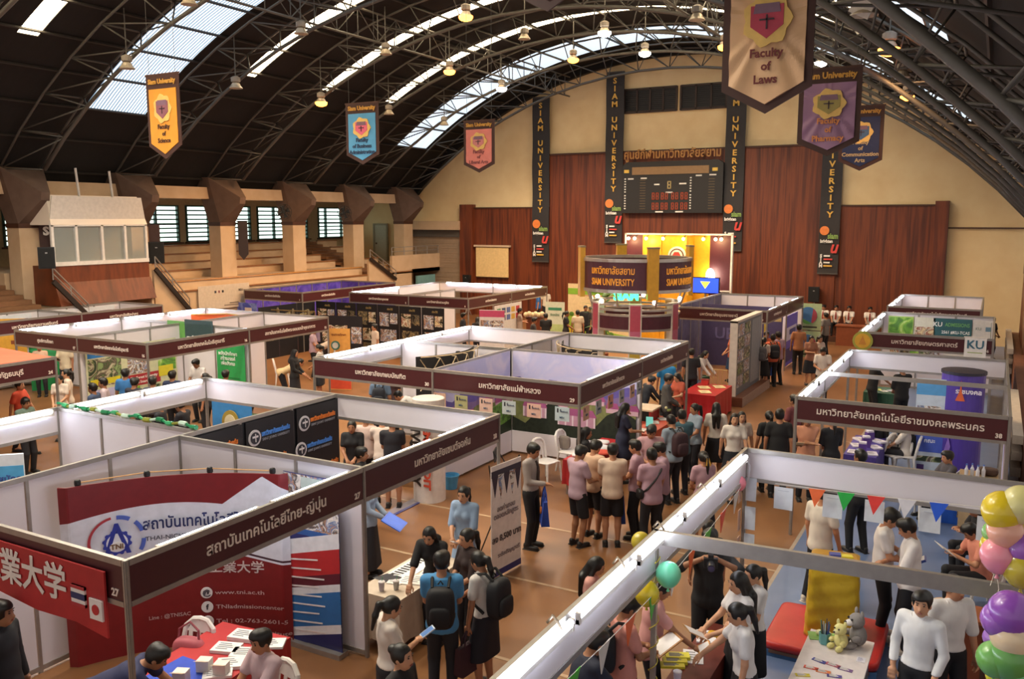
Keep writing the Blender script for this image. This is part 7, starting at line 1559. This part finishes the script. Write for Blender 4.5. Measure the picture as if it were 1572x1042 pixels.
dr = thing('wheel_display', 'dark round wheel with a red top standing near the end wall', 'wheel', (-6.75, 39.9, .42), 0); MB().tube([(.36*math.cos(a), 0, .36*math.sin(a)) for a in np.linspace(0, 6.283, 25)], .06, 8).build('tyre', M('141416', 0.6), dr); MB().disc((0, 0, 0), .28, 'y', 20, t=.05).build('disc', M('5a5550', 0.4, .3), dr); MB().hull([(-.35, -.1, .35), (.3, -.1, .35), (-.35, .1, .35), (.3, .1, .35), (-.15, 0, .62), (.2, 0, .55)]).build('red_top', M('b5302c', 0.4), dr); MB().bar((-.1, 0, -.42), (.1, 0, -.42), .3, .02).build('foot', BLACK, dr)
# ---- booth 38
table('white table with purple boxes and leaflets in booth 38', -2.45, -1.85, 18.5, 20.3, .74, M('d9d4d6', 0.5), M('4a3a8a', 0.6), .5)
for k in range(9):
    x, y = -2.32+.19*(k % 3), 18.75+.55*(k//3)
    if k % 3 == 1: o = thing('leaflet_box', '%s purple leaflet box from the near end of the table in booth 38' % ORD[k//3], 'box', (x, y, .75), .1*k); MB().box(-.08, .08, -.06, .06, 0, .2).build('carton', M('5a3a8a', 0.5), o); MB().box(-.07, .07, -.05, .05, .2, .24).build('leaflets', M('e2dce4', 0.5), o)
    else: paper('%s leaflet pile on the %s side of the table in booth 38' % (ORD[k//3], 'aisle' if k % 3 == 0 else 'inner'), x, y, .75, .19, .28, .12*k, 'e0d9de', 6+k, 'leaflet_pile', 'paper')
pc = thing('display_column', 'tall purple cylinder column with orange spire print in booth 38', 'column', (-.42, 20.6, 0)); MB().lathe([(.42, 0), (.42, 2.3), (.36, 2.3), (.36, 2.2)], 28).build('printed_skin', M('4f3a9a', 0.4, var=.12, scale=2), pc); MB().lathe([(.44, 2.28), (.44, 2.34), (.1, 2.35)], 28).build('cap', M('231f30', 0.5), pc)
MB().prism([(-.12, 1.75), (.06, 1.75), (-.01, 1.95), (-.03, 2.2), (-.05, 1.95)], -.44, -.4, 'y').build('spire_print', M('d9663a', 0.5), pc); text('ราชมงคล', 'lettering', M('e6e0ee', 0.5), .13, None, pc, face_mat((.12, -.43, 1.95), 'S'), .004); MB().disc((.15, -.41, 1.35), .08, 'y', 14, t=.03).build('ring_print', M('c9c4da', 0.5), pc); MB().prism([(-.3, .5), (-.2, .5), (-.15, .75), (-.2, .95)], -.43, -.28, 'y').build('band_print', M('8a6ac0', 0.5), pc)
poster('pale blue display board beside the purple column in booth 38', (-.98, 20.3, .05), .1, .62, 2.1, 'c9d6e4', [(0, 1.9, .62, .3, '5aa0d6'), (-.05, 1.3, .46, .42, PH['people']), (.2, 1.1, .2, .25, '3a78c0'), (0, .7, .62, .4, '4a62c0'), (0, .35, .62, .12, PH['campus']), (-.15, .16, .14, .12, '4a2a6a')], [('คณะ', 0, .75, .12, 'e6ecf4')], 'display board', 'display_board')
cb2 = thing('cabinet', 'beige cabinet with side slats and clutter on top in booth 38', 'cabinet', (.0, 17.35, 0)); MB().box(-.28, .28, -.3, .3, 0, .92).build('body', M('b59a74', 0.6), cb2)
mb = MB()
for k in range(7): mb.box(-.3, -.28, -.26, .26, .2+.09*k, .25+.09*k)
mb.build('side_slats', M('8a7450', 0.6), cb2); MB().box(-.31, .31, -.33, .33, .92, .95).build('worktop', M('a58a66', 0.5), cb2)
for k in range(4): o = thing('bottle', '%s small clear bottle from the left on the beige cabinet' % ORD[k], 'bottle', (-.2+.09*k, 17.2+.08*(k % 2), .955)); MB().lathe([(.03, 0), (.033, .12), (.014, .17), (.014, .2)], 12).build('glass', M('c9ccd6', 0.2), o); MB().lathe([(.016, .2), (.016, .225)], 10).build('cap', M('4a6ab0', 0.4), o)
tag(MB().ball((0, 0, .07), .17, .11, .07, 14, 8, .6).build('dark_bag', M('3f2a20', 0.7), None, (.14, 17.45, .955)), 'dark brown bag lying on the beige cabinet', 'bag')
x, y, _ = G(1372, 728, 0); chair('white plastic chair with a black jacket over its back in booth 38', x, y, 2.4); tag(MB().hull([(-.24, -.06, -.42), (.22, -.06, -.4), (-.22, -.05, .05), (.2, -.05, .05), (-.24, .06, -.4), (.22, .06, -.36), (-.2, .05, .06), (.2, .05, .06)]).build('jacket', M('141318', 0.8), None, (x-.0, y-.02, .84), 2.4), 'black jacket hung over the white chair in booth 38', 'jacket').location = (x+.19, y+.21, .84)
chair('white plastic chair under the woman in black in booth 38', PEOPLE['hooded'][0].location.x, PEOPLE['hooded'][0].location.y, PEOPLE['hooded'][0].rotation_euler[2]); chair('white plastic chair under the woman in lace in booth 38', PEOPLE['lace'][0].location.x, PEOPLE['lace'][0].location.y, PEOPLE['lace'][0].rotation_euler[2]); chair('white plastic chair under the dark haired man by the beige cabinet', PEOPLE['sideman'][0].location.x, PEOPLE['sideman'][0].location.y, PEOPLE['sideman'][0].rotation_euler[2])
chair('white plastic chair under the young man at the red table', PEOPLE['sitboy'][0].location.x, PEOPLE['sitboy'][0].location.y, PEOPLE['sitboy'][0].rotation_euler[2]); chair('white plastic chair under the woman before the black photo wall', PEOPLE['photom5'][0].location.x, PEOPLE['photom5'][0].location.y, PEOPLE['photom5'][0].rotation_euler[2])
for k, (px, py) in enumerate(((462, 590), (394, 580))): x, y, _ = G(px-28, py, 0); chair(('white plastic chair beside the woman in the black veil', 'white plastic chair below the green poster')[k], x, y, -.8)
table('green clothed table with papers in the KU booth', -2.95, -2.15, 25.5, 26.5, .76, M('2f5a44', 0.6), M('2a5540', 0.6), .6)
for k in range(4): paper('%s leaflet from the left on the green table' % ORD[k], -2.8+.17*k, 25.8+.15*(k % 2), .77, .16, .22, .3*k, ('dde0dc', 'c9d24a', 'dde0dc', 'c9c9d9')[k], 4, 'leaflet')
cr = poster('pinkish textured panel at the right end of booth 38', (.33, 15.75, .05), 'W', .7, 2.0, 'cdbcc4', [(0, 1.0, .6, 1.9, PH['sky'])], (), 'panel', 'side_board')
# ---- nearest right hand booth
table('registration table with a maroon top in the balloon hung booth', -2.72, -2.34, 8.0, 9.75, .75, M('6a2620', 0.45), M('6a2a1e', 0.55), .55, folds=False)
for k, (px, py, c, n, lab) in enumerate(((1064, 1008, 'e0dfe6', 1, 'white form lying in the middle of the registration table'), (1084, 978, 'e2e0e6', 2, 'white form at the far end of the registration table'), (1032, 1022, 'd9cf3a', 3, 'lowest yellow leaflet of the fan on the registration table'), (1036, 1016, 'dbd13c', 4, 'middle yellow leaflet of the fan on the registration table'), (1040, 1010, 'ddd440', 5, 'top yellow leaflet of the fan on the registration table'))):
    x, y, z = G(px, py, .76); paper(lab, x, y, .757, .22 if c[0] == 'e' else .26, .3 if c[0] == 'e' else .12, .3 if c[0] == 'e' else .45, c, n*3, 'form' if c[0] == 'e' else 'leaflet')
x, y, z = G(1098, 974, .78); tag(MB().ball((0, 0, .025), .09, .06, .028, 12, 6, .6).build('yellow_pouch', M('d9a52e', 0.5), None, (x, y, .757)), 'mustard yellow pouch at the hand of the middle girl', 'pouch')
x, y, z = G(1040, 1040, .8); o = thing('cup', 'pale plastic cup at the near end of the registration table', 'cup', (x, y, .757)); MB().lathe([(.035, 0), (.045, .11), (.04, .11), (.031, .01)], 14).build('cup', M('c9c4d9', 0.3), o); MB().lathe([(.047, .105), (.047, .115)], 14).build('rim', M('dcd8e4', 0.3), o)
rm = thing('gym_mat', 'red padded mat on a blue base under the yellow draped box', 'mat', (-1.6, 11.35, 0)); MB().box(-.68, .68, -.62, .68, 0, .1).build('base', M('3a5f8a', 0.5), rm); MB().ball((0, .03, .155), .7, .67, .055, 32, 8, .16).build('pad', ramp_mat('red_vinyl', ['b0241e', 'c4302a'], (1, 1, 1), .4, 'noise', 3), rm, smooth=True); MB().box(-.6, .6, -.63, -.62, .06, .1).build('piping', M('6a4a3a', 0.6), rm)
yb = thing('draped_box', 'tall box wrapped in wrinkled yellow cloth on the red mat', 'box', (-1.55, 11.42, .21), .12)
mb = MB(); n = 40; m = 26
for j in range(m+1):
    z = .98*j/m
    for i in range(n):
        a = 2*math.pi*i/n; c, s = math.cos(a), math.sin(a); e = .35; fl = .035*(1-j/m)
        x = math.copysign(abs(c)**e, c)*(.3+fl); y = math.copysign(abs(s)**e, s)*(.28+fl); w = 1+.018*math.sin(z*31+3*math.sin(a*2))+.01*math.sin(a*11+z*9)
        mb.v.append((x*w, y*w, z))
for j in range(m):
    for i in range(n): mb.f.append((j*n+i, j*n+(i+1) % n, (j+1)*n+(i+1) % n, (j+1)*n+i)); mb.mi.append(0)
mb.f.append(tuple(m*n+i for i in range(n))); mb.mi.append(0); mb.f.append(tuple(range(n))[::-1]); mb.mi.append(0)
mb.build('cloth_wrap', ramp_mat('yellow_satin', ['b5901c', 'cba92c', 'c09c22'], (1, 1, 1), .35, 'noise', 5, 5, bump=.3), yb, smooth=True)
MB().ball((0, 0, .985), .3, .27, .015, 16, 4, .4).build('top_fold', M('b5861e', 0.5), yb)
for k, (dx, c) in enumerate(((.0, '3a4a9a'), (.14, 'd9c92e'))): tag(MB().box(-.07, .07, -.05, .05, 0, .05).build('snack_tray', M(c, 0.4), None, (-1.55+dx, 11.4, 1.215), .3), ('blue' if k == 0 else 'yellow')+' snack tray on top of the yellow draped box', 'tray')
wt2 = table('white table with toys and coloured cards in front of the red mat', -1.62, -.92, 8.9, 10.25, .72, M('d9cfcb', 0.45))
o = thing('pen_holder', 'clear teal pen holder full of pens on the toy table', 'pen holder', (-1.42, 9.95, .722)); MB().lathe([(.06, 0), (.065, .13), (.058, .13), (.052, .01)], 6).build('holder', M('5f9a9a', 0.25), o)
for k in range(9): MB().tube([(.03*math.cos(k*.7), .03*math.sin(k*.7), .02), (.05*math.cos(k*.7), .05*math.sin(k*.7), .24+.02*(k % 3))], .006, 5).build('pen', M(('2a3a8a', '6a8a5a', '3a3a40', 'b5c9c4')[k % 4], 0.4), o)
def plush(lab, x, y, c, c2, s, rot, ears=True):
    o = thing('plush_toy', lab, 'soft toy', (x, y, .722), rot); m = M(c, 0.9, scale=30)
    MB().ball((0, 0, .1*s), .085*s, .075*s, .1*s).build('body', m, o, smooth=True); h = MB().ball((0, .02*s, .24*s), .075*s, .07*s, .07*s).build('head', m, o, smooth=True); MB().ball((0, .09*s, .225*s), .035*s, .04*s, .03*s).build('muzzle', M(c2, 0.9), h, smooth=True); MB().ball((0, .13*s, .235*s), .012*s).build('nose', BLACK, h)
    for sg in (-1, 1):
        MB().ball((sg*.05*s, 0, .31*s), .022*s, .014*s, .04*s).build('ear', m if ears else M(c2, 0.9), h); MB().ball((sg*.03*s, .085*s, .265*s), .01*s).build('eye', BLACK, h); MB().ball((sg*.08*s, .06*s, .1*s), .03*s, .05*s, .03*s).build('arm', m, o); MB().ball((sg*.06*s, .1*s, .035*s), .035*s, .06*s, .035*s).build('leg', m, o)
plush('grey and white husky soft toy at the far right of the toy table', -1.08, 10.08, '8a8480', 'e6e0dc', 1.25, 2.2); plush('small pale yellow soft toy beside the husky toy', -1.24, 9.92, 'd9cf8a', 'e2daa5', .95, 2.6)
for k in range(3): tag(MB().ball((0, 0, .035), .05, .04, .035, 10, 6).build('plush_ball', M(('d9cf9a', 'd2c78a', '9ac46a')[k], 0.9), None, (-1.5+.09*k, 10.12, .722)), '%s little plush ball from the left at the far edge of the toy table' % ORD[k], 'soft toy')
tag(MB().box(-.14, .14, -.1, .1, 0, .008).build('green_sheet', M('7fae5a', 0.5), None, (-1.48, 10.1, .7205), .3), 'green printed sheet under the plush balls', 'paper')
for k, (x, y, c) in enumerate(((-1.4, 9.5, '3a3f8a'), (-1.25, 9.48, 'b05a6a'), (-1.12, 9.44, '7a5a8a'), (-1.45, 9.3, 'c94a34'), (-1.32, 9.28, 'd9763a'), (-1.2, 9.24, '4a3f8a'), (-1.07, 9.2, 'd9c92e'), (-1.5, 9.1, 'c9b52e'), (-1.3, 9.06, '3a3a6a'))):
    paper('%s coloured card from the rear left on the toy table' % (ORD+['ninth'])[k], x, y, .7215, .15, .06, .1*k-.3, c, 2, 'card', 'card', 'd9d4cf')
paper('small white card near the husky toy', -1.0, 9.75, .7215, .09, .12, 0, 'ddd9e0', 1, 'card', 'card', 'b5b0c0')
o = thing('wooden_counter', 'reddish brown wooden counter at the right edge behind the beam', 'counter', (.18, 11.0, 0)); MB().box(-.42, .42, -.2, .2, 0, .95).build('body', WOODB, o); MB().box(-.45, .45, -.23, .23, .95, .99).build('worktop', M('8a4a28', 0.4), o); MB().box(-.02, 0.02, -.21, -.2, .05, .9).build('panel_joint', BROWN, o)
chair('white plastic chair under the reading boy', PEOPLE['reader'][0].location.x, PEOPLE['reader'][0].location.y, PEOPLE['reader'][0].rotation_euler[2]); chair('white plastic chair under the person in black behind the reading boy', PEOPLE['readerback'][0].location.x, PEOPLE['readerback'][0].location.y, PEOPLE['readerback'][0].rotation_euler[2])
x, y, _ = G(1407, 800, 0); chair('empty white plastic chair in the blue aisle behind the bunting', x, y, 1.0)
o = thing('bin', 'bright blue plastic bin on the blue floor behind the bunting', 'bin', (G(1457, 800, 0)[0], G(1457, 800, 0)[1], 0)); MB().hull([(-.16, -.16, 0), (.16, -.16, 0), (-.16, .16, 0), (.16, .16, 0), (-.2, -.2, .5), (.2, -.2, .5), (-.2, .2, .5), (.2, .2, .5)]).build('tub', M('2a62d0', 0.4), o); MB().box(-.22, .22, -.22, .22, .5, .53).build('rim', M('2558bd', 0.4), o)
# booklets and gadgets in hands
def in_hand(key, hand, name, lab, cat, w, h, t, c, rot=0.0, tilt=.5):
    b, P, s = PEOPLE[key]; d = P['wr'][hand]-P['el'][hand]; d = d/np.linalg.norm(d); q = wpt(key, P['wr'][hand]+d*.09+np.array([0, .02, .02]))
    o = thing(name, lab, cat, q, b.rotation_euler[2]+rot); o.rotation_euler[0] = tilt
    MB().box(-w/2, w/2, -h*.2, h*.8, -t/2, t/2).build('cover', M(c, 0.4), o); MB().box(-w*.42, w*.42, -h*.12, h*.72, t/2, t/2+.002).build('face', M({'c9d2de': '4a7ac0', '1f5ad0': '2563d8', '1a1a1e': '26262c'}.get(c, 'e6e2e0'), 0.4), o)
in_hand('phonewoman', 1, 'mobile_phone', 'pale phone in the hand of the woman in the white blouse', 'phone', .09, .17, .012, 'c9d2de'); in_hand('folder', 1, 'folder', 'bright blue folder held by the person behind the booth 27 post', 'folder', .4, .34, .015, '1f5ad0', 0, -.5); in_hand('denim', 0, 'mobile_phone', 'white phone held by the smiling woman in denim', 'phone', .07, .14, .01, 'd9d9de'); in_hand('reader', 0, 'booklet', 'thin booklet in the hands of the seated reading boy', 'booklet', .3, .24, .008, 'c9c4c0', 0, .6)
in_hand('pinkform', 1, 'leaflet', 'orange leaflet in the hand of the student filling in a form', 'leaflet', .2, .14, .006, 'e0962e'); in_hand('pinkpack', 1, 'clipboard', 'brown clipboard held by the student in salmon pink', 'clipboard', .24, .32, .012, 'a5703a'); in_hand('orangearms', 0, 'paper', 'folded cream paper held by the man with crossed arms', 'paper', .15, .22, .006, 'd9c49a'); in_hand('whitebig', 1, 'snack_tray', 'blue and yellow snack tray held by the heavy young man', 'tray', .18, .14, .03, '2f4a9a'); in_hand('seller', 1, 'mobile_phone', 'black phone held by the man behind the orange table', 'phone', .08, .16, .012, '1a1a1e'); in_hand('orangew', 0, 'paper', 'white paper held by the woman in orange red', 'paper', .18, .24, .006, 'dcd6cf'); in_hand('regmid', 0, 'form', 'brown envelope held by the middle girl in white', 'paper', .2, .28, .006, 'b58a5a')
cm = wpt('photographer', PEOPLE['photographer'][1]['wr'][1]); o = thing('camera', 'black camera with a long lens in the photographer\'s hands', 'camera', wpt('photographer', (0, .3, 1.44)), PEOPLE['photographer'][0].rotation_euler[2]); MB().box(-.08, .08, -.04, .04, -.06, .06).build('body', BLACK, o); MB().box(-.03, .03, -.03, .03, .06, .1).build('viewfinder', BLACK, o)
ln = MB().tube([(0, .04, 0), (0, .16, -.01)], .045, 14).build('lens', M('222226', 0.35), o); MB().disc((0, .165, -.01), .036, 'y', 16, t=.004).build('front_glass', M('3a3a5a', 0.1), ln)
for k, lab, c in (('bluepack', 'black backpack on the boy in the bright blue shirt', '16161b'), ('girlpack', 'black backpack on the schoolgirl in white', '191a20'), ('packboy', 'large maroon and black backpack on the boy at the stall', '3a2228'), ('aislegirl', 'grey backpack on the girl by the photo display wall', '5a5a62'), ('aisleorange', 'dark backpack on the boy in the orange red shirt', '1f1f28'), ('pinkpack', 'black backpack on the student in salmon pink', '15151a'), ('bluegrey', 'dark backpack on the youth inside booth 30', '1f222c')): backpack(lab, k, c)
tote('royal blue carrier bag held by the man with the tie', 'tieman', 1, '1f3f9a', .38, .42, .5, 'c9702e', .16); tote('long blue tote bag of the boy in lilac', 'totelil', 0, '23479a', .42, .5, .4, 'c96a3a'); tote('blue carrier bag standing by the tall boy in lilac', 'aislelil', 0, '1f4a9a', .36, .38, .2); tote('light blue shoulder bag of the person in black', 'bluebag', 1, '2f8fd9', .3, .5, 0, None, .05); tote('dark maroon bag at the side of the schoolgirl', 'girlpack', 0, '3a1f2c', .4, .34, 0); tote('blue carrier bag of the right person in black', 'black1', 0, '1f4aa0', .34, .4, 0); tote('purple carrier bag behind the young men in white', 'halfface', 1, '6a3a9a', .34, .34, 0); tote('yellow bag of the person bending near the photo wall', 'photom4', 0, 'e0c22e', .3, .28, 0, None, .05)
sb = thing('sling_strap', 'black sling strap across the back of the boy in lilac', 'strap', PEOPLE['strap'][0].location, PEOPLE['strap'][0].rotation_euler[2]); sb.scale = (PEOPLE['strap'][2],)*3
MB().tube([(.16, -.03, 1.44), (.1, -.12, 1.36), (0, -.135, 1.22), (-.12, -.12, 1.08), (-.17, -.03, 1.0)], .018, 6).build('webbing', BLACK, sb); MB().ball((-.19, .0, .98), .05, .09, .08, 12, 8, .6).build('pouch', BLACK, sb)
rbn = tag(MB().hull([(-.02, 0, 0), (.02, 0, 0), (-.05, -.02, -.12), (-.02, -.02, -.13), (.03, -.02, -.14), (.055, -.02, -.12), (0, .02, .01)]).build('hair_ribbon', M('d9a53a', 0.5), None, wpt('ribbon', (0, -.16, 1.62)), PEOPLE['ribbon'][0].rotation_euler[2]), 'yellow ribbon tied in the ponytail of the girl in lilac', 'ribbon')
# ---- balloons
def balloon(lab, px, py, Y, r, c, tie=None):
    p = PYp(px, py, Y); o = thing('balloon', lab, 'balloon', p, 0, None)
    b = MB().ball((0, 0, 0), r, r, r*1.08, 22, 14); b.v = [(x*(1-.12*max(0, -z/r)), y*(1-.12*max(0, -z/r)), z) for x, y, z in b.v]; b.build('skin', M(c, 0.25, var=.03, coat=.3), o, smooth=True)
    MB().lathe([(.004, -.0), (.018, -.035), (.004, -.04)], 8, (0, 0, -r*1.07)).build('knot', M(c, 0.4), o)
    MB().tube([(0, 0, -r*1.1), (.02, 0, -r*1.1-.12), (0, 0, -r*1.1-.22)] if not tie or tie[0] > 0 else [(0, 0, -r*1.1), tuple(Vector(tie)-Vector(p))], .003, 4).build('string', M('d9d0c0', 0.5), o)
TR = (.6, 7.9, 2.3)
for px, py, r, c, lab in ((1538, 785, .148, 'd9bf2a', 'large yellow balloon, topmost left of the upper right cluster'), (1567, 775, .14, 'd6cf8f', 'pale yellow balloon at the top right edge of the upper cluster'), (1568, 806, .12, 'd4bc2c', 'yellow balloon just under the pale yellow one'), (1543, 816, .132, 'e0a58f', 'peach pink balloon in the middle of the upper cluster'), (1526, 818, .09, '7fb56a', 'green balloon peeping out left of the peach pink one'), (1525, 838, .1, 'd9c02c', 'yellow balloon at the left of the upper cluster'), (1533, 853, .135, 'e58fa0', 'pink balloon lowest of the upper cluster'), (1570, 842, .125, '9a62b8', 'violet balloon at the right edge of the upper cluster'), (1569, 872, .15, 'c2b23a', 'olive yellow balloon at the right edge above the beam'), (1570, 820, .1, 'd9708f', 'rose balloon behind the violet one at the right edge')):
    balloon(lab, px, py, 7.45 if r > .12 else 7.6, r, c, TR)
for px, py, r, c, lab in ((1552, 943, .165, '8a4fb0', 'large purple balloon, topmost of the lower right cluster'), (1534, 952, .13, '9a62c0', 'purple balloon left behind the large purple one'), (1555, 978, .16, 'e0c9a8', 'cream balloon in the lower right cluster'), (1528, 980, .09, '9a6ac0', 'small violet balloon left of the cream one'), (1553, 1010, .168, '5f9a4f', 'large green balloon in the lower right cluster'), (1527, 1012, .13, '6fae5c', 'green balloon left of the large green one'), (1565, 1040, .14, '5fae6f', 'green balloon cut by the bottom right edge'), (1530, 1038, .08, 'c9c23a', 'yellow green balloon under the green ones')):
    balloon(lab, px, py, 7.1 if r > .12 else 7.25, r, c, (.6, 7.9, 1.2))
PT = (-2.7, 7.9, 2.2)
for px, py, Y, r, c, lab in ((1026, 882, 7.85, .125, '6fd0a0', 'mint green balloon tied to the post of the tube lit beam'), (1001, 879, 8.1, .12, 'c04a9a', 'magenta balloon behind the post of the tube lit beam'), (993, 911, 7.8, .125, 'd4bd2c', 'yellow balloon below the magenta one at the post'), (984, 832, 8.4, .105, 'bfae3a', 'yellow balloon peeping over the tube lit beam'), (1131, 713, 11.6, .1, 'd4606f', 'pink balloon over the far end of the tube lit beam'), (1134, 742, 11.2, .1, 'd97a86', 'pink balloon under the far end of the tube lit beam')):
    balloon(lab, px, py, Y, r, c, PT if Y < 9 else (-2.75, 11.4, 2.2))
# ---- bunting and cards
for k, (px, py, w, h) in enumerate(((1203, 748, .24, .3), (1279, 755, .24, .31), (1343, 768, .23, .28), (1429, 776, .24, .3), (1518, 795, .24, .3))):
    x = PYp(px, py, 11.42)[0]; poster('%s white card from the left hanging below the rear white beam' % ORD[k], (x, 11.43, 2.03-h), 'S', w, h, 'd6dade', [(0, h*.85, w*.6, .008, 'b5bac4')], (), 'card', 'hanging_card', t=.006)
def flags(lab, a, b, sag, cs, n0=0, s=.2):
    a, b = Vector(a), Vector(b); t = thing('bunting', lab, 'bunting', a); n = len(cs); d = b-a; f = lambda u: d*u-Vector((0, 0, sag*4*u*(1-u)))
    MB().tube([f(i/12) for i in range(13)], .004, 4).build('string', M('cfc9bf', 0.6), t); u = d.normalized()
    for i, c in enumerate(cs):
        if not c: continue
        p = f((i+.5)/n); q = Vector((-u.y, u.x, 0))*.004
        MB().prism([(0, 0), (1, 0), (2, 0)], 0, 1, 'y').build('flag', M(c, 0.5), t) if 0 else MB().add([p-u*s*.5-q, p+u*s*.5-q, p-Vector((.02, .01, s*1.15))-q, p-u*s*.5+q, p+u*s*.5+q, p-Vector((.02, .01, s*1.15))+q], [(0, 1, 2), (5, 4, 3), (0, 3, 4, 1), (1, 4, 5, 2), (2, 5, 3, 0)]).build('flag', M(c, 0.5), t)
flags('string of coloured triangular flags below the rear white beam', PYp(1190, 742, 11.3), PYp(1572, 784, 11.3), .02, [None, 'd9622f', '1fa03a', 'd93a30', 'd6d2d6', '2358d0', None, 'd9c02c'], s=.21)
flags('string of coloured flags slung below the long tube lit beam', (-2.72, 11.2, 2.06), (-2.72, 5.0, 2.03), .16, ['cdc6c0', 'd94a30', '4fae3a', 'd9622f', 'd6d0cc', '3fae3a', 'e0622f', 'cdc6c0', '4fae3a', 'd94a30'], s=.24)
for k, z in enumerate((1.78, 1.38, 1.0)):
    poster('%s white card from the top on the corner post of the balloon hung booth' % ORD[k], (-2.66, 11.42, z), 'S', .14, .32, 'd0d6de', [], (), 'card', 'hanging_card', t=.006)
    poster('%s pinkish side card from the top on the same corner post' % ORD[k], (-2.79, 11.36, z-.02), 'W', .14, .3, 'c9a594', [], (), 'card', 'hanging_card', t=.006)
rp = thing('rope_tie', 'yellow cord wound around the front post of the balloon hung booth', 'cord', (-2.75, 7.9, 0)); MB().tube([(.045*math.cos(a), .045*math.sin(a), .9+a*.035) for a in np.linspace(0, 38, 150)], .006, 4).build('cord', M('b5a03a', 0.5), rp)
for k, y in enumerate((5.6, 6.9, 7.95, 9.4)): tag(MB().tube([(-.04, 0, 0), (0, .02, .06), (.05, 0, .03), (.1, -.02, -.03), (.06, 0, -.08), (-.03, .02, -.06)], .012, 5).build('rope_knot', M('8a7a66', 0.7), None, (-2.76, y, 2.5)), '%s rope knot from the near end on the long tube lit beam' % ORD[k], 'rope')
cb_ = tag(MB().tube([(-2.7, 11.25, 2.4), (-2.66, 11.3, 2.3), (-2.67, 11.32, 2.15), (-2.7, 11.38, 2.05)], .01, 6).build('power_cable', M('d9dde2', 0.5)), 'white power cable curling from the end of the tube lit beam', 'cable')
